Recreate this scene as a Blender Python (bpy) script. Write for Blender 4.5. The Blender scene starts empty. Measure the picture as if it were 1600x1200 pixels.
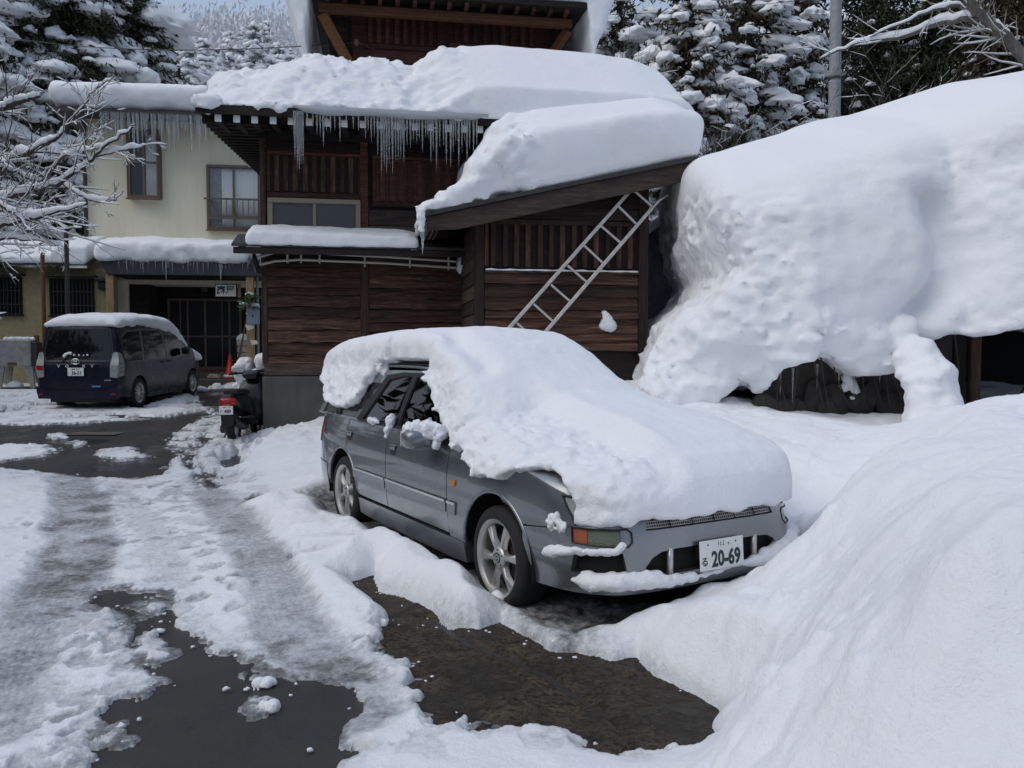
import bpy, bmesh, math, random
import numpy as np
from mathutils import Vector, Matrix
from mathutils.geometry import delaunay_2d_cdt
R = math.radians
rnd = random.Random(7)
nrg = np.random.default_rng(11)
SC = bpy.context.scene
COL = SC.collection

# ------------------------------------------------------------------ camera, sky, sun, exposure
F_PX, PITCH, CAM_H = 1290.0, 0.0436, 1.6          # focal length in photo pixels (1600 wide)
cam_d = bpy.data.cameras.new('camera')
cam_d.sensor_width = 36.0
cam_d.lens = F_PX / 1600.0 * 36.0
cam_d.clip_start = 0.05
cam_d.clip_end = 2000.0
cam = bpy.data.objects.new('camera', cam_d)
COL.objects.link(cam)
cam.location = (0, 0, CAM_H)
cam.rotation_euler = (math.pi / 2 - PITCH, 0, 0)
SC.camera = cam

SUN_EL, SUN_AZ = 50.0, -120.0     # azimuth: clockwise from +Y (view direction)
world = bpy.data.worlds.new('World')
SC.world = world
world.use_nodes = True
wn = world.node_tree.nodes
wl = world.node_tree.links
wn.clear()
w_out = wn.new('ShaderNodeOutputWorld')
w_bg = wn.new('ShaderNodeBackground')
w_sky = wn.new('ShaderNodeTexSky')
w_sky.sky_type = 'NISHITA'
w_sky.sun_disc = False
w_sky.sun_elevation = R(SUN_EL)
w_sky.sun_rotation = R(SUN_AZ)
w_sky.altitude = 300
w_sky.air_density = 1.0
w_sky.dust_density = 3.5
w_sky.ozone_density = 1.6
w_bg.inputs['Strength'].default_value = 0.10
w_mix = wn.new('ShaderNodeMix')                  # thin even cloud veil over the clear sky
w_mix.data_type = 'RGBA'
w_mix.inputs[0].default_value = 0.55
w_mix.inputs[7].default_value = (5.7, 6.9, 8.9, 1)
wl.new(w_sky.outputs[0], w_mix.inputs[6])
wl.new(w_mix.outputs[2], w_bg.inputs['Color'])
wl.new(w_bg.outputs[0], w_out.inputs['Surface'])

sun_d = bpy.data.lights.new('sun', 'SUN')
sun_d.energy = 1.05
sun_d.angle = R(55)
sun_d.color = (1.0, 0.95, 0.88)
sun = bpy.data.objects.new('sun', sun_d)
COL.objects.link(sun)
sd = Vector((math.sin(R(SUN_AZ)) * math.cos(R(SUN_EL)), math.cos(R(SUN_AZ)) * math.cos(R(SUN_EL)), math.sin(R(SUN_EL))))
sun.rotation_euler = sd.to_track_quat('Z', 'Y').to_euler()
sun.location = sd * 50

SC.view_settings.view_transform = 'Standard'
SC.view_settings.look = 'None'
SC.view_settings.exposure = -0.02
SC.view_settings.gamma = 1.0
SC.view_settings.use_curve_mapping = False
SC.cycles.max_bounces = 8
SC.cycles.transparent_max_bounces = 12

# ------------------------------------------------------------------ places: photo pixel -> point at a real distance
cP, sP = math.cos(PITCH), math.sin(PITCH)
CAM = np.array([0, 0, CAM_H])

def ray(px, py):
    a = (px - 800) / F_PX
    b = -(py - 600) / F_PX
    return np.array([a, cP + b * sP, -sP + b * cP])

def P(px, py, Y):
    d = ray(px, py)
    return Vector(CAM + d * (Y / d[1]))

def gz(x, y):
    s = y - 9.0
    return 0.037 * 0.5 * (s + np.sqrt(s * s + 4.0))

def G(px, py, h=0.0):
    d = ray(px, py)
    Y = 8.0
    for _ in range(40):
        zt = gz(0, Y) + h
        t = (zt - CAM_H) / d[2]
        Y = 0.5 * Y + 0.5 * max(0.5, min(60, t * d[1]))
    p = CAM + d * (Y / d[1])
    return Vector((p[0], p[1], float(gz(p[0], p[1])) + h))

class Frame:
    """A building's own axes: x along its front, y into it, z up."""
    def __init__(s, o, yaw):
        s.o = Vector(o)
        s.yaw = yaw
        s.a = np.array([math.cos(yaw), math.sin(yaw), 0])
        s.b = np.array([-math.sin(yaw), math.cos(yaw), 0])
    def at(s, px, py, yl):                     # where the view line meets the plane y = yl
        d = ray(px, py)
        c = CAM - np.array(s.o)
        t = (yl - c @ s.b) / (d @ s.b)
        q = c + t * d
        return float(q @ s.a), float(q[2])
    def x(s, px, yl, py=400):
        return s.at(px, py, yl)[0]
    def side(s, px, py, xl):                   # meets the plane x = xl
        d = ray(px, py)
        c = CAM - np.array(s.o)
        t = (xl - c @ s.a) / (d @ s.a)
        q = c + t * d
        return float(q @ s.b), float(q[2])
    def w(s, x, y, z):
        q = np.array(s.o) + s.a * x + s.b * y
        return Vector((q[0], q[1], s.o.z + z))

# ------------------------------------------------------------------ noise
_T = nrg.random((32, 32, 32)).astype(np.float32).ravel()

def vn(x, y, z):
    x = np.asarray(x, np.float32); y = np.asarray(y, np.float32); z = np.asarray(z, np.float32)
    x, y, z = np.broadcast_arrays(x, y, z)
    xi = np.floor(x); yi = np.floor(y); zi = np.floor(z)
    fx = x - xi; fy = y - yi; fz = z - zi
    fx = fx * fx * (3 - 2 * fx); fy = fy * fy * (3 - 2 * fy); fz = fz * fz * (3 - 2 * fz)
    xi = xi.astype(np.int32) & 31; yi = yi.astype(np.int32) & 31; zi = zi.astype(np.int32) & 31
    x1 = (xi + 1) & 31; y1 = (yi + 1) & 31; z1 = (zi + 1) & 31
    g = lambda a, b, c: _T[(a * 32 + b) * 32 + c]
    c00 = g(xi, yi, zi) * (1 - fx) + g(x1, yi, zi) * fx
    c10 = g(xi, y1, zi) * (1 - fx) + g(x1, y1, zi) * fx
    c01 = g(xi, yi, z1) * (1 - fx) + g(x1, yi, z1) * fx
    c11 = g(xi, y1, z1) * (1 - fx) + g(x1, y1, z1) * fx
    return (c00 * (1 - fy) + c10 * fy) * (1 - fz) + (c01 * (1 - fy) + c11 * fy) * fz - 0.5

def fbm(x, y, z, f=1.0, o=3, gain=0.5):
    s = 0; a = 1.0
    for i in range(o):
        s = s + a * vn(x * f + 7.3 * i, y * f + 3.1 * i, z * f + 5.7 * i)
        f *= 2.03; a *= gain
    return s

def sstep(e0, e1, x):
    t = np.clip((x - e0) / (e1 - e0), 0, 1)
    return t * t * (3 - 2 * t)

def smax(a, b, k):
    h = np.clip(0.5 - 0.5 * (b - a) / k, 0, 1)
    return b * (1 - h) + a * h + k * h * (1 - h)

def smin(a, b, k):
    return -smax(-a, -b, k)

def sdpoly(pts, X, Y):
    """signed distance to a polygon, positive inside"""
    X = np.asarray(X, np.float32); Y = np.asarray(Y, np.float32)
    d = np.full(X.shape, 1e9, np.float32)
    ins = np.zeros(X.shape, bool)
    n = len(pts)
    for i in range(n):
        x0, y0 = pts[i]; x1, y1 = pts[(i + 1) % n]
        ex, ey = x1 - x0, y1 - y0
        L = ex * ex + ey * ey + 1e-12
        t = np.clip(((X - x0) * ex + (Y - y0) * ey) / L, 0, 1)
        d = np.minimum(d, (X - x0 - t * ex) ** 2 + (Y - y0 - t * ey) ** 2)
        if y0 != y1:
            c = ((y0 > Y) != (y1 > Y)) & (X < (x1 - x0) * (Y - y0) / (y1 - y0) + x0)
            ins ^= c
    d = np.sqrt(d)
    return np.where(ins, d, -d)

def dline(pts, X, Y):
    d = np.full(np.shape(X), 1e9, np.float32)
    for (x0, y0), (x1, y1) in zip(pts[:-1], pts[1:]):
        ex, ey = x1 - x0, y1 - y0
        t = np.clip(((X - x0) * ex + (Y - y0) * ey) / (ex * ex + ey * ey + 1e-12), 0, 1)
        d = np.minimum(d, (X - x0 - t * ex) ** 2 + (Y - y0 - t * ey) ** 2)
    return np.sqrt(d)

# ------------------------------------------------------------------ mesh helpers
def tag(o, label=None, cat=None, group=None, kind=None):
    if label: o['label'] = label
    if cat: o['category'] = cat
    if group: o['group'] = group
    if kind: o['kind'] = kind
    return o

def link(name, me, mat=None, parent=None):
    o = bpy.data.objects.new(name, me)
    COL.objects.link(o)
    if mat is not None and len(me.materials) == 0:
        me.materials.append(mat)
    if parent is not None:
        o.parent = parent
    return o

def fin(me, smooth):
    if smooth is True:
        me.shade_smooth()
    elif smooth:
        me.shade_smooth()
        me.set_sharp_from_angle(angle=R(smooth))

def mk(name, verts, faces, mat, parent=None, smooth=False):
    me = bpy.data.meshes.new(name)
    me.from_pydata([tuple(map(float, v)) for v in verts], [], faces)
    me.validate()
    fin(me, smooth)
    return link(name, me, mat, parent)

def mk_np(name, V, Fq, mat, parent=None, smooth=True):
    """fast mesh from numpy: Fq (n,3) or (n,4)"""
    me = bpy.data.meshes.new(name)
    V = np.ascontiguousarray(V, np.float32); Fq = np.ascontiguousarray(Fq, np.int32)
    k = Fq.shape[1]
    me.vertices.add(len(V)); me.vertices.foreach_set('co', V.ravel())
    me.loops.add(Fq.size); me.loops.foreach_set('vertex_index', Fq.ravel())
    me.polygons.add(len(Fq)); me.polygons.foreach_set('loop_start', np.arange(0, Fq.size, k, dtype=np.int32))
    me.polygons.foreach_set('use_smooth', np.full(len(Fq), bool(smooth)))
    me.update(calc_edges=True)
    return link(name, me, mat, parent)

def empty(name, loc=(0, 0, 0), rz=0, label=None, cat=None, group=None):
    o = bpy.data.objects.new(name, None)
    COL.objects.link(o)
    o.location = loc
    o.rotation_euler = (0, 0, rz)
    o.empty_display_size = 0.2
    return tag(o, label, cat, group)

class MB:
    def __init__(s):
        s.v = []; s.f = []
    def add(s, vs, fs):
        k = len(s.v)
        s.v += [Vector(v) for v in vs]
        s.f += [[i + k for i in f] for f in fs]
        return s
    def box(s, x0, x1, y0, y1, z0, z1, M=None):
        vs = [Vector((x, y, z)) for z in (z0, z1) for y in (y0, y1) for x in (x0, x1)]
        if M is not None: vs = [M @ v for v in vs]
        return s.add(vs, [(0, 2, 3, 1), (4, 5, 7, 6), (0, 1, 5, 4), (2, 6, 7, 3), (0, 4, 6, 2), (1, 3, 7, 5)])
    def bar(s, p, q, w, h, up=(0, 0, 1)):
        """rectangular bar from p to q, w across and h in the 'up' direction"""
        p, q = Vector(p), Vector(q)
        d = (q - p)
        L = d.length
        d.normalize()
        u = Vector(up)
        sde = d.cross(u)
        if sde.length < 1e-5: sde = d.cross(Vector((1, 0, 0)))
        sde.normalize()
        u = sde.cross(d).normalized()
        vs = []
        for e in (p, q):
            for (a, b) in ((-1, -1), (1, -1), (1, 1), (-1, 1)):
                vs.append(e + sde * (a * w / 2) + u * (b * h / 2))
        return s.add(vs, [(0, 1, 2, 3), (7, 6, 5, 4), (0, 4, 5, 1), (1, 5, 6, 2), (2, 6, 7, 3), (3, 7, 4, 0)])
    def tube(s, pts, r, n=8, caps=True):
        pts = [Vector(p) for p in pts]
        rs = r if hasattr(r, '__len__') else [r] * len(pts)
        k = len(s.v)
        prev = None
        for i, p in enumerate(pts):
            d = (pts[min(i + 1, len(pts) - 1)] - pts[max(i - 1, 0)]).normalized()
            if prev is None:
                u = d.cross(Vector((0, 0, 1)))
                if u.length < 1e-4: u = d.cross(Vector((1, 0, 0)))
            else:
                u = prev - d * prev.dot(d)
            u.normalize(); prev = u
            w = d.cross(u)
            for j in range(n):
                a = 2 * math.pi * j / n
                s.v.append(p + (u * math.cos(a) + w * math.sin(a)) * rs[i])
        for i in range(len(pts) - 1):
            for j in range(n):
                a = k + i * n + j; b = k + i * n + (j + 1) % n
                s.f.append([a, b, b + n, a + n])
        if caps:
            s.f.append([k + j for j in range(n)][::-1])
            s.f.append([k + (len(pts) - 1) * n + j for j in range(n)])
        return s
    def lathe(s, prof, n=24, M=None, close=False):
        """prof: (r, z) pairs, turned about z"""
        k = len(s.v)
        for (r_, z_) in prof:
            for j in range(n):
                a = 2 * math.pi * j / n
                v = Vector((r_ * math.cos(a), r_ * math.sin(a), z_))
                s.v.append(M @ v if M is not None else v)
        m = len(prof)
        for i in range(m - 1 + (1 if close else 0)):
            for j in range(n):
                a = k + i * n + j; b = k + i * n + (j + 1) % n
                i2 = (i + 1) % m
                c = k + i2 * n + (j + 1) % n; d = k + i2 * n + j
                s.f.append([a, b, c, d])
        if not close:
            if prof[0][0] > 1e-6: s.f.append([k + j for j in range(n)][::-1])
            if prof[-1][0] > 1e-6: s.f.append([k + (m - 1) * n + j for j in range(n)])
        return s
    def prism(s, poly, d0, d1, M=None):
        """poly in (x, z); extruded along y from d0 to d1"""
        n = len(poly)
        vs = [Vector((x, d0, z)) for x, z in poly] + [Vector((x, d1, z)) for x, z in poly]
        if M is not None: vs = [M @ v for v in vs]
        fs = [list(range(n)), list(range(2 * n - 1, n - 1, -1))]
        for i in range(n):
            j = (i + 1) % n
            fs.append([i, i + n, j + n, j])
        return s.add(vs, fs)
    def build(s, name, mat, parent=None, smooth=False, bevel=0, seg=1):
        me = bpy.data.meshes.new(name)
        me.from_pydata([tuple(v) for v in s.v], [], s.f)
        bm = bmesh.new(); bm.from_mesh(me)
        bmesh.ops.remove_doubles(bm, verts=bm.verts, dist=1e-6)
        bmesh.ops.recalc_face_normals(bm, faces=bm.faces)
        bm.to_mesh(me); bm.free()
        fin(me, smooth)
        o = link(name, me, mat, parent)
        if bevel:
            m = o.modifiers.new('bevel', 'BEVEL'); m.width = bevel; m.segments = seg; m.limit_method = 'ANGLE'; m.angle_limit = R(40)
        return o

def dup(o, parent=None, loc=None, rot=None, scale=None, name=None):
    c = o.copy(); COL.objects.link(c)
    c.parent = parent
    if loc is not None: c.location = loc
    if rot is not None: c.rotation_euler = rot
    if scale is not None: c.scale = scale
    if name: c.name = name
    return c

def text_obj(name, body, size, mat, parent, M, align='CENTER', extrude=0.001, sx=1.0, bold=0.0):
    cu = bpy.data.curves.new(name, 'FONT')
    cu.body = body; cu.size = size; cu.align_x = align; cu.align_y = 'CENTER'
    cu.extrude = extrude; cu.resolution_u = 3; cu.offset = bold
    t = bpy.data.objects.new(name, cu); COL.objects.link(t)
    dg = bpy.context.evaluated_depsgraph_get()
    me = bpy.data.meshes.new_from_object(t.evaluated_get(dg))
    bpy.data.objects.remove(t); bpy.data.curves.remove(cu)
    me.transform(M @ Matrix.Diagonal((sx, 1, 1, 1)))
    me.name = name
    me.materials.clear()
    return link(name, me, mat, parent)

# surface nets: closed smooth mesh from a sampled distance field (negative = inside)
def nets(D, lo, h):
    nx, ny, nz = D.shape
    S = D < 0
    cs = (nx - 1, ny - 1, nz - 1)
    acc = np.zeros(cs + (3,), np.float32); cnt = np.zeros(cs, np.float32)
    cor = [(i, j, k) for i in (0, 1) for j in (0, 1) for k in (0, 1)]
    sl = lambda A, c: A[c[0]:c[0] + cs[0], c[1]:c[1] + cs[1], c[2]:c[2] + cs[2]]
    for a in cor:
        for ax in range(3):
            if a[ax]: continue
            b = list(a); b[ax] = 1; b = tuple(b)
            da, db = sl(D, a), sl(D, b)
            x = (sl(S, a) != sl(S, b))
            idx = np.nonzero(x)
            t = da[idx] / (da[idx] - db[idx])
            for q in range(3):
                acc[idx + (np.full(len(t), q),)] += a[q] + (t if q == ax else 0)
            cnt[idx] += 1
    act = cnt > 0
    num = np.full(cs, -1, np.int64)
    num[act] = np.arange(act.sum())
    ijk = np.argwhere(act)
    V = (acc[act] / cnt[act][:, None] + ijk) * h + np.array(lo)
    Fs = []
    for ax in range(3):
        u, v = [(1, 2), (2, 0), (0, 1)][ax]
        s0 = [slice(1, n - 1) for n in (nx, ny, nz)]
        s0[ax] = slice(0, (nx, ny, nz)[ax] - 1)
        s1 = list(s0); s1[ax] = slice(1, (nx, ny, nz)[ax])
        A, B = S[tuple(s0)], S[tuple(s1)]
        base = np.array([1, 1, 1]); base[ax] = 0
        for flip in (0, 1):
            e = np.argwhere((A & ~B) if not flip else (~A & B)) + base
            if len(e) == 0: continue
            def cell(du, dv):
                c = e.copy(); c[:, u] -= du; c[:, v] -= dv
                return num[c[:, 0], c[:, 1], c[:, 2]]
            q = np.stack([cell(1, 1), cell(0, 1), cell(0, 0), cell(1, 0)], 1)
            if flip: q = q[:, ::-1]
            Fs.append(q)
    return V, np.concatenate(Fs)

def grid3(lo, hi, h):
    ax = [np.arange(l, u + h, h, dtype=np.float32) for l, u in zip(lo, hi)]
    return np.meshgrid(*ax, indexing='ij')

def snow_body(name, sdf, lo, hi, h, mat, disp=None, band=0.3, frame=None, label=None, cat='snow', parent=None, relax=1):
    X, Y, Z = grid3(lo, hi, h)
    D = sdf(X, Y, Z).astype(np.float32)
    if disp is not None:
        m = np.abs(D) < band
        D[m] += disp(X[m], Y[m], Z[m]).astype(np.float32)
    for a in range(3):                       # keep the mesh closed at the box sides
        s = [slice(None)] * 3
        for e in (0, -1):
            s[a] = e; D[tuple(s)] = np.maximum(D[tuple(s)], h * 0.5)
    V, Q = nets(D, lo, h)
    o = mk_np(name, V, Q, mat, parent)
    if frame is not None:
        o.location = frame.o; o.rotation_euler = (0, 0, frame.yaw)
    if label: tag(o, label, cat)
    return o
def ico(sub):
    bm = bmesh.new(); bmesh.ops.create_icosphere(bm, subdivisions=sub, radius=1.0)
    V = np.array([v.co[:] for v in bm.verts], np.float32); Fq = np.array([[v.index for v in f.verts] for f in bm.faces], np.int32)
    bm.free(); return V, Fq
ICO2, ICO3 = ico(2), ico(3)

# ------------------------------------------------------------------ materials
class NT:
    def __init__(s, name):
        s.m = bpy.data.materials.new(name)
        s.m.use_nodes = True
        s.t = s.m.node_tree
        s.b = s.t.nodes['Principled BSDF']
        s.out = s.t.nodes['Material Output']
    def n(s, t, **kw):
        q = s.t.nodes.new(t)
        for k, v in kw.items():
            if k in q.inputs.keys() if hasattr(q.inputs, 'keys') else False:
                q.inputs[k].default_value = v
            else:
                setattr(q, k, v)
        return q
    def l(s, a, b): s.t.links.new(a, b)
    def coord(s, kind='Object', scale=(1, 1, 1), rot=(0, 0, 0), rand=False):
        c = s.n('ShaderNodeTexCoord')
        m = s.n('ShaderNodeMapping')
        m.inputs['Scale'].default_value = scale
        m.inputs['Rotation'].default_value = rot
        s.l(c.outputs[kind], m.inputs['Vector'])
        if rand:
            oi = s.n('ShaderNodeObjectInfo')
            mu = s.n('ShaderNodeVectorMath'); mu.operation = 'SCALE'
            mu.inputs[0].default_value = (37.0, 19.0, 53.0)
            s.l(oi.outputs['Random'], mu.inputs['Scale'])
            s.l(mu.outputs[0], m.inputs['Location'])
        return m.outputs[0]
    def noise(s, vec, scale, detail=4, rough=0.55, dist=0.0):
        q = s.n('ShaderNodeTexNoise')
        q.inputs['Scale'].default_value = scale; q.inputs['Detail'].default_value = detail
        q.inputs['Roughness'].default_value = rough; q.inputs['Distortion'].default_value = dist
        if vec is not None: s.l(vec, q.inputs['Vector'])
        return q.outputs[0]
    def ramp(s, fac, stops):
        q = s.n('ShaderNodeValToRGB')
        e = q.color_ramp.elements
        while len(e) < len(stops): e.new(0.5)
        for el, (p, c) in zip(e, stops):
            el.position = p
            el.color = (c, c, c, 1) if not hasattr(c, '__len__') else (*c, 1)
        s.l(fac, q.inputs['Fac'])
        return q.outputs[0]
    def mix(s, fac, a, b, mode='MIX'):
        q = s.n('ShaderNodeMix'); q.data_type = 'RGBA'; q.blend_type = mode
        for v, i in ((a, 6), (b, 7)):
            if isinstance(v, tuple): q.inputs[i].default_value = (*v, 1)
            else: s.l(v, q.inputs[i])
        if isinstance(fac, (int, float)): q.inputs[0].default_value = fac
        else: s.l(fac, q.inputs[0])
        return q.outputs[2]
    def bump(s, h, strength, dist, normal=None):
        q = s.n('ShaderNodeBump')
        q.inputs['Strength'].default_value = strength; q.inputs['Distance'].default_value = dist
        s.l(h, q.inputs['Height'])
        if normal is not None: s.l(normal, q.inputs['Normal'])
        return q.outputs[0]
    def set(s, **kw):
        for k, v in kw.items():
            i = s.b.inputs[{'col': 'Base Color', 'rough': 'Roughness', 'metal': 'Metallic', 'spec': 'Specular IOR Level',
                            'trans': 'Transmission Weight', 'ior': 'IOR', 'coat': 'Coat Weight', 'coatr': 'Coat Roughness', 'nrm': 'Normal',
                            'alpha': 'Alpha', 'em': 'Emission Color', 'ems': 'Emission Strength', 'sss': 'Subsurface Weight', 'sssc': 'Subsurface Radius', 'ssss': 'Subsurface Scale'}[k]]
            if isinstance(v, (int, float)): i.default_value = v
            elif isinstance(v, tuple): i.default_value = (*v, 1) if len(v) == 3 and i.type == 'RGBA' else v
            else: s.l(v, i)
        return s.m

def plain(name, col, rough=0.6, metal=0.0, var=0.0, bump=0.0, bscale=60, **kw):
    t = NT(name)
    c = t.coord('Object')
    if var:
        n = t.noise(c, 9.0, 5)
        t.set(col=t.mix(t.ramp(n, [(0.3, 0.0), (0.7, 1.0)]), tuple(v * (1 - var) for v in col), tuple(min(1, v * (1 + var)) for v in col)))
    else: t.set(col=col)
    if bump: t.set(nrm=t.bump(t.noise(c, bscale, 5), bump, 0.01))
    t.set(rough=rough, metal=metal, **kw)
    return t.m

def snow_mat(name, fine=1.0, scale=1.0, slush=False, col=(0.86, 0.875, 0.90)):
    t = NT(name)
    c = t.coord('Object')
    n1 = t.noise(c, 9.0 * scale, 6, 0.6)
    n2 = t.noise(c, 70.0 * scale, 5, 0.65)
    n3 = t.noise(c, 330.0 * scale, 2, 0.5)
    b = t.bump(n1, 0.45 * fine, 0.03 / scale)
    b = t.bump(n2, 0.60 * fine, 0.010 / scale, b)
    b = t.bump(n3, 0.45 * fine, 0.002 / scale, b)
    base = t.mix(n1, tuple(v * 0.96 for v in col), col)
    if slush:
        a = t.n('ShaderNodeAttribute'); a.attribute_name = 'slush'
        n4 = t.noise(c, 6.0, 6, 0.65)
        ice = t.mix(t.ramp(n4, [(0.3, 0.0), (0.7, 1.0)]), (0.15, 0.155, 0.16), (0.40, 0.42, 0.44))
        a2 = t.n('ShaderNodeAttribute'); a2.attribute_name = 'dirt'
        n5 = t.noise(c, 22.0, 7, 0.68)
        sp_ = t.n('ShaderNodeMath'); sp_.operation = 'MULTIPLY_ADD'; sp_.inputs[1].default_value = 1.5; sp_.inputs[2].default_value = -0.75
        t.l(n5, sp_.inputs[0])
        gt = t.n('ShaderNodeMapRange'); gt.inputs['From Min'].default_value = 0.04; gt.inputs['From Max'].default_value = 0.30     # clean snow stays clean
        t.l(a.outputs['Fac'], gt.inputs['Value'])
        mm = t.n('ShaderNodeMath'); mm.operation = 'MULTIPLY_ADD'; mm.use_clamp = True
        t.l(sp_.outputs[0], mm.inputs[0]); t.l(gt.outputs[0], mm.inputs[1]); t.l(a.outputs['Fac'], mm.inputs[2])
        base = t.mix(mm.outputs[0], base, ice)
        md = t.n('ShaderNodeMath'); md.operation = 'MULTIPLY_ADD'; md.use_clamp = True
        gd = t.n('ShaderNodeMapRange'); gd.inputs['From Min'].default_value = 0.05; gd.inputs['From Max'].default_value = 0.3
        t.l(a2.outputs['Fac'], gd.inputs['Value'])
        t.l(sp_.outputs[0], md.inputs[0]); t.l(gd.outputs[0], md.inputs[1]); t.l(a2.outputs['Fac'], md.inputs[2])
        base = t.mix(md.outputs[0], base, (0.055, 0.052, 0.05))
        r = t.n('ShaderNodeMath'); r.operation = 'MULTIPLY_ADD'
        t.l(a.outputs['Fac'], r.inputs[0]); r.inputs[1].default_value = -0.35; r.inputs[2].default_value = 0.75
        t.set(rough=r.outputs[0])
    else:
        t.set(rough=0.72)
    t.set(col=base, nrm=b, spec=0.3)
    return t.m

def wood_mat(name, dark, light, rough=0.75, stretch=14.0, worn=0.5, axis=0, bump=0.5, unit=False):
    t = NT(name)
    sc = [stretch, stretch, stretch]; sc[axis] = 1.0
    if unit: sc = [2.2, 6.0, 3.4]          # boards are unit meshes scaled to length and height
    c = t.coord('Object', scale=tuple(sc), rand=True)
    n1 = t.noise(c, 1.6, 6, 0.65, 0.7)
    n2 = t.noise(c, 6.0, 4, 0.7, 0.3)
    c2 = t.coord('Object', scale=(1, 1, 1), rand=True)
    n3 = t.noise(c2, 1.4, 3, 0.6)
    f = t.ramp(n1, [(0.36, 0.0), (0.50, 0.25), (0.72, 1.0)])
    oi = t.n('ShaderNodeObjectInfo')
    col = t.mix(f, dark, light)
    col = t.mix(t.ramp(n2, [(0.30, 0.75), (0.55, 0.0)]), col, tuple(v * 0.35 for v in dark))
    col = t.mix(t.ramp(n3, [(0.45, 0.0), (0.75, worn)]), col, tuple(0.5 * v + 0.012 for v in light))
    hv = t.n('ShaderNodeHueSaturation')
    rm = t.n('ShaderNodeMapRange'); rm.inputs['To Min'].default_value = 0.45; rm.inputs['To Max'].default_value = 1.45
    t.l(oi.outputs['Random'], rm.inputs['Value']); t.l(rm.outputs[0], hv.inputs['Value'])
    t.l(col, hv.inputs['Color'])
    t.set(col=hv.outputs[0], rough=rough, spec=0.35, nrm=t.bump(n2, bump, 0.01, t.bump(n1, bump * 0.8, 0.02)))
    return t.m

def glass_mat(name, tint=(0.3, 0.33, 0.32), rough=0.02, refl=0.9):
    t = NT(name)
    tr = t.n('ShaderNodeBsdfTransparent'); tr.inputs['Color'].default_value = (*tint, 1)
    gl = t.n('ShaderNodeBsdfGlossy'); gl.inputs['Roughness'].default_value = rough
    lw = t.n('ShaderNodeFresnel'); lw.inputs['IOR'].default_value = 1.5
    ma = t.n('ShaderNodeMath'); ma.operation = 'MULTIPLY_ADD'; ma.inputs[1].default_value = refl; ma.inputs[2].default_value = 0.04 * refl
    t.l(lw.outputs[0], ma.inputs[0])
    mx = t.n('ShaderNodeMixShader')
    t.l(ma.outputs[0], mx.inputs[0]); t.l(tr.outputs[0], mx.inputs[1]); t.l(gl.outputs[0], mx.inputs[2])
    t.l(mx.outputs[0], t.out.inputs['Surface'])
    return t.m

M_ = {}
M_['snow'] = snow_mat('snow', 0.9)
M_['snow_rough'] = snow_mat('snow_rough', 1.25)
M_['snow_far'] = snow_mat('snow_far', 0.8, 0.35)
M_['snow_ground'] = snow_mat('snow_ground', 1.15, 1.0, slush=True)
M_['tree_snow'] = snow_mat('tree_snow', 0.8, 0.4, col=(0.85, 0.86, 0.875))

# wet asphalt
t = NT('asphalt'); c = t.coord('Object')
n1 = t.noise(c, 0.9, 6, 0.6); n2 = t.noise(c, 160, 3, 0.6); n3 = t.noise(c, 14, 5, 0.6)
col = t.mix(t.ramp(n1, [(0.35, 0.0), (0.7, 1.0)]), (0.026, 0.024, 0.024), (0.062, 0.056, 0.053))
col = t.mix(t.ramp(n2, [(0.62, 0.0), (0.75, 0.5)]), col, (0.085, 0.08, 0.075))
t.set(col=col, rough=t.ramp(n1, [(0.40, 0.10), (0.60, 0.55)]), spec=0.22, nrm=t.bump(n3, 0.15, 0.02, t.bump(n2, 0.8, 0.006)))
M_['asphalt'] = t.m
# brown wet rough concrete
t = NT('concrete_brown'); c = t.coord('Object')
n1 = t.noise(c, 2.2, 7, 0.65, 0.4); n2 = t.noise(c, 95, 5, 0.7); n3 = t.noise(c, 9, 8, 0.7, 0.6)
col = t.mix(t.ramp(n3, [(0.35, 0.0), (0.68, 1.0)]), (0.026, 0.019, 0.012), (0.135, 0.105, 0.068))
col = t.mix(t.ramp(n2, [(0.52, 0.0), (0.72, 0.8)]), col, (0.20, 0.17, 0.125))
col = t.mix(t.ramp(t.noise(c, 38, 4, 0.6), [(0.40, 0.85), (0.52, 0.0)]), col, (0.016, 0.012, 0.008))
col = t.mix(t.ramp(n1, [(0.35, 0.75), (0.55, 0.0)]), col, (0.026, 0.020, 0.014))
t.set(col=col, spec=0.3, rough=t.ramp(n1, [(0.35, 0.38), (0.6, 0.85)]), nrm=t.bump(n2, 0.9, 0.010, t.bump(n3, 1.0, 0.06)))
M_['concrete_brown'] = t.m
# grey stained concrete base
t = NT('concrete_base'); c = t.coord('Object'); cs = t.coord('Object', scale=(3, 3, 0.6))
n1 = t.noise(c, 1.8, 6, 0.6); n2 = t.noise(cs, 2.0, 5, 0.6)
col = t.mix(t.ramp(n1, [(0.3, 0.0), (0.7, 1.0)]), (0.062, 0.060, 0.052), (0.115, 0.112, 0.098))
col = t.mix(t.ramp(n2, [(0.4, 0.0), (0.7, 0.6)]), col, (0.05, 0.05, 0.042))
t.set(col=col, rough=0.8, nrm=t.bump(t.noise(c, 70, 4), 0.3, 0.005))
M_['concrete_base'] = t.m

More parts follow.
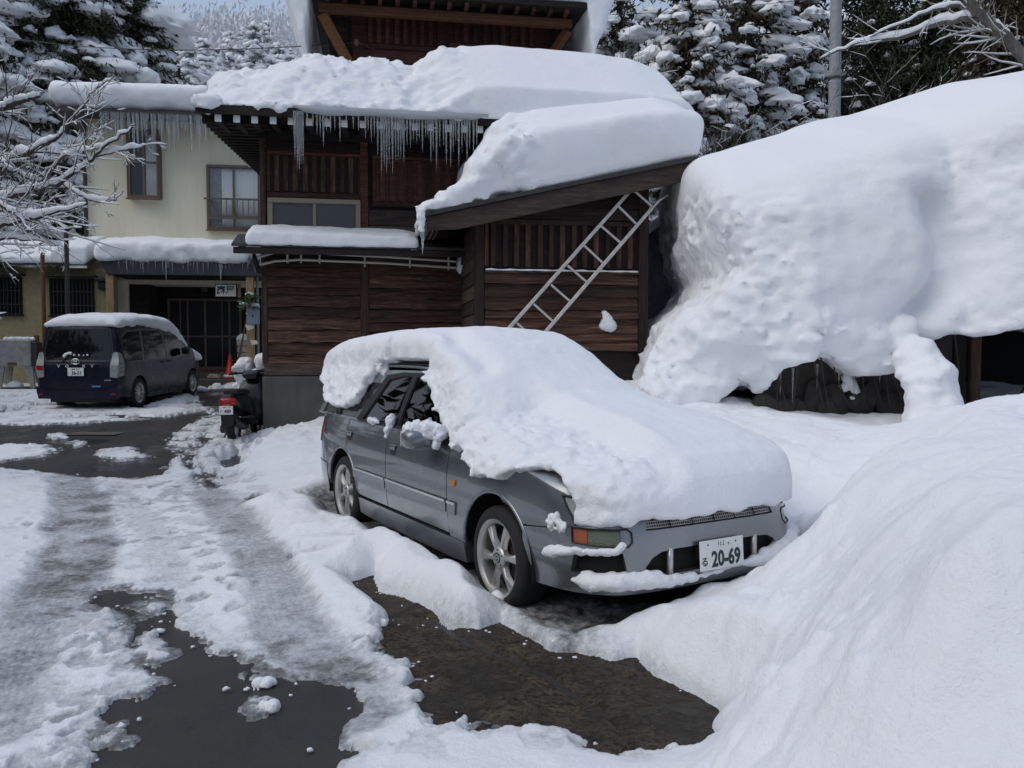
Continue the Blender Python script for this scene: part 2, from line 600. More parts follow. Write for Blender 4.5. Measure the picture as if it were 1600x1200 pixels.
M_['wood_plank'] = wood_mat('wood_plank', (0.022, 0.011, 0.008), (0.255, 0.125, 0.082), unit=True, worn=.35, bump=1.0)
M_['wood_red'] = wood_mat('wood_red', (0.044, 0.016, 0.012), (0.155, 0.047, 0.031), worn=0.2)
M_['board_black'] = wood_mat('board_black', (0.013, 0.008, 0.007), (0.060, 0.034, 0.027), worn=0.2, unit=True)
M_['board_red'] = wood_mat('board_red', (0.055, 0.020, 0.015), (0.19, 0.058, 0.040), worn=0.1, unit=True)
M_['board_grey'] = wood_mat('board_grey', (0.034, 0.023, 0.019), (0.130, 0.090, 0.070), unit=True)
M_['wood_slat'] = wood_mat('wood_slat', (0.034, 0.016, 0.011), (0.175, 0.075, 0.048), axis=2, worn=0.4)
M_['wood_post'] = wood_mat('wood_post', (0.026, 0.014, 0.011), (0.120, 0.060, 0.043), axis=2)
M_['wood_black'] = wood_mat('wood_black', (0.012, 0.008, 0.007), (0.036, 0.023, 0.018), worn=0.1)
M_['wood_orange'] = wood_mat('wood_orange', (0.12, 0.045, 0.018), (0.30, 0.125, 0.05), worn=0.1, stretch=20)
M_['wood_grey'] = wood_mat('wood_grey', (0.036, 0.026, 0.022), (0.145, 0.100, 0.078), stretch=12)
M_['wood_pale'] = wood_mat('wood_pale', (0.24, 0.16, 0.085), (0.42, 0.30, 0.17), axis=2, worn=0.1, stretch=10)
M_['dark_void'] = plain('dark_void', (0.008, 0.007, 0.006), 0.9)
M_['white_paint'] = plain('white_paint', (0.78, 0.78, 0.76), 0.5)
M_['alu_brown'] = plain('alu_brown', (0.145, 0.105, 0.078), 0.45, 0.3)
M_['alu_tan'] = plain('alu_tan', (0.25, 0.20, 0.15), 0.45, 0.3)
M_['alu'] = plain('alu', (0.58, 0.56, 0.53), 0.42, 0.55, var=0.15, bump=0.1)
M_['pipe'] = plain('pipe', (0.50, 0.47, 0.42), 0.5)
M_['dark_metal'] = plain('dark_metal', (0.05, 0.045, 0.042), 0.5, 0.3, var=0.2)
M_['canopy_metal'] = plain('canopy_metal', (0.045, 0.045, 0.052), 0.45, 0.2, var=0.15)
M_['grey_ice'] = plain('grey_ice', (0.40, 0.43, 0.45), 0.2, bump=0.6, bscale=30)
t = NT('yellow_plaster'); c = t.coord('Object'); cs = t.coord('Object', scale=(4, 4, 0.5))
n1 = t.noise(c, 0.7, 5); n2 = t.noise(cs, 1.6, 5)
col = t.mix(t.ramp(n1, [(0.3, 0.0), (0.7, 1.0)]), (0.74, 0.68, 0.52), (0.83, 0.77, 0.61))
col = t.mix(t.ramp(n2, [(0.5, 0.0), (0.8, 0.35)]), col, (0.50, 0.45, 0.33))
t.set(col=col, rough=0.85, nrm=t.bump(t.noise(c, 120, 3), 0.2, 0.004))
M_['yellow_plaster'] = t.m
M_['plaster_old'] = plain('plaster_old', (0.36, 0.295, 0.165), 0.85, var=0.16)  # yellow plaster with the wing's shade put into its colour
M_['curtain'] = plain('curtain', (0.86, 0.86, 0.86), 0.9)
M_['glass'] = glass_mat('glass', (0.95, 0.96, 0.96), .02, .35)
M_['glass_frost'] = plain('glass_frost', (0.065, 0.068, 0.07), 0.28)
M_['glass_dark'] = plain('glass_dark', (0.010, 0.010, 0.010), 0.25, spec=0.2)
M_['car_glass'] = glass_mat('car_glass', (0.15, 0.18, 0.16), .02, .75)
M_['van_glass'] = plain('van_glass', (0.006, 0.007, 0.008), 0.05, spec=0.4)
# ice
t = NT('ice')
t.set(col=(0.93, 0.96, 0.98), rough=0.12, trans=0.85, ior=1.31, nrm=t.bump(t.noise(t.coord('Object', scale=(1, 1, 1)), 30, 3), 0.5, 0.01))
M_['ice'] = t.m
# vehicles
def paint(name, col, metal=0.6, rough=0.32, dirt=0.25, coat=0.6):
    t = NT(name); c = t.coord('Object')
    n = t.noise(c, 3.0, 6, 0.65); n2 = t.noise(c, 900, 2)
    cc = t.mix(t.ramp(n, [(0.45, 0.0), (0.8, dirt)]), col, (0.22, 0.21, 0.20))
    t.set(spec=0.5 if metal > .1 else 0.22, col=cc, metal=metal, rough=t.ramp(n, [(0.4, rough), (0.75, rough + 0.16)]), coat=coat, coatr=0.04, nrm=t.bump(n2, 0.04, 0.001))
    return t.m
M_['silver'] = paint('silver', (0.225, 0.242, 0.258), 0.75, 0.27, 0.10, 1.0)
M_['navy'] = paint('navy', (0.010, 0.012, 0.026), 0.0, 0.24, 0.03, 0.0)
M_['black_trim'] = plain('black_trim', (0.012, 0.012, 0.013), 0.55)
M_['gloss_black'] = plain('gloss_black', (0.010, 0.010, 0.011), 0.28)
M_['rubber'] = plain('rubber', (0.014, 0.013, 0.013), 0.8, var=0.3, bump=0.3, bscale=80)
M_['alloy'] = plain('alloy', (0.52, 0.51, 0.49), 0.36, 0.75, var=0.12)
M_['chrome'] = plain('chrome', (0.72, 0.73, 0.74), 0.16, 0.95)
M_['badge'] = plain('badge', (0.62, 0.63, 0.64), 0.4, 0.2)
M_['brake'] = plain('brake', (0.06, 0.05, 0.045), 0.6, 0.5, var=0.4)
M_['lamp_clear'] = plain('lamp_clear', (0.32, 0.35, 0.34), 0.12, 0.5, bump=0.8, bscale=160)
M_['lamp_fog'] = plain('lamp_fog', (0.13, 0.15, 0.11), 0.14, 0.3, bump=0.6, bscale=120)
M_['lamp_amber'] = plain('lamp_amber', (0.50, 0.17, 0.02), 0.2)
M_['lamp_red'] = plain('lamp_red', (0.34, 0.012, 0.012), 0.18)
M_['lamp_orange_red'] = plain('lamp_orange_red', (0.34, 0.085, 0.035), 0.22, bump=0.5, bscale=120)
M_['plate_white'] = plain('plate_white', (0.74, 0.75, 0.74), 0.45, var=0.04)
M_['ink'] = plain('ink', (0.02, 0.035, 0.03), 0.5)
M_['seat'] = plain('seat', (0.05, 0.05, 0.052), 0.9, var=0.2)
M_['sticker_blue'] = plain('sticker_blue', (0.08, 0.28, 0.55), 0.4)
M_['sticker_green'] = plain('sticker_green', (0.12, 0.5, 0.12), 0.4)
M_['cone_red'] = plain('cone_red', (0.62, 0.035, 0.015), 0.45)
M_['box_blue'] = plain('box_blue', (0.20, 0.27, 0.34), 0.5)
M_['paper'] = plain('paper', (0.72, 0.71, 0.68), 0.8)
M_['stone_pale'] = plain('stone_pale', (0.36, 0.33, 0.28), 0.85, var=0.35, bump=0.5, bscale=25)
M_['stone_step'] = plain('stone_step', (0.10, 0.085, 0.07), 0.8, var=0.3, bump=0.4, bscale=25)
M_['leaf'] = plain('leaf', (0.045, 0.10, 0.03), 0.5)
M_['tank'] = plain('tank', (0.30, 0.29, 0.27), 0.55, 0.1, var=0.2)
M_['rust'] = plain('rust', (0.14, 0.055, 0.025), 0.85, var=0.3)
M_['pole'] = plain('pole', (0.27, 0.28, 0.29), 0.7, var=0.18)
M_['wire'] = plain('wire', (0.02, 0.02, 0.02), 0.6)
M_['tarp'] = plain('tarp', (0.115, 0.125, 0.145), 0.55, var=0.25, bump=0.9, bscale=7)
M_['rock_dark'] = plain('rock_dark', (0.028, 0.023, 0.019), 0.75, var=0.5, bump=0.9, bscale=12)

def foliage_mat(name, a, b):
    t = NT(name); c = t.coord('Object')
    n = t.noise(c, 1.3, 5, 0.6); n2 = t.noise(c, 9, 3)
    col = t.mix(t.ramp(n, [(0.3, 0.0), (0.7, 1.0)]), a, b)
    t.set(col=t.mix(t.ramp(n2, [(0.3, 0.6), (0.6, 0.0)]), col, tuple(v * 0.55 for v in a)), rough=0.7, spec=0.25)
    return t.m
M_['needle'] = foliage_mat('needle', (0.018, 0.026, 0.013), (0.055, 0.062, 0.030))
M_['needle_brown'] = foliage_mat('needle_brown', (0.024, 0.022, 0.012), (0.085, 0.062, 0.034))
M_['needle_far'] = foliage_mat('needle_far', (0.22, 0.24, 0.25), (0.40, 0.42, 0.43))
M_['twig_frost'] = foliage_mat('twig_frost', (0.60, 0.61, 0.63), (0.78, 0.79, 0.81))  # frosted twigs, colour paled further for distance haze
M_['bark'] = wood_mat('bark', (0.022, 0.017, 0.014), (0.075, 0.06, 0.05), axis=2, stretch=5)
M_['bark_pale'] = wood_mat('bark_pale', (0.16, 0.14, 0.12), (0.34, 0.31, 0.27), axis=2, stretch=5)
M_['twig'] = plain('twig', (0.05, 0.038, 0.032), 0.8, var=0.3)
# ------------------------------------------------------------------ ground and snow on it
CX, CY, CYAW = -0.7594, 7.7575, -1.0324          # the silver car: middle of its rear axle, heading
cu_, cl_ = np.array([math.cos(CYAW), math.sin(CYAW)]), np.array([-math.sin(CYAW), math.cos(CYAW)])

def hill_h(x, y):
    e = np.maximum(0, y - 29)
    return 0.448 * (np.sqrt(e * e + 25) - 5) + 1.6 * sstep(28, 40, y) * (1 + 2.5 * fbm(x * 0.02, y * 0.02, 3.3, 1, 3))

def persp_grid(tmin, tmax, nt, y0, y1, ny):
    ty = np.linspace(math.log(y0), math.log(y1), ny)
    Yv = np.exp(ty)[:, None]
    tv = np.linspace(tmin, tmax, nt)[None, :]
    # lateral spread widens near the camera so the sheet also covers the space beside it
    X = tv * (Yv + 1.2)
    Y = np.broadcast_to(Yv, X.shape)
    i = np.arange(nt * ny).reshape(ny, nt)
    Q = np.stack([i[:-1, :-1], i[:-1, 1:], i[1:, 1:], i[1:, :-1]], -1).reshape(-1, 4)
    return X.astype(np.float32), Y.astype(np.float32), Q

# asphalt: one sheet from behind the camera out to the hill foot, then the hill itself
xs = np.linspace(-60, 60, 61); ys = np.concatenate([np.linspace(-60, -14, 12), np.linspace(-12, 30, 64), np.linspace(30.5, 34, 4)])
X, Y = np.meshgrid(xs, ys)
Z = gz(X, Y)
i = np.arange(X.size).reshape(X.shape)
Q = np.stack([i[:-1, :-1], i[:-1, 1:], i[1:, 1:], i[1:, :-1]], -1).reshape(-1, 4)
tag(mk_np('ground', np.stack([X, Y, Z], -1).reshape(-1, 3), Q, M_['asphalt']), 'wet black asphalt yard showing through the melting snow', kind='structure')

xs = np.linspace(-260, 260, 131); ys = np.concatenate([np.linspace(29, 60, 40), np.linspace(62, 330, 90)])
X, Y = np.meshgrid(xs, ys)
Z = gz(X, np.minimum(Y, 30)) + hill_h(X, Y) * (1 + 0.25 * fbm(X * 0.01, Y * 0.004, 8.1, 1, 2))
i = np.arange(X.size).reshape(X.shape)
Q = np.stack([i[:-1, :-1], i[:-1, 1:], i[1:, 1:], i[1:, :-1]], -1).reshape(-1, 4)
tag(mk_np('hill', np.stack([X, Y, Z], -1).reshape(-1, 3), Q, M_['snow_far']), 'snowy wooded hillside rising behind the houses', kind='structure')

def hill_z(x, y):
    x, y = float(x), float(y)
    h = hill_h(np.float32(x), np.float32(y)) * (1 + 0.25 * fbm(np.float32(x * 0.01), np.float32(y * 0.004), 8.1, 1, 2)) if y > 29 else 0
    return float(gz(x, min(y, 30)) + h)

def gpoly(pix, h=0.0):
    return [tuple(G(px, py, h)[:2]) for px, py in pix]

# brown concrete apron in front of the car
APRON_PX = [(470, 880), (540, 850), (700, 840), (900, 900), (1150, 960), (1260, 1100), (1180, 1260), (900, 1290), (640, 1250), (590, 1130), (600, 1050), (580, 990), (520, 930)]
ap = gpoly(APRON_PX)
vs = [Vector(p) for p in ap]
lo_ = np.min(ap, 0); hi_ = np.max(ap, 0)
gx, gy = np.meshgrid(np.arange(lo_[0], hi_[0], 0.02), np.arange(lo_[1], hi_[1], 0.02))
ins = sdpoly(ap, gx, gy) > 0.01
pts = [Vector((a, b)) for a, b in zip(gx[ins], gy[ins])]
rr = delaunay_2d_cdt(vs + pts, [(k, (k + 1) % len(ap)) for k in range(len(ap))], [], 1, 1e-5)
vv = np.array([[p[0], p[1]] for p in rr[0]])
hz = gz(vv[:, 0], vv[:, 1]) + 0.012 + (0.030 * np.maximum(0, fbm(vv[:, 0], vv[:, 1], 0.3, 2.2, 5, 0.6)) + 0.012 * np.abs(fbm(vv[:, 0], vv[:, 1], 3.3, 9.0, 4, 0.6))) * np.clip(sdpoly(ap, vv[:, 0], vv[:, 1]) / 0.15, 0, 1)
# a crack runs across it
crk = gpoly([(660, 965), (740, 1010), (860, 1060), (960, 1130), (1010, 1240)])
hz -= 0.022 * (1 - sstep(0.0, 0.05, dline(crk, vv[:, 0] + 0.06 * fbm(vv[:, 0], vv[:, 1], 2.0, 3, 3), vv[:, 1])))
tag(mk_np('concrete_apron', np.c_[vv, hz], np.array([f for f in rr[2] if len(f) == 3]), M_['concrete_brown']), 'brown broken concrete slab bared in front of the parked car', kind='structure')

# ---- snow sheet
NT_, NY_ = 860, 760
X, Y, Q = persp_grid(-0.80, 0.80, NT_, 1.25, 31.0, NY_)

# snow depth, from points read off the photograph (pixel, depth in metres)
CTRL = [(100, 850, .022), (200, 800, .022), (300, 900, .018), (50, 1100, .024), (300, 1150, .018), (450, 1000, .02), (100, 650, .04), (20, 1190, .04), (30, 950, .05),
        (30, 800, .09), (5, 760, .10), (200, 760, .025), (250, 1000, .018), (150, 1000, .022), (350, 850, .022),
        (470, 840, .06), (430, 770, .07), (390, 735, .08), (440, 705, .26), (475, 690, .36), (520, 850, .13), (560, 870, .18), (640, 905, .16), (720, 950, .12), (800, 978, .10),
        (560, 985, .06), (600, 1060, .05), (640, 1130, .05), (700, 1170, .07), (850, 1185, .08), (950, 1200, .08), (500, 700, .30), (470, 760, .16), (510, 800, .12),
        (330, 690, .06), (300, 640, .05), (60, 640, .06), (200, 640, .05), (20, 615, .10), (360, 620, .08), (400, 640, .08),
        (900, 1000, .11), (1000, 1012, .14), (1080, 1042, .14), (1120, 1090, .12),
        (1000, 955, .16), (1060, 935, .22), (1110, 895, .28), (1180, 905, .29), (1250, 865, .38), (1285, 800, .60), (1150, 1000, .28),
        (1150, 1150, .16), (1200, 1100, .30), (1250, 1000, .42), (1300, 1100, .45), (1400, 1100, .56), (1500, 1150, .58), (1590, 1180, .60), (1400, 900, .72), (1560, 900, .92),
        (1300, 900, .56), (1400, 790, .86), (1500, 700, 1.04), (1590, 622, 1.22), (1330, 740, .88), (1300, 650, .88), (1400, 680, .92), (1200, 645, .88), (1050, 600, 1.0), (960, 548, 1.1), (1440, 700, .98)]
cp = []
for px, py, h in CTRL:
    g = G(px, py, h)
    cp.append((g.x, g.y, h))
cp += [(-6, 3, .06), (-4, 1.5, .06), (-1, 1.3, .03), (.9, 1.3, .35), (2.2, 2.4, .9), (4, 4, 1.15), (6, 7, 1.1), (8, 10, .95), (3.5, 8.2, .8), (5.2, 8.0, .95), (4.5, 8.6, .85), (12, 16, 1.2), (-12, 12, .08), (-20, 20, .1), (-10, 28, .15), (0, 28, .6), (12, 28, 1.2), (4.5, 6, 1.0), (20, 25, 1.4)]
for a, b, h in [(3.55, 1.3, .55), (2.5, 1.5, .75), (1.0, 1.6, .9), (-.5, 1.6, .9), (-1.6, 0, .35), (0.4, 1.6, .9)]:   # along the car's far side and tail
    q = np.array([CX, CY]) + cu_ * a + cl_ * b
    cp.append((q[0], q[1], h))
cp = np.array(cp)
def kern(r2): return 0.5 * r2 * np.log(r2 + 1e-9)
lg = lambda y: 6.0 * np.log(np.maximum(y, 0.8))       # stretch so that near points count finely
U = np.c_[cp[:, 0] / np.maximum(cp[:, 1], 1.2) * 6.0, lg(cp[:, 1])]
K = kern(((U[:, None] - U[None]) ** 2).sum(-1)) + np.eye(len(U)) * 0.02
A = np.block([[K, np.c_[np.ones(len(U)), U]], [np.r_[[np.ones(len(U))], U.T], np.zeros((3, 3))]])
W = np.linalg.solve(A, np.r_[cp[:, 2], 0, 0, 0])
ux, uy = X / np.maximum(Y, 1.2) * 6.0, lg(Y)
H = (W[-3] + W[-2] * ux + W[-1] * uy).astype(np.float32)
for k in range(len(U)):
    H += np.float32(W[k]) * kern((ux - U[k, 0]) ** 2 + (uy - U[k, 1]) ** 2).astype(np.float32)
H = np.clip(H, 0.015, 1.7)

soft = sstep(0.07, 0.12, H)                       # deep snow has round edges, thin snow ragged ones
# steep broken foot of the ploughed bank and clods along it
foot_l = gpoly([(1262, 850), (1205, 930), (1180, 1000), (1166, 1080), (1172, 1150), (1190, 1240)], .3)
foot_poly = foot_l + [(6, 1.0), (6, 6.0), (2.6, 5.4)]
fd = sdpoly(foot_poly, X + .14 * fbm(X, Y, 7.9, 1.6, 3, .4), Y)
H += .05 * sstep(-.06, .14, fd) * (1 - sstep(2.6, 3.4, Y)) * (1 - sstep(.5, 1.3, fd))
crg = np.random.default_rng(12)
for q in range(60):
    tt_ = crg.random(); kk = int(tt_ * (len(foot_l) - 1)); fx = tt_ * (len(foot_l) - 1) - kk
    bx_ = foot_l[kk][0] * (1 - fx) + foot_l[kk + 1][0] * fx + crg.normal(.10, .22); by_ = foot_l[kk][1] * (1 - fx) + foot_l[kk + 1][1] * fx + crg.normal(0, .18)
    rr_ = crg.uniform(.02, .06)
    r0_, r1_ = np.searchsorted(Y[:, 0], [by_ - .4, by_ + .4])
    e2 = ((X[r0_:r1_] - bx_) ** 2 + (Y[r0_:r1_] - by_) ** 2) / rr_ ** 2 * (1 + 1.1 * fbm(X[r0_:r1_], Y[r0_:r1_], q * 1.7, 9, 3))
    H[r0_:r1_] += rr_ * .5 * np.exp(-np.maximum(e2, 0) ** 2)
for q in range(34):                     # bigger soft heaps over the bank
    bx_, by_ = crg.uniform(1.0, 3.4), crg.uniform(2.0, 5.6)
    if by_ < 1.2 + .9 * (bx_ - .9) * 0 + 1.0 or bx_ < .30 * by_: continue
    rr_ = crg.uniform(.12, .34)
    r0_, r1_ = np.searchsorted(Y[:, 0], [by_ - 1, by_ + 1])
    e2 = ((X[r0_:r1_] - bx_) ** 2 + ((Y[r0_:r1_] - by_) * .8) ** 2) / rr_ ** 2 * (1 + .9 * fbm(X[r0_:r1_], Y[r0_:r1_], q * 2.7, 3.5, 3))
    H[r0_:r1_] += rr_ * .17 * (by_ < 3.3) * np.exp(-np.maximum(e2, 0) ** 1.4)
wx = X + 0.10 * fbm(X, Y, 1.7, 1.6, 3, .4) + 0.05 * (1 - .75 * soft) * fbm(X, Y, 9.1, 7.0, 3)
wy = Y + 0.16 * fbm(X, Y, 4.7, 1.6, 3, .4) + 0.07 * (1 - .75 * soft) * fbm(X, Y, 2.1, 7.0, 3)
BARE = [
    # big asphalt patch in the wheel tracks
    [(120, 952), (150, 925), (200, 917), (235, 925), (272, 930), (275, 960), (290, 985), (320, 1000), (345, 1025), (400, 1030), (425, 1030), (440, 1050), (500, 1060), (545, 1078), (555, 1100), (540, 1140), (560, 1170), (530, 1215), (510, 1260), (130, 1260), (135, 1200), (122, 1180), (140, 1140), (165, 1105), (200, 1085), (235, 1072), (228, 1055), (205, 1040), (215, 1022), (205, 1000), (165, 965)],
    # brown concrete
    [(528, 915), (575, 900), (582, 928), (622, 938), (665, 958), (697, 983), (750, 986), (780, 977), (812, 998), (855, 1023), (900, 1030), (945, 1040), (985, 1038), (1020, 1062), (1080, 1082), (1112, 1104), (1128, 1120), (1114, 1140), (1126, 1180), (1100, 1194), (1030, 1190), (980, 1195), (920, 1182), (880, 1156), (810, 1153), (745, 1154), (728, 1131), (690, 1139), (655, 1115), (635, 1092), (632, 1040), (606, 1013), (607, 968), (560, 943)],
    # wet band across the yard
    [(-60, 665), (60, 664), (130, 662), (200, 657), (262, 652), (330, 640), (330, 652), (290, 668), (268, 690), (285, 712), (252, 742), (222, 752), (150, 749), (80, 743), (0, 735), (-60, 732), (-60, 722), (0, 722), (50, 716), (86, 703), (40, 694), (-60, 696)],
    # by the van and the entrance
    [(-60, 585), (60, 596), (100, 634), (220, 640), (300, 612), (330, 606), (400, 604), (420, 575), (300, 566), (-60, 566)],
    [(300, 612), (350, 606), (400, 610), (408, 640), (370, 640), (330, 636), (310, 626)],
    # under the house wall, beside the scooter
    [(378, 655), (412, 640), (420, 688), (395, 690), (380, 680)],
    # small holes
    [(300, 742), (318, 740), (340, 760), (330, 770), (312, 762)], [(378, 779), (412, 778), (414, 787), (384, 788)], [(448, 879), (512, 877), (510, 884), (455, 885)], [(345, 725), (372, 722), (380, 735), (350, 740)],
]
bare = np.full(X.shape, -1e3, np.float32)
for pl in BARE:
    p = gpoly(pl)
    bare = np.maximum(bare, sdpoly(p, wx, wy))
# islands left inside the big patch
for pl in [[(212, 945), (240, 938), (255, 952), (230, 962)], [(210, 1020), (240, 985), (262, 1000), (255, 1028), (225, 1040)], [(130, 1160), (185, 1138), (190, 1155), (140, 1172)], [(405, 1068), (430, 1064), (432, 1080), (408, 1082)], [(408, 1100), (432, 1096), (434, 1114), (412, 1116)],
           [(150, 705), (200, 700), (230, 715), (190, 722), (155, 715)], [(75, 680), (100, 678), (105, 684), (80, 687)], [(110, 690), (135, 692), (120, 698)]]:
    bare = np.minimum(bare, -sdpoly(gpoly(pl), wx, wy) + 0.02)
# crumbs and holes by noise near the edges
ragged = fbm(X, Y, 0.7, 9.0, 4, 0.6)
far = sstep(9, 13, Y)
bare = bare + 0.10 * ragged * (1 + 1.5 * far) * (1 - .85 * soft)
# patchy slush around the scooter, the van and the tracks
patchy = sdpoly(gpoly([(262, 690), (290, 640), (300, 606), (415, 604), (415, 690), (395, 720), (340, 770), (300, 760), (282, 715)]), wx, wy)
bare = np.maximum(bare, np.minimum(patchy, (fbm(X, Y, 5.5, 3.2, 4, 0.55) * 0.55 - 0.02)))
pv = sdpoly(gpoly([(-80, 612), (60, 618), (120, 640), (300, 612), (420, 600), (420, 648), (300, 664), (0, 668), (-80, 668)]), wx, wy)
bare = np.maximum(bare, np.minimum(pv, fbm(X * 0.55, Y, 2.5, 2.6, 4, 0.55) * 0.6 - 0.10))

# under and beside the car: little snow
relx, rely = X - CX, Y - CY
ca = relx * cu_[0] + rely * cu_[1]
cb = relx * cl_[0] + rely * cl_[1]
dcar = np.maximum(np.abs(ca - 1.30) - 2.30, np.abs(cb + 0.06) - 0.86) + 0.10 * fbm(X, Y, 6.1, 2.5, 4)
under = 1 - sstep(-0.10, 0.14, dcar)
H = H * (1 - under) + (0.03 + 0.05 * np.abs(fbm(X, Y, 3.3, 6, 4))) * under

# lumps
thick = sstep(0.06, 0.25, H)
lump = fbm(X, Y, 2.2, 2.3, 5, 0.55)
H = H * (1 + 0.22 * lump * (1 - 0.75 * sstep(.4, .8, H)))
pile = np.exp(-((X - G(470, 700).x) ** 2 + (Y - G(470, 700).y) ** 2) / 1.3)
H += pile * 0.16 * np.abs(fbm(X, Y, 7.7, 3.2, 4, 0.6))
ridge = np.exp(-(dline(gpoly([(440, 770), (540, 850), (640, 900), (760, 962), (850, 985), (960, 985), (1060, 1005)], .15), X, Y) / 0.28) ** 2)
H += ridge * (0.05 + 0.11 * fbm(X, Y, 1.1, 2.4, 4, 0.45))
road = sstep(0.09, 0.05, H) * 0 + 1 - sstep(0.05, 0.10, H)
foot = fbm(X, Y * 0.8, 8.8, 6.0, 3, 0.5)
foot2 = fbm(X, Y, 1.8, 11.0, 3, 0.5)
pits = 0.55 * sstep(0.10, 0.22, foot + 0.35 * foot2)
# melted footprints and drip holes trodden into the thin snow
prg = np.random.default_rng(5)
rows_y = Y[:, 0]
zones = [gpoly(z_) for z_ in ([(140, 765), (320, 750), (420, 880), (500, 1040), (420, 1040), (300, 930), (190, 900)], [(-40, 1000), (200, 930), (230, 1090), (140, 1230), (-60, 1230)], [(20, 770), (90, 780), (80, 860), (-20, 960)], [(420, 790), (520, 900), (600, 1050), (560, 1060), (480, 930)])]
for zi, zone in enumerate(zones):
    zlo, zhi = np.min(zone, 0), np.max(zone, 0)
    for _ in range((560, 330, 60, 110)[zi]):
        px_, py_ = prg.uniform(zlo[0], zhi[0]), prg.uniform(zlo[1], zhi[1])
        if sdpoly(zone, np.array([px_]), np.array([py_]))[0] < 0: continue
        a_, b_ = prg.uniform(.045, .11), prg.uniform(.03, .06)
        th_ = prg.normal(1.3, .5)
        r0_, r1_ = np.searchsorted(rows_y, [py_ - .2, py_ + .2])
        xx, yy = X[r0_:r1_] - px_, Y[r0_:r1_] - py_
        c_, s_ = math.cos(th_), math.sin(th_)
        dd = ((xx * c_ + yy * s_) / a_) ** 2 + ((-xx * s_ + yy * c_) / b_) ** 2 + 1.6 * foot2[r0_:r1_]
        pits[r0_:r1_] = np.maximum(pits[r0_:r1_], (1 - sstep(.55, 1.05, dd)) * prg.uniform(.6, 1.0))
H -= road * pits * np.minimum(0.022, H * .85)
H += road * 0.010 * foot2
H += (1 - road) * (1 - .97 * sstep(.2, .5, H)) * (0.004 * fbm(X, Y, 4.4, 16, 3, 0.5) + 0.012 * fbm(X, Y, 4.4, 5, 3, 0.5))
H += sstep(.45, .8, H) * (0.10 * fbm(X, Y, 4.9, 1.1, 3, 0.45) + 0.11 * np.maximum(0, fbm(X, Y, 2.9, 2.2, 3, 0.5)) + 0.025 * fbm(X, Y, 5.9, 5.5, 3, .5))
for px, py, hh_, rr_, aa_ in ((1530, 640, 1.2, .35, .04), (1425, 715, .9, .28, -.10), (1330, 830, .65, .30, .08), (1480, 790, .95, .32, .10), (1350, 950, .55, .30, .08), (1205, 965, .4, .25, .07), (1185, 1130, .3, .16, .10), (1440, 1000, .65, .28, -.07), (1550, 940, .85, .30, .09), (1130, 985, .25, .20, .06), (1290, 1040, .5, .20, .06), (1390, 1130, .55, .22, .06)):
    g_ = G(px, py, hh_)
    H += aa_ * np.exp(-((X - g_.x) ** 2 + (Y - g_.y) ** 2) / rr_ ** 2 * (1 + .8 * fbm(X, Y, aa_ * 50, 1.8, 3)))
H += sstep(.3, .6, H) * (.006 * fbm(X, Y, 8.6, 11, 3, .6) + .02 * fbm(X, Y, 3.6, 3.4, 3, .5))
H += thick * (1 - sstep(0.55, .9, H)) * 0.012 * fbm(X, Y, 6.6, 7, 3, 0.5)

# wheel tracks: pressed grey ice
slush = np.zeros(X.shape, np.float32); dirt = np.zeros(X.shape, np.float32)
def track(pix, w, amt, dirt_amt=0.0, press=0.6):
    global H, slush, dirt
    d = dline(gpoly(pix), X + 0.05 * fbm(X, Y, 2.9, 2, 3), Y)
    m = 1 - sstep(w * 0.55, w * 1.1, d + 0.10 * fbm(X, Y, 3.1, 4, 4))
    H = H * (1 - press * m) + .0013 * np.sin(d * 2 * math.pi / .036) * m
    str_ = 0.75 + 0.5 * fbm(X, Y, 9.9, 5, 4)
    slush = np.maximum(slush, m * amt * np.clip(str_ + .04 * np.sin(d * 2 * math.pi / .036), 0, 1.2))
    dirt = np.maximum(dirt, m * dirt_amt * sstep(-0.15, 0.25, fbm(X, Y, 5.9, 3.0, 4)))
track([(330, 770), (372, 820), (415, 890), (450, 960), (485, 1030), (510, 1080)], 0.24, 0.85, 0.16)
track([(485, 1020), (520, 1075), (545, 1120)], 0.30, 0.8, 0.55, 0.75)
track([(110, 748), (128, 790), (118, 850), (85, 920), (45, 990), (10, 1060), (-40, 1160)], 0.27, 0.85, 0.22)
track([(130, 780), (132, 850), (118, 900), (100, 950)], 0.30, 0.9, 0.62)
track([(180, 760), (240, 840), (275, 920)], 0.16, 0.35, 0.0, 0.3)
slush = np.maximum(slush, road * pits * 0.70 * np.clip(.75 + 1.2 * fbm(X, Y, 3.9, 1.3, 3), 0, 1.2))
edge = sstep(-0.16, -0.01, bare)
slush = np.maximum(slush, edge * 0.55 * (1 - thick) * np.clip(0.6 + fbm(X, Y, 2.4, 5, 3), 0, 1))
slush = np.maximum(slush, under * 0.8)
dirt = np.maximum(dirt, under * (0.35 + 0.5 * sstep(-0.1, 0.2, fbm(X, Y, 1.2, 5, 4))))
sl2 = (1 - sstep(0, .7, -patchy)) * 0.25
slush = np.maximum(slush, np.where(patchy > 0, 0.3 + 0.5 * fbm(X, Y, 2.7, 4, 4), 0))
# tread marks
ta = ca * 0
tm = np.sin((X * 0.35 + Y) * 2 * math.pi / 0.035)
H += 0.0018 * tm * (slush > 0.5) * road

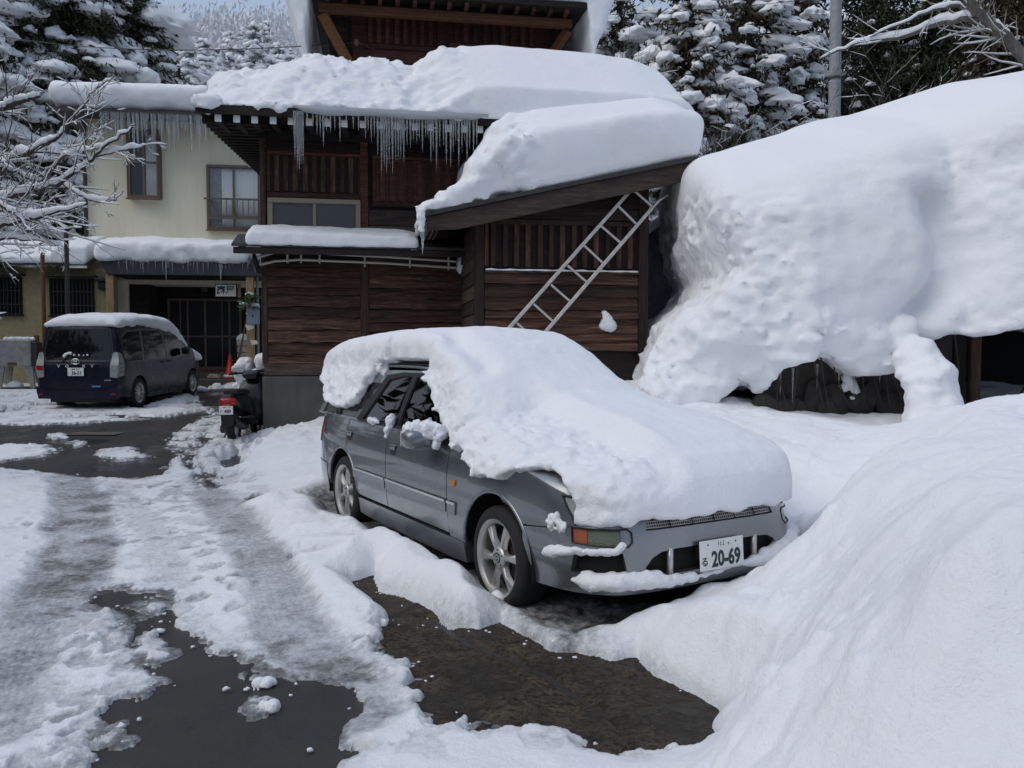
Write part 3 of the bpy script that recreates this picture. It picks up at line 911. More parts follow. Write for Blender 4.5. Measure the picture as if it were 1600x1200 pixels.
# bare patches: the depth falls to nothing, steeply where the snow is deep
wE = np.clip(H * 0.95, 0.02, 0.22)
prof = np.sqrt(np.clip(-bare / wE, 0, 1) + 1e-6)
prof = np.where(bare > 0, 0, prof)
rim_ = 0.035 + 0.16 * fbm(X, Y, 6.2, 4.5, 4, .6)
rim_ = (bare > 0) & (bare < rim_) & (soft < .6)
H = np.where(bare > 0.0, np.where(rim_, 0.001 + .003 * fbm(X, Y, 1.4, 20, 2), -0.03), H * prof - 0.004 * (prof < 0.25))
slush = np.where(rim_, .85, slush); dirt = np.where(rim_, np.clip(.25 + bare * 7 + .5 * fbm(X, Y, 2.4, 9, 3), 0, 1), dirt)
Z = gz(X, Y) + H + 0.013
# under the buildings the sheet dips out of the way is not needed: walls stand in it
V = np.stack([X, Y, Z], -1).reshape(-1, 3)
# drop faces that lie wholly below the ground
keep = (H.reshape(-1)[Q] > -0.028).any(1)
Q = Q[keep]
used = np.unique(Q); re = np.full(len(V), -1); re[used] = np.arange(len(used))
so = mk_np('ground_snow', V[used], re[Q], M_['snow_ground'])
for nm, arr in (('slush', slush), ('dirt', dirt)):
    at = so.data.attributes.new(nm, 'FLOAT', 'POINT')
    at.data.foreach_set('value', np.clip(arr, 0, 1).astype(np.float32).reshape(-1)[used])
tag(so, 'trodden and banked snow covering the yard with grey icy wheel tracks', kind='structure')

def snow_z(x, y):
    """height of the finished snow surface at a place (nearest grid point)"""
    k = int(np.argmin((X - x) ** 2 + (Y - y) ** 2))
    return float(Z.reshape(-1)[k])
# ------------------------------------------------------------------ wooden house
def plank_mesh(name, L, h, th, mat, seed, n=10, tilt=0.030):
    """a rough sawn board along x with uneven lower edge, leaning out a little at the bottom"""
    r = random.Random(seed)
    vs = []; fs = []
    for i in range(n + 1):
        x = L * i / n
        e = r.uniform(-1, 1) * h * 0.055
        w = r.uniform(-1, 1) * 0.004
        vs += [(x, -th - tilt + w, e), (x, -th + w, h * 0.97), (x, 0.02, h * 0.97), (x, 0.02, e)]
    for i in range(n):
        a = i * 4; b = a + 4
        for k in range(4):
            fs.append((a + k, a + (k + 1) % 4, b + (k + 1) % 4, b + k))
    fs += [(3, 2, 1, 0), (n * 4, n * 4 + 1, n * 4 + 2, n * 4 + 3)]
    me = bpy.data.meshes.new(name); me.from_pydata(vs, [], fs)
    bm = bmesh.new(); bm.from_mesh(me); bmesh.ops.recalc_face_normals(bm, faces=bm.faces); bm.to_mesh(me); bm.free()
    me.materials.append(mat)
    return me

def planks(parent, x0, x1, z0, z1, n, y, mat, seed=0, name='plank', th=0.02):
    r = random.Random(seed * 31 + 5)
    hs = [r.uniform(0.75, 1.3) for _ in range(n)]; s = sum(hs)
    z = z0
    pool = [plank_mesh(name, 1.0, 1.0, th, mat, seed * 7 + k) for k in range(4)]
    for k, h in enumerate(hs):
        h = h / s * (z1 - z0)
        o = link(name, pool[k % 4], None, parent)
        o.location = (x0 + r.uniform(-.004, .004), y, z)
        o.scale = (x1 - x0, 1 + r.uniform(-.3, .5), h)
        z += h

def slat_panel(parent, x0, x1, z0, z1, n, y, mat, frac=0.42, th=0.035, name='slat'):
    w = (x1 - x0) / n
    b = MB().box(0, w * frac, -th, 0.012, 0, 1)
    o0 = b.build(name, mat, parent, bevel=0.004)
    r = random.Random(n)
    for k in range(n):
        o = o0 if k == 0 else dup(o0, parent)
        o.location = (x0 + w * (k + 0.5 * (1 - frac)) + r.uniform(-.008, .008), y + r.uniform(-.004, .004), z0)
        o.scale = (1, 1, z1 - z0)

def part_box(name, mat, parent, x0, x1, y0, y1, z0, z1, bevel=0.006):
    return MB().box(x0, x1, y0, y1, z0, z1).build(name, mat, parent, bevel=bevel)

HO = G(412, 690)
HF = Frame((HO.x, HO.y, HO.z), R(9.5))
house = empty('wooden_house', HF.o, HF.yaw, 'dark weathered wooden house with long icicled eave and stacked roofs', 'house')
hx = lambda px, yl=0.0: HF.x(px, yl)
hz = lambda py, px=560, yl=0.0: HF.at(px, py, yl)[1]
W_R = hx(735)                                # where the shed meets the wall
# dark core of the walls
EAVE_L = HF.at(305, 172, -0.9); EAVE_R = HF.at(760, 192, -0.9)
ZE = 0.5 * (EAVE_L[1] + EAVE_R[1])
core = MB()
core.box(0.02, hx(985), 0.03, 7.5, 0.55, ZE - 0.10)
core.build('wall', M_['wood_black'], house)
# concrete base
part_box('concrete_base', M_['concrete_base'], house, 0.0, W_R, -0.07, 0.6, -0.2, hz(588, 450), 0.015)
part_box('sill_beam', M_['wood_grey'], house, 0.03, W_R, -0.055, 0.03, hz(587, 450) + 0.003, hz(568, 450), 0.01)
# posts
part_box('post', M_['wood_post'], house, 0.0, hx(417.5), -0.05, 0.08, hz(568, 450) + .002, ZE - .12, 0.01)
part_box('post', M_['wood_post'], house, hx(563), hx(576), -0.05, 0.05, hz(568, 450) + .002, hz(398), 0.008)
part_box('post', M_['wood_red'], house, hx(563.5), hx(576), -0.045, 0.05, hz(392) + .3, ZE - .12, 0.008)
# lower boards
planks(house, hx(418), hx(562.7), hz(568, 450) + .003, hz(404), 10, 0, M_['wood_plank'], 1)
planks(house, hx(576.5), hx(730), hz(570, 640) + .003, hz(404), 10, 0, M_['wood_plank'], 2)
# lower pent roof over the ground floor
zl0 = hz(388, 500, -0.55)
pent = empty('pent_roof', (0, 0, 0))
pent.parent = house
xl0, xl1 = HF.x(362, -0.6), hx(722)
rb = MB(); rb.prism([(0, 0), (0, 0.035), (1, 0.035), (1, 0)], 0, 1)
M_pent = MB()
M_pent.add([Vector((x, y, z)) for x, y, z in [(xl0, -.62, zl0), (xl1, -.62, zl0), (xl1, 0.02, zl0 + .22), (xl0, 0.02, zl0 + .22), (xl0, -.62, zl0 + .04), (xl1, -.62, zl0 + .04), (xl1, .02, zl0 + .26), (xl0, .02, zl0 + .26)]],
           [(0, 1, 2, 3), (7, 6, 5, 4), (0, 4, 5, 1), (1, 5, 6, 2), (2, 6, 7, 3), (3, 7, 4, 0)])
pr = M_pent.build('roof_sheet', M_['dark_metal'], house)
COL.objects.unlink(pent); bpy.data.objects.remove(pent)
part_box('eave_board', M_['wood_black'], house, xl0 + .02, xl1, -.60, -.565, zl0 - .10, zl0 - .003)
for k in range(7):
    x = xl0 + .12 + k * (xl1 - xl0 - .3) / 6
    MB().bar((x, -.56, zl0 - .03), (x, .03, zl0 + .17), .06, .07).build('rafter', M_['wood_black'], house)
MB().bar((xl0 + .3, -.50, zl0 - .13), (xl0 + .3, .0, zl0 - .30), .05, .08).build('bracket', M_['wood_black'], house)
# upper front wall: boards, slatted panels, window
up0 = hz(392)
planks(house, hx(418), hx(562.8), hz(243, 480), ZE - .16, 2, .0, M_['board_black'], 3, name='board')
for (pa, pb, py0, py1, n, m, fr) in ((424, 560, 302, 244, 9, 'wood_slat', .52), (588, 752, 318, 252, 11, 'wood_red', .6)):
    x0, x1 = hx(pa), hx(pb); z0, z1 = hz(py0, (pa + pb) / 2), hz(py1, (pa + pb) / 2)
    part_box('panel_back', M_['wood_black'] if m == 'wood_slat' else M_['wood_red'], house, x0, x1, -.012, .028, z0, z1)
    slat_panel(house, x0 + .03, x1 - .03, z0 + .012, z1 - .012, n, -.013, M_[m], fr)
    fr_ = 0.05
    part_box('panel_rail', M_['wood_red'], house, x0 - fr_, x1 + fr_, -.04, .026, z1, z1 + fr_)
    part_box('panel_rail', M_['wood_red'], house, x0 - fr_, x1 + fr_, -.04, .026, z0 - fr_ - .02, z0)
    part_box('panel_stile', M_['wood_red'], house, x0 - fr_, x0, -.038, .026, z0 + .002, z1 - .002)
    part_box('panel_stile', M_['wood_red'], house, x1, x1 + fr_, -.038, .026, z0 + .002, z1 - .002)
planks(house, hx(577), hx(790), hz(252, 660) + .06, ZE - .16, 2, .0, M_['board_black'], 4, name='board')
planks(house, hx(577), hx(700), up0 - .2, hz(322, 640) - .07, 4, .0, M_['board_grey'], 5, name='board')
planks(house, hx(418), hx(562.8), up0 - .2, hz(366, 480), 2, .0, M_['board_black'], 6, name='board')
part_box('window_ledge', M_['wood_red'], house, hx(419), hx(562.8), -.07, .02, hz(311, 490), hz(304, 490))

def window(parent, x0, x1, z0, z1, y, fmat, gmat, fw=.06, mull=(0.5,), rails=(), depth=.05, sill=True, name='window'):
    """frame with mullions; panes as sub-parts"""
    b = MB()
    b.box(x0, x1, y - depth, y, z1 - fw, z1); b.box(x0, x1, y - depth, y, z0, z0 + fw)
    b.box(x0, x0 + fw, y - depth + .002, y - .002, z0 + fw, z1 - fw); b.box(x1 - fw, x1, y - depth + .002, y - .002, z0 + fw, z1 - fw)
    w = b.build(name, fmat, parent, bevel=.006)
    xs_ = [x0 + fw] + [x0 + (x1 - x0) * m for m in mull] + [x1 - fw]
    zs_ = [z0 + fw] + [z0 + (z1 - z0) * r_ for r_ in rails] + [z1 - fw]
    for m in mull:
        xm = x0 + (x1 - x0) * m
        MB().box(xm - fw * .3, xm + fw * .3, y - depth * .85, y - .006, z0 + fw + .001, z1 - fw - .001).build('mullion', fmat, w)
    for r_ in rails:
        zm = z0 + (z1 - z0) * r_
        MB().box(x0 + fw + .001, x1 - fw - .001, y - depth * .8, y - .008, zm - fw * .35, zm + fw * .35).build('crossbar', fmat, w)
    for i in range(len(xs_) - 1):
        for j in range(len(zs_) - 1):
            a0 = xs_[i]; a1 = xs_[i + 1]
            yy = y - depth * (.45 if i % 2 else .3)
            MB().box(a0, a1, yy - .004, yy, zs_[j], zs_[j + 1]).build('pane', gmat, w)
    if sill:
        MB().box(x0 - .03, x1 + .03, y - depth - .05, y - .003, z0 - .035, z0 - .002).build('sill', fmat, w, bevel=.005)
    return w
window(house, hx(420), hx(564), hz(366, 490), hz(312, 490), -.05, M_['alu_tan'], M_['glass_frost'], .075, (.5,), (), .06)

# main roof: slab rising to the back, rafters with white painted ends
SL = 0.08
XR0, XR1 = EAVE_L[0], HF.at(1020, 185, -0.9)[0]
YF = -0.9
rv = []
for (x, y, up) in ((XR0, YF, 0), (XR1, YF, 0), (XR1, 8, 0), (XR0, 8, 0)):
    rv.append(Vector((x, y, ZE + (y - YF) * SL)))
rb = MB(); rb.add(rv + [v + Vector((0, 0, .07)) for v in rv], [(3, 2, 1, 0), (4, 5, 6, 7), (0, 1, 5, 4), (1, 2, 6, 5), (2, 3, 7, 6), (3, 0, 4, 7)])
rb.build('roof', M_['wood_black'], house)
part_box('eave_board', M_['wood_black'], house, XR0, XR1, YF - .03, YF, ZE - .045, ZE + .085, .006)
raf_px = [341, 370, 398, 427, 455, 483, 512, 538, 567, 594, 620, 648, 673, 700, 725, 750, 775]
r0 = None
for px in raf_px:
    x = HF.x(px, YF + .06, 192)
    if r0 is None:
        r0 = MB().bar((0, 0, 0), (0, .95, .95 * SL), .085, .10).build('rafter', M_['wood_black'], house)
        e0 = MB().box(-.046, .046, -.012, .0, -.052, .052).build('rafter_end', M_['white_paint'], r0, bevel=.004)
        o = r0
    else:
        o = dup(r0, house); dup(e0, o)
    o.location = (x, YF + .055, ZE - .09 + .055 * SL)
part_box('wall_plate', M_['wood_black'], house, -.02, XR1 - .3, -.06, .04, ZE - .155, ZE - .055 + .05, .006)
# left eave: short rafters seen from below, one behind the other
r1 = MB().bar((0, 0, 0), (.92, 0, 0), .09, .10).build('rafter', M_['wood_black'], house)
for k in range(24):
    y = -.55 + k * .30
    o = r1 if k == 0 else dup(r1, house)
    o.location = (XR0 + .03, y, ZE - .07 + (y - YF) * SL)
    o.name = 'rafter'
# pipes along the wall under the pent roof
def pipe(pts, r_=.022):
    return MB().tube(pts, r_, 8)
zpu = HF.at(600, 401, -.10)[1]; zpl = HF.at(600, 411, -.10)[1]
xa, xb = HF.x(399, -.12), hx(712)
pu = [(xb, -.10, zpu - .055), (hx(600), -.10, zpu), (hx(470), -.10, zpu + .04), (hx(430), -.12, zpu + .03), (xa + .1, -.14, zpu - .03)]
pl = [(xb, -.10, zpl - .055), (hx(600), -.10, zpl), (hx(470), -.10, zpl + .03), (hx(430), -.12, zpl + .0), (xa + .1, -.14, zpl - .055)]
bend = [(xa + .02, -.14, pu[-1][2] - .01), (xa - .02, -.14, (pu[-1][2] + pl[-1][2]) / 2), (xa + .02, -.14, pl[-1][2] + .01)]
wp = MB().tube(pu + bend + pl[::-1], .020, 8).build('water_pipe', M_['pipe'], house, smooth=60)
c0 = None
for px in (450, 471, 500, 570, 640, 700):
    x = hx(px)
    if c0 is None:
        c0 = MB().box(-.012, .012, -.128, -.02, -.14, .05).build('pipe_clip', M_['pipe'], wp); o = c0
    else: o = dup(c0, wp)
    o.location = (x, 0, zpu + (.02 if px < 560 else -.02 if px < 650 else -.045))
# bent vent pipe by the corner post
MB().tube([HF.w(0, 0, 0) * 0 + Vector((HF.x(417, -.12), -.08, hz(228, 417))), Vector((HF.x(411.5, -.12), -.12, hz(236, 411))), Vector((HF.x(413, -.12), -.12, hz(314, 413)))], .018, 8).build('vent_pipe', M_['wood_grey'], house, smooth=60)

# ---- third storey with its own eave
Y3, YB = 2.25, 1.75
z3 = lambda py, px=690, yl=Y3: HF.at(px, py, yl)[1]
x3 = lambda px, yl=Y3, py=60: HF.at(px, py, yl)[0]
wl0, wl1 = x3(549), x3(860)
zb0 = HF.at(500, 6, YB)[1]; zb1 = HF.at(890, 44, YB)[1]
ZB = 0.5 * (zb0 + zb1)
part_box('upper_wall', M_['wood_red'], house, wl0, wl1, Y3 + .03, Y3 + 3, ZE + .2, ZB + .35)
for (pa, pb, n) in ((572, 680, 8), (706, 838, 9)):
    x0, x1 = x3(pa), x3(pb)
    slat_panel(house, x0, x1, z3(70, (pa + pb) / 2), z3(24, (pa + pb) / 2), n, Y3 + .03, M_['wood_red'], .5, .05)
    part_box('panel_rail', M_['wood_red'], house, x0 - .05, x1 + .05, Y3 - .02, Y3 + .028, z3(78, (pa + pb) / 2), z3(71, (pa + pb) / 2))
part_box('post', M_['wood_red'], house, x3(683), x3(697), Y3 - .03, Y3 + .028, ZE + .3, ZB + .2)
planks(house, wl0 + .02, x3(682), ZE + .35, z3(79, 620), 6, Y3 + .03, M_['board_red'], 8, name='board')
planks(house, x3(698), wl1 - .02, ZE + .35, z3(79, 770), 6, Y3 + .03, M_['board_red'], 9, name='board')
_tp = [HF.at(a, b, Y3 + .12) for a, b in ((499, 4), (893, 38), (870, 95), (868, 140), (522, 140), (521, 105))]
MB().prism(_tp, Y3 + .12, Y3 + .2).build('gable_boarding', M_['board_black'], house)
bx0, bx1 = HF.at(498, 6, YB)[0], HF.at(893, 44, YB)[0]
MB().bar((bx0, YB, ZB), (bx1, YB, ZB), .14, .15).build('eave_beam', M_['wood_orange'], house, bevel=.01)
zst = HF.at(550, 108, Y3)[1]
MB().bar((bx0 + .05, YB + .05, ZB - .08), (wl0 + .02, Y3 - .10, zst - .05), .13, .15).build('eave_brace', M_['wood_orange'], house, bevel=.01)
MB().bar((bx1 - .05, YB + .05, ZB - .08), (wl1 - .02, Y3 - .06, z3(88, 855) - .05), .13, .15).build('eave_brace', M_['wood_orange'], house, bevel=.01)
ux0, ux1 = bx0 - .12, bx1 + .2
rv = [Vector((x, y, ZB + .16 + (y - YB + .35) * .04)) for x, y in ((ux0, YB - .35), (ux1, YB - .35), (ux1, Y3 + 3.6), (ux0, Y3 + 3.6))]
rb = MB(); rb.add(rv + [v + Vector((0, 0, .10)) for v in rv], [(3, 2, 1, 0), (4, 5, 6, 7), (0, 1, 5, 4), (1, 2, 6, 5), (2, 3, 7, 6), (3, 0, 4, 7)])
rb.build('upper_roof', M_['wood_black'], house)
r2 = MB().bar((0, -.30, 0), (0, 1.6, .06), .07, .08).build('rafter', M_['wood_red'], house)
nraf = 15
for k in range(nraf):
    o = r2 if k == 0 else dup(r2, house)
    o.location = (bx0 + .15 + k * (bx1 - bx0 - .3) / (nraf - 1), YB, ZB + .117)
# insulator where the wire lands
ins_ = MB().lathe([(.001, -.06), (.03, -.05), (.042, 0), (.03, .05), (.001, .06)], 12).build('insulator', M_['wood_pale'], house, smooth=True)
ins_.location = (x3(557, Y3 - .3, 66), Y3 - .3, HF.at(557, 66, Y3 - .3)[1])
MB().tube([(ins_.location.x + .03, Y3 - .3, ins_.location.z), (ins_.location.x + .32, Y3 - .02, ins_.location.z - .01)], .012, 6).build('insulator_arm', M_['dark_metal'], house)

# ------------------------------------------------------------------ shed at the right, built against the house
YS = -1.76
SO = HF.w(hx(742, YS), YS, 0.0)
SO.z = HF.o.z
SF = Frame(SO, HF.yaw)
shed = empty('wooden_shed', SF.o, SF.yaw, 'low wooden shed with slatted panel under a sloping snow loaded roof', 'shed')
sx = lambda px, py=430, yl=0.0: SF.at(px, py, yl)[0]
sz = lambda py, px=870, yl=0.0: SF.at(px, py, yl)[1]
s_r = sx(1012)
ra = SF.at(664, 338, -.38); rb_ = SF.at(1090, 250, -.38)
slope = (rb_[1] - ra[1]) / (rb_[0] - ra[0])
zr = lambda x: ra[1] + (x - ra[0]) * slope
MB().prism([(.02, -.2), (s_r - .02, -.2), (s_r - .02, zr(s_r) - .12), (.02, zr(.02) - .12)], .03, 1.72).build('wall', M_['wood_black'], shed)
part_box('post', M_['wood_post'], shed, -.0, sx(756), -.04, .10, -.2, zr(0) - .14, .01)
part_box('post', M_['wood_post'], shed, sx(997), s_r, -.04, .10, -.2, zr(s_r - .1) - .14, .01)
planks(shed, sx(757), sx(996.5), sz(548), sz(427), 7, .02, M_['wood_plank'], 12)
part_box('ledge', M_['wood_plank'], shed, sx(757), sx(996.5), -.05, .02, sz(425.5) - .02, sz(424.5))
x0, x1, z0, z1 = sx(762), sx(992), sz(418), sz(352)
slat_panel(shed, x0, x1, z0, z1, 13, .02, M_['wood_slat'], .42, .045)
part_box('panel_rail', M_['wood_post'], shed, sx(757), sx(996.5), -.03, .02, z1 + .002, z1 + .07)
part_box('panel_stile', M_['wood_slat'], shed, sx(757), sx(763), -.03, .02, z0, z1)
planks(shed, sx(757), sx(996.5), z1 + .075, z1 + .40, 2, .025, M_['board_black'], 13, name='board')
# shed's side wall towards the pent roof, boards running back
bl = plank_mesh('side_plank', 1.0, 1.0, .02, M_['board_grey'], 77)
zz = .3
k = 0
while zz < zr(0) - .2:
    o = link('side_plank', bl, None, shed)
    o.rotation_euler = (0, 0, -math.pi / 2)
    o.location = (.02, 1.70, zz); o.scale = (1.60, 1, .20)
    zz += .205; k += 1
# roof slab, barge board and lookout ends at the low corner
MB().prism([(ra[0], ra[1]), (rb_[0], rb_[1]), (rb_[0], rb_[1] + .055), (ra[0], ra[1] + .055)], -.40, 1.9).build('roof', M_['dark_metal'], shed)
MB().prism([(ra[0] + .03, ra[1] - .01 - .17), (ra[0] + .42, zr(ra[0] + .42) - .255), (rb_[0] - .04, rb_[1] - .01 - .26), (rb_[0] - .03, rb_[1] - .004), (ra[0] + .03, ra[1] - .004)], -.36, -.32).build('barge_board', M_['wood_grey'], shed, bevel=.006)
for k in range(3):
    MB().bar((ra[0] + .05 + .06 * k, -.31 + .02 * k, ra[1] - .10), (ra[0] + .05 + .06 * k, .6, ra[1] - .10), .028, .17).build('eave_board', M_['wood_grey'], shed)
for k in range(8):
    x = ra[0] + .35 + k * (rb_[0] - ra[0] - .5) / 7
    MB().bar((x, -.31, zr(x) - .06), (x, 0.02, zr(x) - .06), .07, .09).build('lookout', M_['wood_black'], shed)
# round white dome lamp on the shed's side wall
lz = SF.side(716, 415, -.05)
M_l = Matrix.Translation((-.005, lz[0], lz[1])) @ Matrix.Rotation(-math.pi / 2, 4, 'Y')
wlamp = MB().lathe([(.001, .10), (.06, .095), (.12, .075), (.165, .04), (.18, .0), (.17, -.02)], 24, M_l).build('wall_lamp', M_['white_paint'], None, smooth=50)
wlamp.location = SF.o; wlamp.rotation_euler = (0, 0, SF.yaw)
tag(wlamp, 'round white dome lamp with dark bars on the shed side wall', 'wall lamp')
for dz in (-.03, .04):
    MB().bar((-.11 + abs(dz) * .2, lz[0] - .17, lz[1] + dz), (-.11 + abs(dz) * .2, lz[0] + .17, lz[1] + dz), .012, .016).build('guard_bar', M_['black_trim'], wlamp)
# red extinguisher stand / pipe below it
dp = MB().box(-.10, -.02, lz[0] - .04, lz[0] + .04, lz[1] - 1.05, lz[1] - .42).build('drain_pipe', M_['rust'], shed, bevel=.02)

# ladder hung on the shed front
LY = -.14
lad = empty('ladder', SF.w(sx(830, 512, LY), LY, 0), SF.yaw, 'aluminium ladder leaning diagonally across the shed front', 'ladder')
LO = np.array([sx(830, 512, LY), 0.0])
def lp(px, py):
    x, z = SF.at(px, py, LY)
    return Vector((x - LO[0], 0, z))
def ext(a, b, t): return a + (b - a) * t
A0, A1 = lp(796, 512), lp(984, 299)
B0, B1 = lp(857, 513), lp(1019, 325)
Abot = ext(A1, A0, 1.62); Bbot = ext(B1, B0, 1.75)
MB().bar(Abot, A1, .05, .028, (0, 1, 0)).build('rail', M_['alu'], lad, bevel=.005)
MB().bar(Bbot, B1, .05, .028, (0, 1, 0)).build('rail', M_['alu'], lad, bevel=.005)
MB().tube([B1, lp(1030, 313), lp(1043, 305)], .02, 8).build('rail_hook', M_['alu'], lad, smooth=True)
for (a, b, c, d) in ((834, 475, 865, 503), (861, 445, 892, 472), (887, 415, 918, 442), (913, 384, 943, 412), (939, 353, 970, 380), (966, 322, 995, 351), (990, 297, 1019, 323), (808, 505, 838, 532)):
    MB().bar(lp(a, b), lp(c, d), .03, .035, (0, 1, 0)).build('rung', M_['alu'], lad, bevel=.005)

# ------------------------------------------------------------------ yellow house
YO = G(137, 618)
yz = float(gz(0, 24.0))
YO = P(139, 560, 24.0); YO.z = yz
YF_ = Frame(YO, R(8.0))
yel = empty('yellow_house', YF_.o, YF_.yaw, 'two storey pale yellow plastered house with brown windows behind the van', 'house')
yx = lambda px, yl=0.0, py=300: YF_.at(px, py, yl)[0]
yh = lambda py, px=250, yl=0.0: YF_.at(px, py, yl)[1]
zt = yh(189, 240)
XE = yx(520)
part_box('wall', M_['yellow_plaster'], yel, 0, XE, 0, 6.5, 2.9, zt, 0)
# roof slab under the snow
MB().prism([(yx(80, -.7), zt), (XE, zt), (XE, zt + .12), (yx(80, -.7), zt + .12)], -.75, 7.2).build('roof', M_['dark_metal'], yel)
part_box('gutter', M_['dark_metal'], yel, yx(84, -.8), XE, -.85, -.755, zt - .03, zt + .06)
# windows
bw = window(yel, yx(203), yx(254), yh(312, 230), yh(205, 230), -.16, M_['alu_brown'], M_['glass'], .09, (.5,), (.52,), .10)
part_box('window_box', M_['alu_brown'], yel, yx(202), yx(255), -.158, .0, yh(313, 230), yh(204, 230))
bpy.data.objects.remove(bpy.data.objects['window_box'])
for (a, b) in ((yx(203), yx(203) + .05), (yx(254) - .05, yx(254))):
    MB().box(a, b, -.258, .0, yh(311, 230), yh(206, 230)).build('window_cheek', M_['alu_brown'], bw)
def curtain(parent, x0, x1, z0, z1, y, seed):
    n = 40
    vs = []; fs = []
    for i in range(n + 1):
        x = x0 + (x1 - x0) * i / n
        for z in (z0, z1):
            vs.append((x, y + .009 * math.sin(i * 1.35 + seed) + .004 * math.sin(i * 3.1), z))
    for i in range(n): fs.append((2 * i, 2 * i + 2, 2 * i + 3, 2 * i + 1))
    o = mk('curtain', vs, fs, M_['curtain'], parent, True)
    m = o.modifiers.new('s', 'SOLIDIFY'); m.thickness = .006
    return o
part_box('room_back', M_['dark_void'], yel, yx(203) + .01, yx(254) - .01, -.012, -.003, yh(311, 230), yh(206, 230), 0)
curtain(yel, yx(229), yx(250), yh(309, 230), yh(207, 230), -.03, 1)
bw2 = window(yel, yx(324), yx(408), yh(360, 360), yh(259, 360), -.05, M_['alu_brown'], M_['glass'], .08, (.5,), (.20,), .08)
part_box('room_back', M_['dark_void'], yel, yx(324) + .01, yx(408) - .01, -.008, -.003, yh(359, 360), yh(260, 360), 0)
part_box('inner_wall', M_['pole'], yel, yx(327), yx(350), -.016, -.0085, yh(358, 340), yh(262, 340), 0)
curtain(yel, yx(347), yx(404), yh(357, 360), yh(262, 360), -.032, 2)
# balcony rail in front of the big window
za, zb = yh(311, 360, -.35), yh(341, 360, -.35)
xa_, xb_ = yx(318, -.35), yx(406, -.35)
br = MB().bar((xa_, -.35, za), (xb_, -.35, za), .05, .05).build('window_rail', M_['alu_brown'], yel)
MB().bar((xa_ + .12, -.35, zb), (xb_, -.35, zb), .04, .05).build('bottom_rail', M_['alu_brown'], br)
for e in (xa_ + .12, xb_):
    MB().bar((e, -.35, za - .02), (e, .0, za - .02), .04, .04).build('rail_arm', M_['alu_brown'], br)
b0 = MB().box(-.012, .012, -.362, -.338, zb, za).build('baluster', M_['alu_brown'], br)
for k in range(9):
    o = b0 if k == 0 else dup(b0, br)
    o.location.x = xa_ + .18 + k * (xb_ - xa_ - .2) / 9
# downpipe on the corner
MB().tube([(.04, -.10, zt - .1), (.04, -.10, yh(378, 141))], .06, 8).build('downpipe', M_['dark_metal'], yel, smooth=60)
part_box('downpipe_shoe', M_['dark_metal'], yel, -.05, .14, -.22, -.04, yh(397, 141), yh(378, 141), .01)
# entrance canopy
CYL = -1.7
zc0, zc1 = yh(430, 270, CYL), yh(403, 270, CYL)
xc0, xc1 = yx(152, CYL, 420), yx(420, CYL, 420)
cw = MB(); cw.prism([(xc0 + .25, zc0), (xc1, zc0), (xc1, zc1), (xc0, zc1)], CYL, CYL + .08).build('canopy_fascia', M_['canopy_metal'], yel, bevel=.01)
part_box('canopy_roof', M_['canopy_metal'], yel, xc0, xc1, CYL + .08, .02, zc1 - .10, zc1, 0)
part_box('canopy_ceiling', M_['wood_black'], yel, xc0 + .25, xc1, CYL + .085, .9, zc0, zc0 + .05, 0)
# ground floor: recess with sliding doors
YD = .9
xd0, xd1 = yx(200, 0, 500), yx(425, 0, 500)
part_box('entrance_wall', M_['wood_black'], yel, xd0, xd1, YD + .06, YD + .2, -.1, 3.2, 0)
part_box('entrance_side', M_['wood_black'], yel, xd0, xd0 + .6, .02, YD + .05, -.1, 3.0, 0)
dz = lambda py, px=320: YF_.at(px, py, YD)[1]
dx = lambda px: YF_.at(px, 500, YD)[0]
door_l, door_r = dx(262), dx(375)
sd_ = part_box('sliding_door', M_['glass_dark'], yel, door_l, door_r, YD + .01, YD + .03, dz(577), dz(467), 0)
for px, w in ((262, .06), (281, .03), (292, .05), (319, .06), (346, .03), (357, .05), (374, .06)):
    part_box('stile', M_['alu_brown'], sd_, dx(px), dx(px) + w, YD - .02, YD + .028, dz(578), dz(466))
for py, h in ((470, .07), (527, .05), (579, .12)):
    part_box('door_rail', M_['alu_brown'], sd_, door_l + .001, door_r + .04, YD - .015, YD + .026, dz(py) , dz(py) + h)
part_box('transom', M_['wood_black'], yel, dx(255), dx(385), YD - .04, YD + .05, dz(467), dz(458))
window(yel, dx(261), dx(312), dz(459), dz(436), YD + .03, M_['wood_black'], M_['glass_dark'], .05, (), (), .05, False, 'transom_window')
window(yel, dx(313), dx(328), dz(459), dz(436), YD + .03, M_['wood_black'], M_['glass_frost'], .05, (), (), .05, False, 'transom_window')
# doorstep
part_box('doorstep', M_['stone_step'], yel, dx(250), xd1, YD - 1.0, YD + .1, -.15, dz(581), .02)
part_box('doorstep', M_['stone_step'], yel, dx(290), xd1, YD - 1.9, YD - 1.003, -.2, dz(581) - .16, .02)
part_box('door_base', M_['rust'], yel, door_l, door_r, YD - .03, YD - .022, dz(582), dz(577), 0)
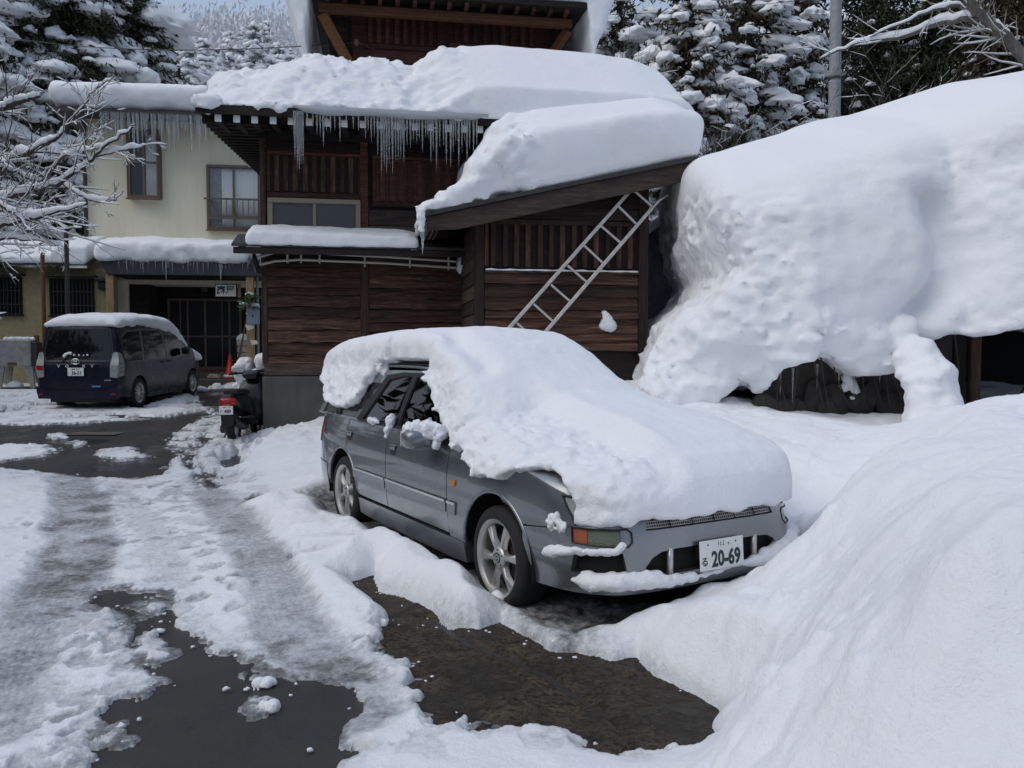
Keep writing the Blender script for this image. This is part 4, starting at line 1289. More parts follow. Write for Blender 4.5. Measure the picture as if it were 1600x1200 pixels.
# yellow wall left of the entrance and low wing, shade in its colour
part_box('entrance_pier', M_['yellow_plaster'], yel, yx(166, -.1, 450), yx(200, -.1, 450), -.12, .6, -.2, zc0 - .01, .02)
wy0 = -.9
part_box('wing_wall', M_['plaster_old'], yel, yx(-60, wy0), yx(166, wy0), wy0, 0.4, -.3, YF_.at(60, 418, wy0)[1], 0)
zw = YF_.at(60, 415, wy0 - .4)[1]
MB().add([], []).add([Vector(v) for v in [(yx(-70, wy0), wy0 - .55, zw), (yx(147, wy0), wy0 - .55, zw), (yx(147, wy0), .05, zw + .55), (yx(-70, wy0), .05, zw + .55),
                      (yx(-70, wy0), wy0 - .55, zw + .07), (yx(147, wy0), wy0 - .55, zw + .07), (yx(147, wy0), .05, zw + .62), (yx(-70, wy0), .05, zw + .62)]],
                      [(3, 2, 1, 0), (4, 5, 6, 7), (0, 1, 5, 4), (1, 2, 6, 5), (2, 3, 7, 6), (3, 0, 4, 7)]).build('wing_roof', M_['dark_metal'], yel)
for (pa, pb, py0, py1) in ((-20, 33, 492, 434), (76, 146, 493, 435)):
    wx0, wx1 = yx(pa, wy0 - .1, 460), yx(pb, wy0 - .1, 460)
    wz0, wz1 = YF_.at(60, py0, wy0 - .1)[1], YF_.at(60, py1, wy0 - .1)[1]
    w = window(yel, wx0, wx1, wz0, wz1, wy0 - .003, M_['wood_black'], M_['glass_dark'], .06, (.5,), (), .05, True, 'barred_window')
    nb = int((wx1 - wx0) / .095)
    b0 = MB().box(-.010, .010, wy0 - .14, wy0 - .12, wz0 - .02, wz1 + .02).build('bar', M_['dark_metal'], w)
    for k in range(nb):
        o = b0 if k == 0 else dup(b0, w)
        o.location.x = wx0 + .04 + k * (wx1 - wx0 - .08) / (nb - 1)
    for t_ in (.0, .28, .65, 1.0):
        MB().box(wx0, wx1, wy0 - .118, wy0 - .10, wz0 + (wz1 - wz0) * t_ - .012, wz0 + (wz1 - wz0) * t_ + .012).build('bar_strap', M_['dark_metal'], w)
    MB().box(wx0 - .1, wx1 + .1, wy0 - .35, wy0 - .004, wz1 + .05, wz1 + .10).build('window_hood', M_['dark_metal'], w)
# small lamp by the entrance
wl_ = part_box('porch_lamp', M_['black_trim'], None, -.14, .14, -.14, 0, -.13, .10, .02)
wl_.location = YF_.w(yx(162, wy0 - .1, 445), wy0 - .004, YF_.at(162, 445, wy0 - .1)[1]); wl_.rotation_euler.z = YF_.yaw
tag(wl_, 'small black porch lamp beside the pale timber canopy post', 'porch lamp')
mb = MB(); mb.prism([(-.2, .105), (.2, .105), (.02, .2), (-.02, .2)], -.2, .0); mb.build('lamp_cap', M_['dark_metal'], wl_)
# canopy posts
for px in (173, 391):
    x = yx(px, CYL + .1, 500)
    part_box('canopy_post', M_['wood_pale'], yel, x - .10, x + .10, CYL + .06, CYL + .24, -.3, zc0 - .004, .012)
MB().tube([(yx(397, CYL), CYL + .3, -.2), (yx(397, CYL), CYL + .3, zc0)], .04, 8).build('canopy_drain', M_['pole'], yel)
# name board hanging in the entrance
SY = CYL + .35
q0 = YF_.at(337, 463, SY); q1 = YF_.at(368.5, 445, SY)
sg = empty('name_board', YF_.w((q0[0] + q1[0]) / 2, SY, q0[1]), YF_.yaw, 'white name board with two black characters hanging above the entrance door', 'sign')
w_, h_ = (q1[0] - q0[0]) / 2, q1[1] - q0[1]
part_box('board', M_['paper'], sg, -w_, w_, 0, .03, 0, h_, .004)
part_box('board_frame', M_['wood_black'], sg, -w_ - .03, w_ + .03, .032, .06, -.03, h_ + .03, .004)
text_obj('lettering', '麻屋', h_ * .78, M_['ink'], sg, Matrix.Translation((0, -.003, h_ * .5)) @ Matrix.Rotation(math.pi / 2, 4, 'X'), sx=.98, bold=.004)
part_box('side_board', M_['wood_pale'], sg, w_ + .05, w_ + .13, 0, .03, -.03, h_ + .02, .004)
# ------------------------------------------------------------------ vehicles: panels cut from a curved body surface
def tri_area_fix(pts): return pts

def subdiv(poly, step):
    out = []
    n = len(poly)
    for i in range(n):
        a = np.array(poly[i], float); b = np.array(poly[(i + 1) % n], float)
        k = max(1, int(np.linalg.norm(b - a) / step))
        for j in range(k): out.append(tuple(a + (b - a) * j / k))
    return out

def arc(cx, cz, r, a0, a1, n=18):
    return [(cx + r * math.cos(R(a0 + (a1 - a0) * i / n)), cz + r * math.sin(R(a0 + (a1 - a0) * i / n))) for i in range(n + 1)]

def panel(name, outline, fn, mat, parent, step=.05, holes=(), lip=.015, outward=None, off=0.0, smooth=30):
    """a sheet cut to an outline (with holes) and laid on the surface fn(u, v); its edges turn inwards by lip"""
    loops = [subdiv(outline, step)] + [subdiv(h, step) for h in holes]
    vs = []; es = []
    for lp_ in loops:
        k = len(vs); n = len(lp_)
        vs += [Vector(p) for p in lp_]
        es += [(k + i, k + (i + 1) % n) for i in range(n)]
    nb = len(vs)
    A = np.array(outline)
    lo, hi = A.min(0), A.max(0)
    gu, gv = np.meshgrid(np.arange(lo[0] + step / 2, hi[0], step), np.arange(lo[1] + step / 2, hi[1], step))
    ok = sdpoly(outline, gu, gv) > step * .4
    for h in holes: ok &= sdpoly(h, gu, gv) < -step * .4
    vs += [Vector(p) for p in zip(gu[ok], gv[ok])]
    r = delaunay_2d_cdt(vs, es, [], 1, 1e-6)
    uv = np.array([[p[0], p[1]] for p in r[0]])
    tris = [list(f) for f in r[2]]
    if holes:
        cen = np.array([uv[f].mean(0) for f in tris])
        bad = np.zeros(len(tris), bool)
        for h in holes: bad |= sdpoly(h, cen[:, 0], cen[:, 1]) > 0
        tris = [f for f, b in zip(tris, bad) if not b]
    P3, N3 = fn(uv[:, 0], uv[:, 1])
    P3 = P3 + N3 * off
    # outer edges -> skirt
    from collections import Counter
    cnt = Counter()
    for f in tris:
        for a, b in ((f[0], f[1]), (f[1], f[2]), (f[2], f[0])): cnt[(a, b)] += 1
    edges = [(a, b) for (a, b) in cnt if (b, a) not in cnt]
    V = [tuple(p) for p in P3]
    m = {}
    faces = [tuple(f) for f in tris]
    if lip:
        for a, b in edges:
            for q in (a, b):
                if q not in m:
                    m[q] = len(V); V.append(tuple(P3[q] - N3[q] * lip))
            faces.append((b, a, m[a], m[b]))
    # orient outward
    f = tris[len(tris) // 2]
    nn = np.cross(P3[f[1]] - P3[f[0]], P3[f[2]] - P3[f[0]])
    if nn @ N3[f[0]] < 0: faces = [tuple(reversed(q)) for q in faces]
    return mk(name, V, faces, mat, parent, smooth)

# ---- plan curve of the car (half), turned into arc length from the middle of the nose
_pl = [(3.715, 0), (3.715, .18), (3.71, .35), (3.695, .50), (3.662, .62), (3.60, .70), (3.50, .765), (3.34, .820), (3.10, .853), (2.9, .868), (2.6, .8775), (2.0, .8775), (1.0, .8775), (.2, .8775), (-.2, .872), (-.55, .852), (-.80, .81), (-.95, .74), (-1.04, .62), (-1.08, .42), (-1.09, .2), (-1.09, 0)]
def catmull(p, n=12):
    p = [np.array(q, float) for q in p]
    out = []
    for i in range(len(p) - 1):
        a = p[max(i - 1, 0)]; b = p[i]; c = p[i + 1]; d = p[min(i + 2, len(p) - 1)]
        if i == 0: a = np.array([p[1][0], -p[1][1]])
        if i == len(p) - 2: d = np.array([p[-2][0], -p[-2][1]])
        for k in range(n):
            t_ = k / n
            out.append(.5 * ((2 * b) + (-a + c) * t_ + (2 * a - 5 * b + 4 * c - d) * t_ ** 2 + (-a + 3 * b - 3 * c + d) * t_ ** 3))
    out.append(p[-1])
    return np.array(out)
PLAN = catmull(_pl)
SEG = np.r_[0, np.cumsum(np.linalg.norm(np.diff(PLAN, axis=0), axis=1))]
LTOT = SEG[-1]
tg = np.gradient(PLAN, SEG, axis=0); tg /= np.linalg.norm(tg, axis=1)[:, None]
NRM = np.c_[tg[:, 1], -tg[:, 0]]
if NRM[0, 0] < 0: NRM = -NRM
def a_of_x(x):
    """arc length where the side reaches this x"""
    return float(np.interp(-x, -PLAN[:, 0], SEG)) if x < 3.7149 else 0.0
SIDE_Z = [.10, .18, .25, .32, .345, .42, .56, .70, .80, .90, .95, .985, 1.02]
SIDE_O = [-.12, -.055, -.03, -.022, -.020, -.006, 0, -.004, -.014, -.036, -.052, -.075, -.10]
FR_Z = [.20, .26, .29, .33, .38, .45, .52, .56, .60, .64, .70, .76, .84]
FR_O = [-.20, -.09, -.03, -.005, .005, .008, .004, 0, -.008, -.022, -.055, -.10, -.22]
def body(u, z):
    """u: arc length from the nose, negative on the car's right side"""
    u = np.asarray(u, float); z = np.asarray(z, float)
    a = np.abs(u); s = np.sign(u); s = np.where(s == 0, 1, s)
    px = np.interp(a, SEG, PLAN[:, 0]); py = np.interp(a, SEG, PLAN[:, 1])
    nx = np.interp(a, SEG, NRM[:, 0]); ny = np.interp(a, SEG, NRM[:, 1])
    w = 1 - sstep(.55, 1.15, a)
    o = np.interp(z, SIDE_Z, SIDE_O) * (1 - w) + np.interp(z, FR_Z, FR_O) * w
    # bonnet side pulls in towards the front
    P3 = np.stack([px + nx * o, s * (py + ny * o), z], -1)
    N3 = np.stack([nx, s * ny, np.zeros_like(nx)], -1)
    return P3, N3
def on_side(x, z):
    """surface seen from the side: x along the car, right side"""
    x = np.asarray(x, float)
    u = -np.interp(-x, -PLAN[:, 0], SEG)
    return body(u, z)

car = empty('estate_car', (CX, CY, 0), CYAW, 'silver grey estate car parked and buried under a thick blanket of snow', 'car')
SV = M_['silver']
AF = dict(cx=2.72, cz=.33, r=.392)
AR = dict(cx=-.02, cz=.33, r=.375)
def both(name, outline, mat, **kw):
    """right panel from its outline in (x, z), and its mirror on the left"""
    panel(name, outline, on_side, mat, car, **kw)
    def lf(x, z):
        p, n = on_side(x, z)
        return p * np.array([1, -1, 1]), n * np.array([1, -1, 1])
    return panel(name, outline, lf, mat, car, **kw)
fen = [(2.108, .30), (2.10, .50), (2.066, .972), (2.3, .968), (2.6, .945), (2.9, .905), (3.1, .868), (3.25, .832), (3.345, .80), (3.385, .74), (3.425, .69), (3.45, .645), (3.30, .618), (3.16, .600), (3.02, .588)] + arc(2.72, .33, .392, 40, 183, 26)[0:] + [(2.325, .30)]
both('front_fender', fen, SV, step=.06, lip=.02)
fd = [(1.028, .358), (1.018, .60), (.985, .972), (1.4, .972), (2.056, .972), (2.090, .50), (2.098, .358)]
both('front_door', fd, SV, step=.08, lip=.02)
rd = [(1.018, .358), (1.008, .60), (.975, .972), (.05, .972), (.075, .80), (.092, .705)] + arc(-.02, .33, .392, 72, 6, 14) + [(.40, .358)]
both('rear_door', rd, SV, step=.08, lip=.02)
qt = [(.040, .972), (.065, .80), (.080, .712)] + arc(-.02, .33, .375, 76, 178, 18) + [(-.47, .345), (-.47, .535), (-1.0, .535), (-1.02, .972)]
both('rear_quarter', qt, SV, step=.08, lip=.02)
both('rear_bumper', [(-.475, .525), (-.46, .30), (-.7, .27), (-1.04, .27), (-1.04, .525)], SV, step=.08, lip=.03, off=.006)
both('side_sill', [(2.32, .335), (.39, .335), (.37, .20), (.6, .185), (2.1, .185), (2.32, .20)], SV, step=.09, lip=.06, off=.012)
# mouldings with bright inserts
for (a, b) in ((.30, 1.005), (1.03, 2.086), (2.112, 2.235)):
    for sgn in (1, -1):
        def f_(x, z, sgn=sgn):
            p, n = on_side(x, z)
            k = np.array([1, sgn, 1])
            return p * k, n * k
        mo = panel('side_moulding', [(a, .500), (a, .578), (b, .578), (b - (.012 if b > 2.2 else 0), .500)], f_, SV, car, step=.1, lip=.012, off=.010)
        panel('bright_strip', [(a + .004, .566), (a + .004, .582), (b - .004, .582), (b - .004, .566)], f_, M_['chrome'], mo, step=.2, lip=.008, off=.017)
# dark inner body so that no daylight shows through the gaps
ib = MB()
def ring(x, hw, z0, z1): return [(x, -hw, z0), (x, hw, z0), (x, hw, z1), (x, -hw, z1)]
secs = [ring(-1.02, .55, .35, .9), ring(-.85, .76, .30, .93), ring(-.45, .80, .28, .93), ring(-.43, .60, .28, .93), ring(.40, .60, .22, .93), ring(.42, .80, .22, .93), ring(2.28, .80, .22, .93), ring(2.30, .58, .22, .93), ring(3.08, .58, .24, .80), ring(3.10, .74, .26, .76), ring(3.38, .66, .28, .68), ring(3.58, .48, .30, .60)]
vs = [v for r_ in secs for v in r_]
fs = [(3, 2, 1, 0), tuple(len(vs) - 4 + k for k in range(4))]
for i in range(len(secs) - 1):
    for k in range(4):
        fs.append((i * 4 + k, i * 4 + (k + 1) % 4, i * 4 + 4 + (k + 1) % 4, i * 4 + 4 + k))
ib.add(vs, fs).build('underbody', M_['black_trim'], car)
# wheel arch liners
for cxw in (2.72, -.02):
    for s_ in (1, -1):
        vv_ = []; ff_ = []
        for k, (x, z) in enumerate(arc(cxw, .33, .41, -10, 190, 20)):
            vv_ += [(x, s_ * .58, z), (x, s_ * .855, z)]
        for k in range(20): ff_.append((2 * k, 2 * k + 1, 2 * k + 3, 2 * k + 2))
        mk('arch_liner', vv_, ff_, M_['black_trim'], car, True)

# front bumper in one piece from arch to arch
uA = a_of_x(3.035)
def fb_outline():
    o = []
    # top edge right -> left
    tops = [(-uA, .580), (-1.15, .600), (-.98, .622), (-.88, .652), (-.60, .662), (-.50, .700), (-.2, .706), (.2, .706), (.50, .700), (.60, .662), (.88, .652), (.98, .622), (1.15, .600), (uA, .580)]
    bots = [(uA + .0, .50), (uA - .10, .27), (.95, .275), (.5, .29), (0, .292), (-.5, .29), (-.95, .275), (-uA + .10, .27), (-uA, .50)]
    return tops + bots
def mir(pl): return [(-a, b) for a, b in pl][::-1]
fogR = [(-.915, .555), (-.925, .635), (-.60, .642), (-.575, .625), (-.575, .575), (-.60, .552)]
intR = [(-.93, .395), (-.90, .515), (-.63, .520), (-.60, .395)]
cen_ = [(-.53, .385), (-.50, .440), (-.46, .485), (-.40, .512), (-.3, .520), (.3, .520), (.40, .512), (.46, .485), (.50, .440), (.53, .385)]
gri = [(-.485, .628), (-.475, .692), (.475, .692), (.485, .628)]
panel('front_bumper', fb_outline(), body, SV, car, step=.045, holes=[fogR, mir(fogR), intR, mir(intR), cen_, gri], lip=.05, smooth=28)
# step line along the bumper side
for s_ in (-1, 1):
    pts_ = []
    for k in range(9):
        a = s_ * (uA - .04 - (uA - 1.0) * k / 8)
        p, n = body(a, .478 - .012 * k / 8)
        pts_.append(Vector(p + n * .001))
    MB().tube(pts_, [.002, .005] + [.007] * 6 + [.002], 6).build('bumper_crease', SV, car, smooth=True)
def recess(name, poly, depth, mat, parent=car, off=0.0, step=.06):
    return panel(name, poly, body, mat, parent, step=step, lip=0.0, off=-depth + off)
for pl_ in (intR, mir(intR), cen_): recess('air_intake', pl_, .048, M_['dark_void'])
for pl_ in (gri,): recess('grille_back', pl_, .022, M_['dark_metal'])
for s_ in (-1, 1):
    fp = fogR if s_ < 0 else mir(fogR)
    fl = recess('fog_lamp', fp, .012, M_['lamp_fog'])
    am = [(-.912, .558), (-.920, .632), (-.835, .637), (-.825, .555)]
    ro = [(-.64, .556), (-.64, .638), (-.60, .638), (-.578, .622), (-.578, .578), (-.60, .556)]
    if s_ > 0: am = mir(am); ro = mir(ro)
    recess('amber_lens', am, .007, M_['lamp_orange_red'], fl)
    recess('blank_trim', ro, .007, SV, fl)
    # rim of the lamp
    lpz = subdiv(fp, .03)
    pts_ = [Vector(body(a, z)[0]) for a, z in lpz]
    MB().tube(pts_ + [pts_[0]], .005, 6, False).build('lamp_rim', M_['black_trim'], fl, smooth=True)
# bright mesh grille: thin bars
gm = MB()
for i in range(4):
    z = .637 + i * .0155
    pts_ = [Vector(body(a, z)[0] - body(a, z)[1] * .012) for a in np.linspace(-.478, .478, 17)]
    gm.tube(pts_, .0034, 4, False)
g1 = gm.build('grille', M_['alloy'], car, smooth=True)
gm = MB()
for a in np.linspace(-.47, .47, 62):
    p, n = body(a, .66)
    for i in range(3):
        z = .637 + i * .0155
        p0 = body(a - .003, z)[0] - body(a, z)[1] * .012; p1 = body(a + .003, z + .0155)[0] - body(a, z)[1] * .013
        gm.bar(p0, p1, .004, .004, (1, 0, 0))
tag(gm.build('grille_mesh', M_['alloy'], g1), kind='stuff')
for a in np.linspace(-.32, .32, 5):
    MB().bar(body(a, .63)[0], body(a, .692)[0] , .004, .004, (1, 0, 0)).build('grille_divider', M_['black_trim'], g1)
# posts in the middle opening, lower lip
for a in (-.335, .30):
    p, n = body(a, .45)
    MB().tube([body(a, .385)[0] - n * .012, body(a, .525)[0] - n * .012], .018, 10).build('intake_post', M_['alloy'], car, smooth=True)
# number plate
pp, pn = body(0.0, .46)
PM = Matrix.Translation((3.752, .0, .462)) @ Matrix.Rotation(R(90), 4, 'Z') @ Matrix.Rotation(R(86), 4, 'X')
pb = MB().box(-.165, .165, -.0825, .0825, -.004, .004, PM).build('number_plate', M_['plate_white'], car, bevel=.003)
MB().box(-.15, .15, -.02, .075, -.05, -.005, PM).build('plate_bracket', M_['black_trim'], car)
text_obj('digits', '20-69', .118, M_['ink'], pb, PM @ Matrix.Translation((.028, -.028, .0045)), sx=.80, bold=.004)
text_obj('kana', 'る', .055, M_['ink'], pb, PM @ Matrix.Translation((-.133, -.034, .0045)), bold=.001)
r_ = random.Random(3)
for (x, y, w, h) in ((-.028, .048, .004, .022), (-.016, .046, .014, .004), (-.012, .052, .004, .018), (.006, .044, .012, .004), (.010, .050, .004, .022), (.040, .052, .014, .004), (.048, .044, .004, .014)):
    MB().box(x, x + w, y, y + h, .0035, .0048, PM).build('stroke', M_['ink'], pb)
for x in (-.105, .105):
    MB().lathe([(.0001, .0065), (.0045, .006), (.006, .004)], 8, PM @ Matrix.Translation((x, .058, 0))).build('bolt', M_['ink'], pb)
# headlamps
for s_ in (-1, 1):
    hu = [a_of_x(3.345), a_of_x(3.435), .62, .60, .9]
    pl_ = [(-hu[0], .795), (-a_of_x(3.39), .73), (-a_of_x(3.425), .69), (-a_of_x(3.45), .650), (-.92, .668), (-.56, .672), (-.56, .765), (-.85, .785)]
    if s_ > 0: pl_ = mir(pl_)
    hl = panel('headlamp', pl_, body, M_['lamp_clear'], car, step=.05, lip=.03, off=-.004)
    pts_ = [Vector(body(a, z)[0]) for a, z in subdiv(pl_, .04)]
    MB().tube(pts_ + [pts_[0]], .007, 6, False).build('lamp_rim', M_['black_trim'], hl, smooth=True)
# side repeater
for s_ in (-1, 1):
    p, n = on_side(2.19, .706)
    rp = MB().box(-.028, .028, -.012, .012, -.020, .020, Matrix.Translation((2.19, s_ * abs(p[1]), .706))).build('side_repeater', M_['lamp_amber'], car, bevel=.008, seg=2)
# door handles
for x, z in ((1.135, .812), (.155, .832)):
    for s_ in (-1, 1):
        p, n = on_side(x, z)
        y = abs(p[1])
        T = Matrix.Translation((x, s_ * (y + .002), z))
        hb = MB().box(-.052, .052, -.006, .006, -.038, .038, T).build('door_handle', M_['black_trim'], car, bevel=.005)
        MB().box(-.046, .046, -.010 , .010, .002, .028, T).build('pull', SV, hb, bevel=.004)
        MB().box(-.055, .055, -.008, .008, .033, .041, T).build('surround', SV, hb)
# arch lips
for (cx_, r0_) in ((2.72, .392), (-.02, .384)):
    for s_ in (-1, 1):
        pts_ = []
        for x, z in arc(cx_, .33, r0_ + .004, 8, 176, 26):
            p, n = on_side(x, z)
            pts_.append(Vector((p[0], s_ * abs(p[1]) - s_ * .006, p[2])))
        MB().tube(pts_, .013, 6).build('arch_lip', SV, car, smooth=True)

# bonnet, screen, roof, pillars and glass (mostly under the snow)
def sheet(name, rows, mat, parent=car, thick=.02):
    n = len(rows[0]); vs = [p for r_ in rows for p in r_]
    fs = [(i * n + j, i * n + j + 1, (i + 1) * n + j + 1, (i + 1) * n + j) for i in range(len(rows) - 1) for j in range(n - 1)]
    o = mk(name, vs, fs, mat, parent, True)
    m = o.modifiers.new('s', 'SOLIDIFY'); m.thickness = thick; m.offset = -1
    return o
def crossrow(x, hw, z, crown=.03, n=9): return [(x, hw * t_, z + crown * (1 - t_ * t_)) for t_ in np.linspace(-1, 1, n)]
_ft = [(2.075, .968), (2.3, .962), (2.6, .940), (2.9, .900), (3.1, .862), (3.25, .826), (3.36, .790)]
_rows = [crossrow(x, abs(float(on_side(x, z)[0][1])) - .006, z - .004, .03) for x, z in _ft]
sheet('bonnet', _rows + [crossrow(3.44, .66, .755), crossrow(3.58, .46, .715), crossrow(3.655, .40, .70, .008)], SV)
sheet('windscreen', [crossrow(2.16, .74, .965), crossrow(1.9, .69, 1.13), crossrow(1.65, .63, 1.31), crossrow(1.47, .585, 1.425)], M_['car_glass'], thick=.006)
sheet('roof', [crossrow(1.47, .585, 1.43, .045), crossrow(1.0, .60, 1.455, .045), crossrow(.3, .60, 1.455, .045), crossrow(-.5, .585, 1.44, .04), crossrow(-.86, .56, 1.41, .03)], SV)
sheet('tailgate', [crossrow(-.90, .56, 1.40), crossrow(-.98, .66, 1.1), crossrow(-1.04, .70, .95), crossrow(-1.07, .66, .60)], SV)
yw = lambda z: .792 - (z - .97) * (.792 - .605) / (1.44 - .97)
def gh(off=0.0):
    def f(x, z, s=-1):
        y = yw(np.asarray(z, float)) + off - .02 * sstep(-.2, -.95, np.asarray(x, float))
        k = math.hypot(1, .398)
        return np.stack([x, -y, z], -1), np.stack([0 * y, -np.ones_like(y) / k, np.full_like(y, .398 / k)], -1)
    return f
def gh2(f):
    def g(x, z):
        p, n = f(x, z); k = np.array([1, -1, 1]); return p * k, n * k
    return g
def greenhouse_px(px, py):
    """where the view line meets the leaning side glass of the car: (x, z)"""
    d = ray(px, py)
    u3, l3 = np.array([*cu_, 0]), np.array([*cl_, 0])
    o3 = np.array([CX, CY, 0])
    # plane: -l + .398*(z-.97) = .792
    nrm = -l3 + np.array([0, 0, .398])
    t_ = (.792 + .398 * .97 - (CAM - o3) @ nrm) / (d @ nrm)
    q = CAM + t_ * d - o3
    return float(q @ u3), float(q[2])
gp = greenhouse_px
winF = [gp(623, 587.5), gp(640, 586), gp(654, 588), gp(661, 598), gp(672, 627), gp(682, 656)]
winF = [(winF[0][0], 1.372), (1.50, 1.372), (1.60, 1.345), (1.72, 1.255), (1.98, 1.05), (2.03, .985), (1.065, .985), (1.055, 1.10)]
winR = [(.99, 1.372), (.80, 1.368), (.55, 1.33), (.27, .985), (.96, .985), (.985, 1.10)]
winQ = [(.40, 1.30), (.12, .985), (-.86, .985), (-.78, 1.27), (-.4, 1.31)]
winF[0] = (1.085, 1.372)
frame_o = [(2.14, .972), (2.02, 1.06), (1.74, 1.285), (1.60, 1.40), (1.45, 1.425), (-.80, 1.40), (-.92, 1.15), (-.98, .972)]
for f, sname in ((gh(), 'r'), (gh2(gh()), 'l')):
    cf = panel('cabin_side', frame_o, f, SV, car, step=.10, holes=[winF, winR, winQ], lip=.03, off=-.004)
    dfr = [(1.66, 1.335), (1.52, 1.405), (.80, 1.402), (.47, 1.37), (.13, .978), (2.06, .978), (1.99, 1.07)]
    panel('window_surround', dfr, f, M_['black_trim'], car, step=.12, holes=[winF, winR], lip=.01, off=.001)
    for w_ in (winF, winR, winQ):
        panel('side_window', w_, f, M_['car_glass'], car, step=.15, lip=0, off=-.012)
    # bright waist strip
    panel('waist_strip', [(.2, .968), (.2, .988), (2.03, .988), (2.03, .968)], f, M_['black_trim'], car, step=.2, lip=.02, off=.008)
# roof rails
for s_ in (-1, 1):
    MB().tube([(1.42, s_ * .575, 1.455), (1.36, s_ * .575, 1.495), (1.2, s_ * .578, 1.505), (.2, s_ * .578, 1.51), (-.6, s_ * .565, 1.49), (-.75, s_ * .56, 1.44)], .016, 8).build('roof_rail', M_['black_trim'], car, smooth=True)
    MB().tube([(1.44, s_ * .560, 1.462), (.3, s_ * .565, 1.474), (-.8, s_ * .545, 1.43)], .012, 6).build('roof_gutter', M_['black_trim'], car, smooth=True)
# tail lamps
for s_ in (-1, 1):
    f = on_side if s_ < 0 else gh2(on_side)
    panel('tail_lamp', [(-.80, .70), (-.80, .92), (-1.03, .92), (-1.03, .70)], f, M_['lamp_red'], car, step=.08, lip=.01, off=.008)
# door mirrors
for s_ in (-1, 1):
    T = Matrix.Translation((1.87, s_ * .965, .975))
    mb = MB()
    prof = []
    n1, n2 = 10, 14
    for i in range(n1 + 1):
        ph = -math.pi / 2 + math.pi * i / n1
        for j in range(n2):
            th = 2 * math.pi * j / n2
            e = lambda c, p: math.copysign(abs(c) ** p, c)
            mb.v.append(T @ Vector((.085 * e(math.cos(ph), .5) * e(math.cos(th), .6), .13 * e(math.cos(ph), .5) * e(math.sin(th), .6), .068 * e(math.sin(ph), .6))))
    for i in range(n1):
        for j in range(n2):
            mb.f.append([i * n2 + j, i * n2 + (j + 1) % n2, (i + 1) * n2 + (j + 1) % n2, (i + 1) * n2 + j])
    mo = mb.build('door_mirror', SV, car, smooth=45)
    MB().bar((1.93, s_ * .80, .955), (1.90, s_ * .90, .955), .10, .04).build('mirror_foot', M_['black_trim'], mo)
    MB().box(-.092, -.078, -.11, .11, -.052, .052, T).build('mirror_glass', M_['chrome'], mo)
# seats and dash behind the glass
for (x, y) in ((.95, -.36), (.95, .36), (-.0, -.36), (-.0, .36)):
    st = MB().box(-.22, .26, -.22, .22, .35, .58, Matrix.Translation((x, y, 0))).build('seat', M_['seat'], car, bevel=.05, seg=2)
    MB().box(-.06, .06, -.21, .21, 0, .58, Matrix.Translation((x - .22, y, .56)) @ Matrix.Rotation(R(-14), 4, 'Y')).build('seat_back', M_['seat'], st, bevel=.04, seg=2)
    MB().box(-.05, .05, -.12, .12, 0, .17, Matrix.Translation((x - .37, y, 1.14)) @ Matrix.Rotation(R(-8), 4, 'Y')).build('headrest', M_['seat'], st, bevel=.03, seg=2)
MB().box(1.55, 2.1, -.70, .70, .72, .93).build('dashboard', M_['seat'], car, bevel=.05, seg=2)
MB().tube([(1.45 + .05 * math.cos(t_), -.36 + .18 * math.sin(t_), .93 + .17 * math.cos(t_)) for t_ in np.linspace(0, 2 * math.pi, 25)], .014, 6, False).build('steering_wheel', M_['black_trim'], car, smooth=True)

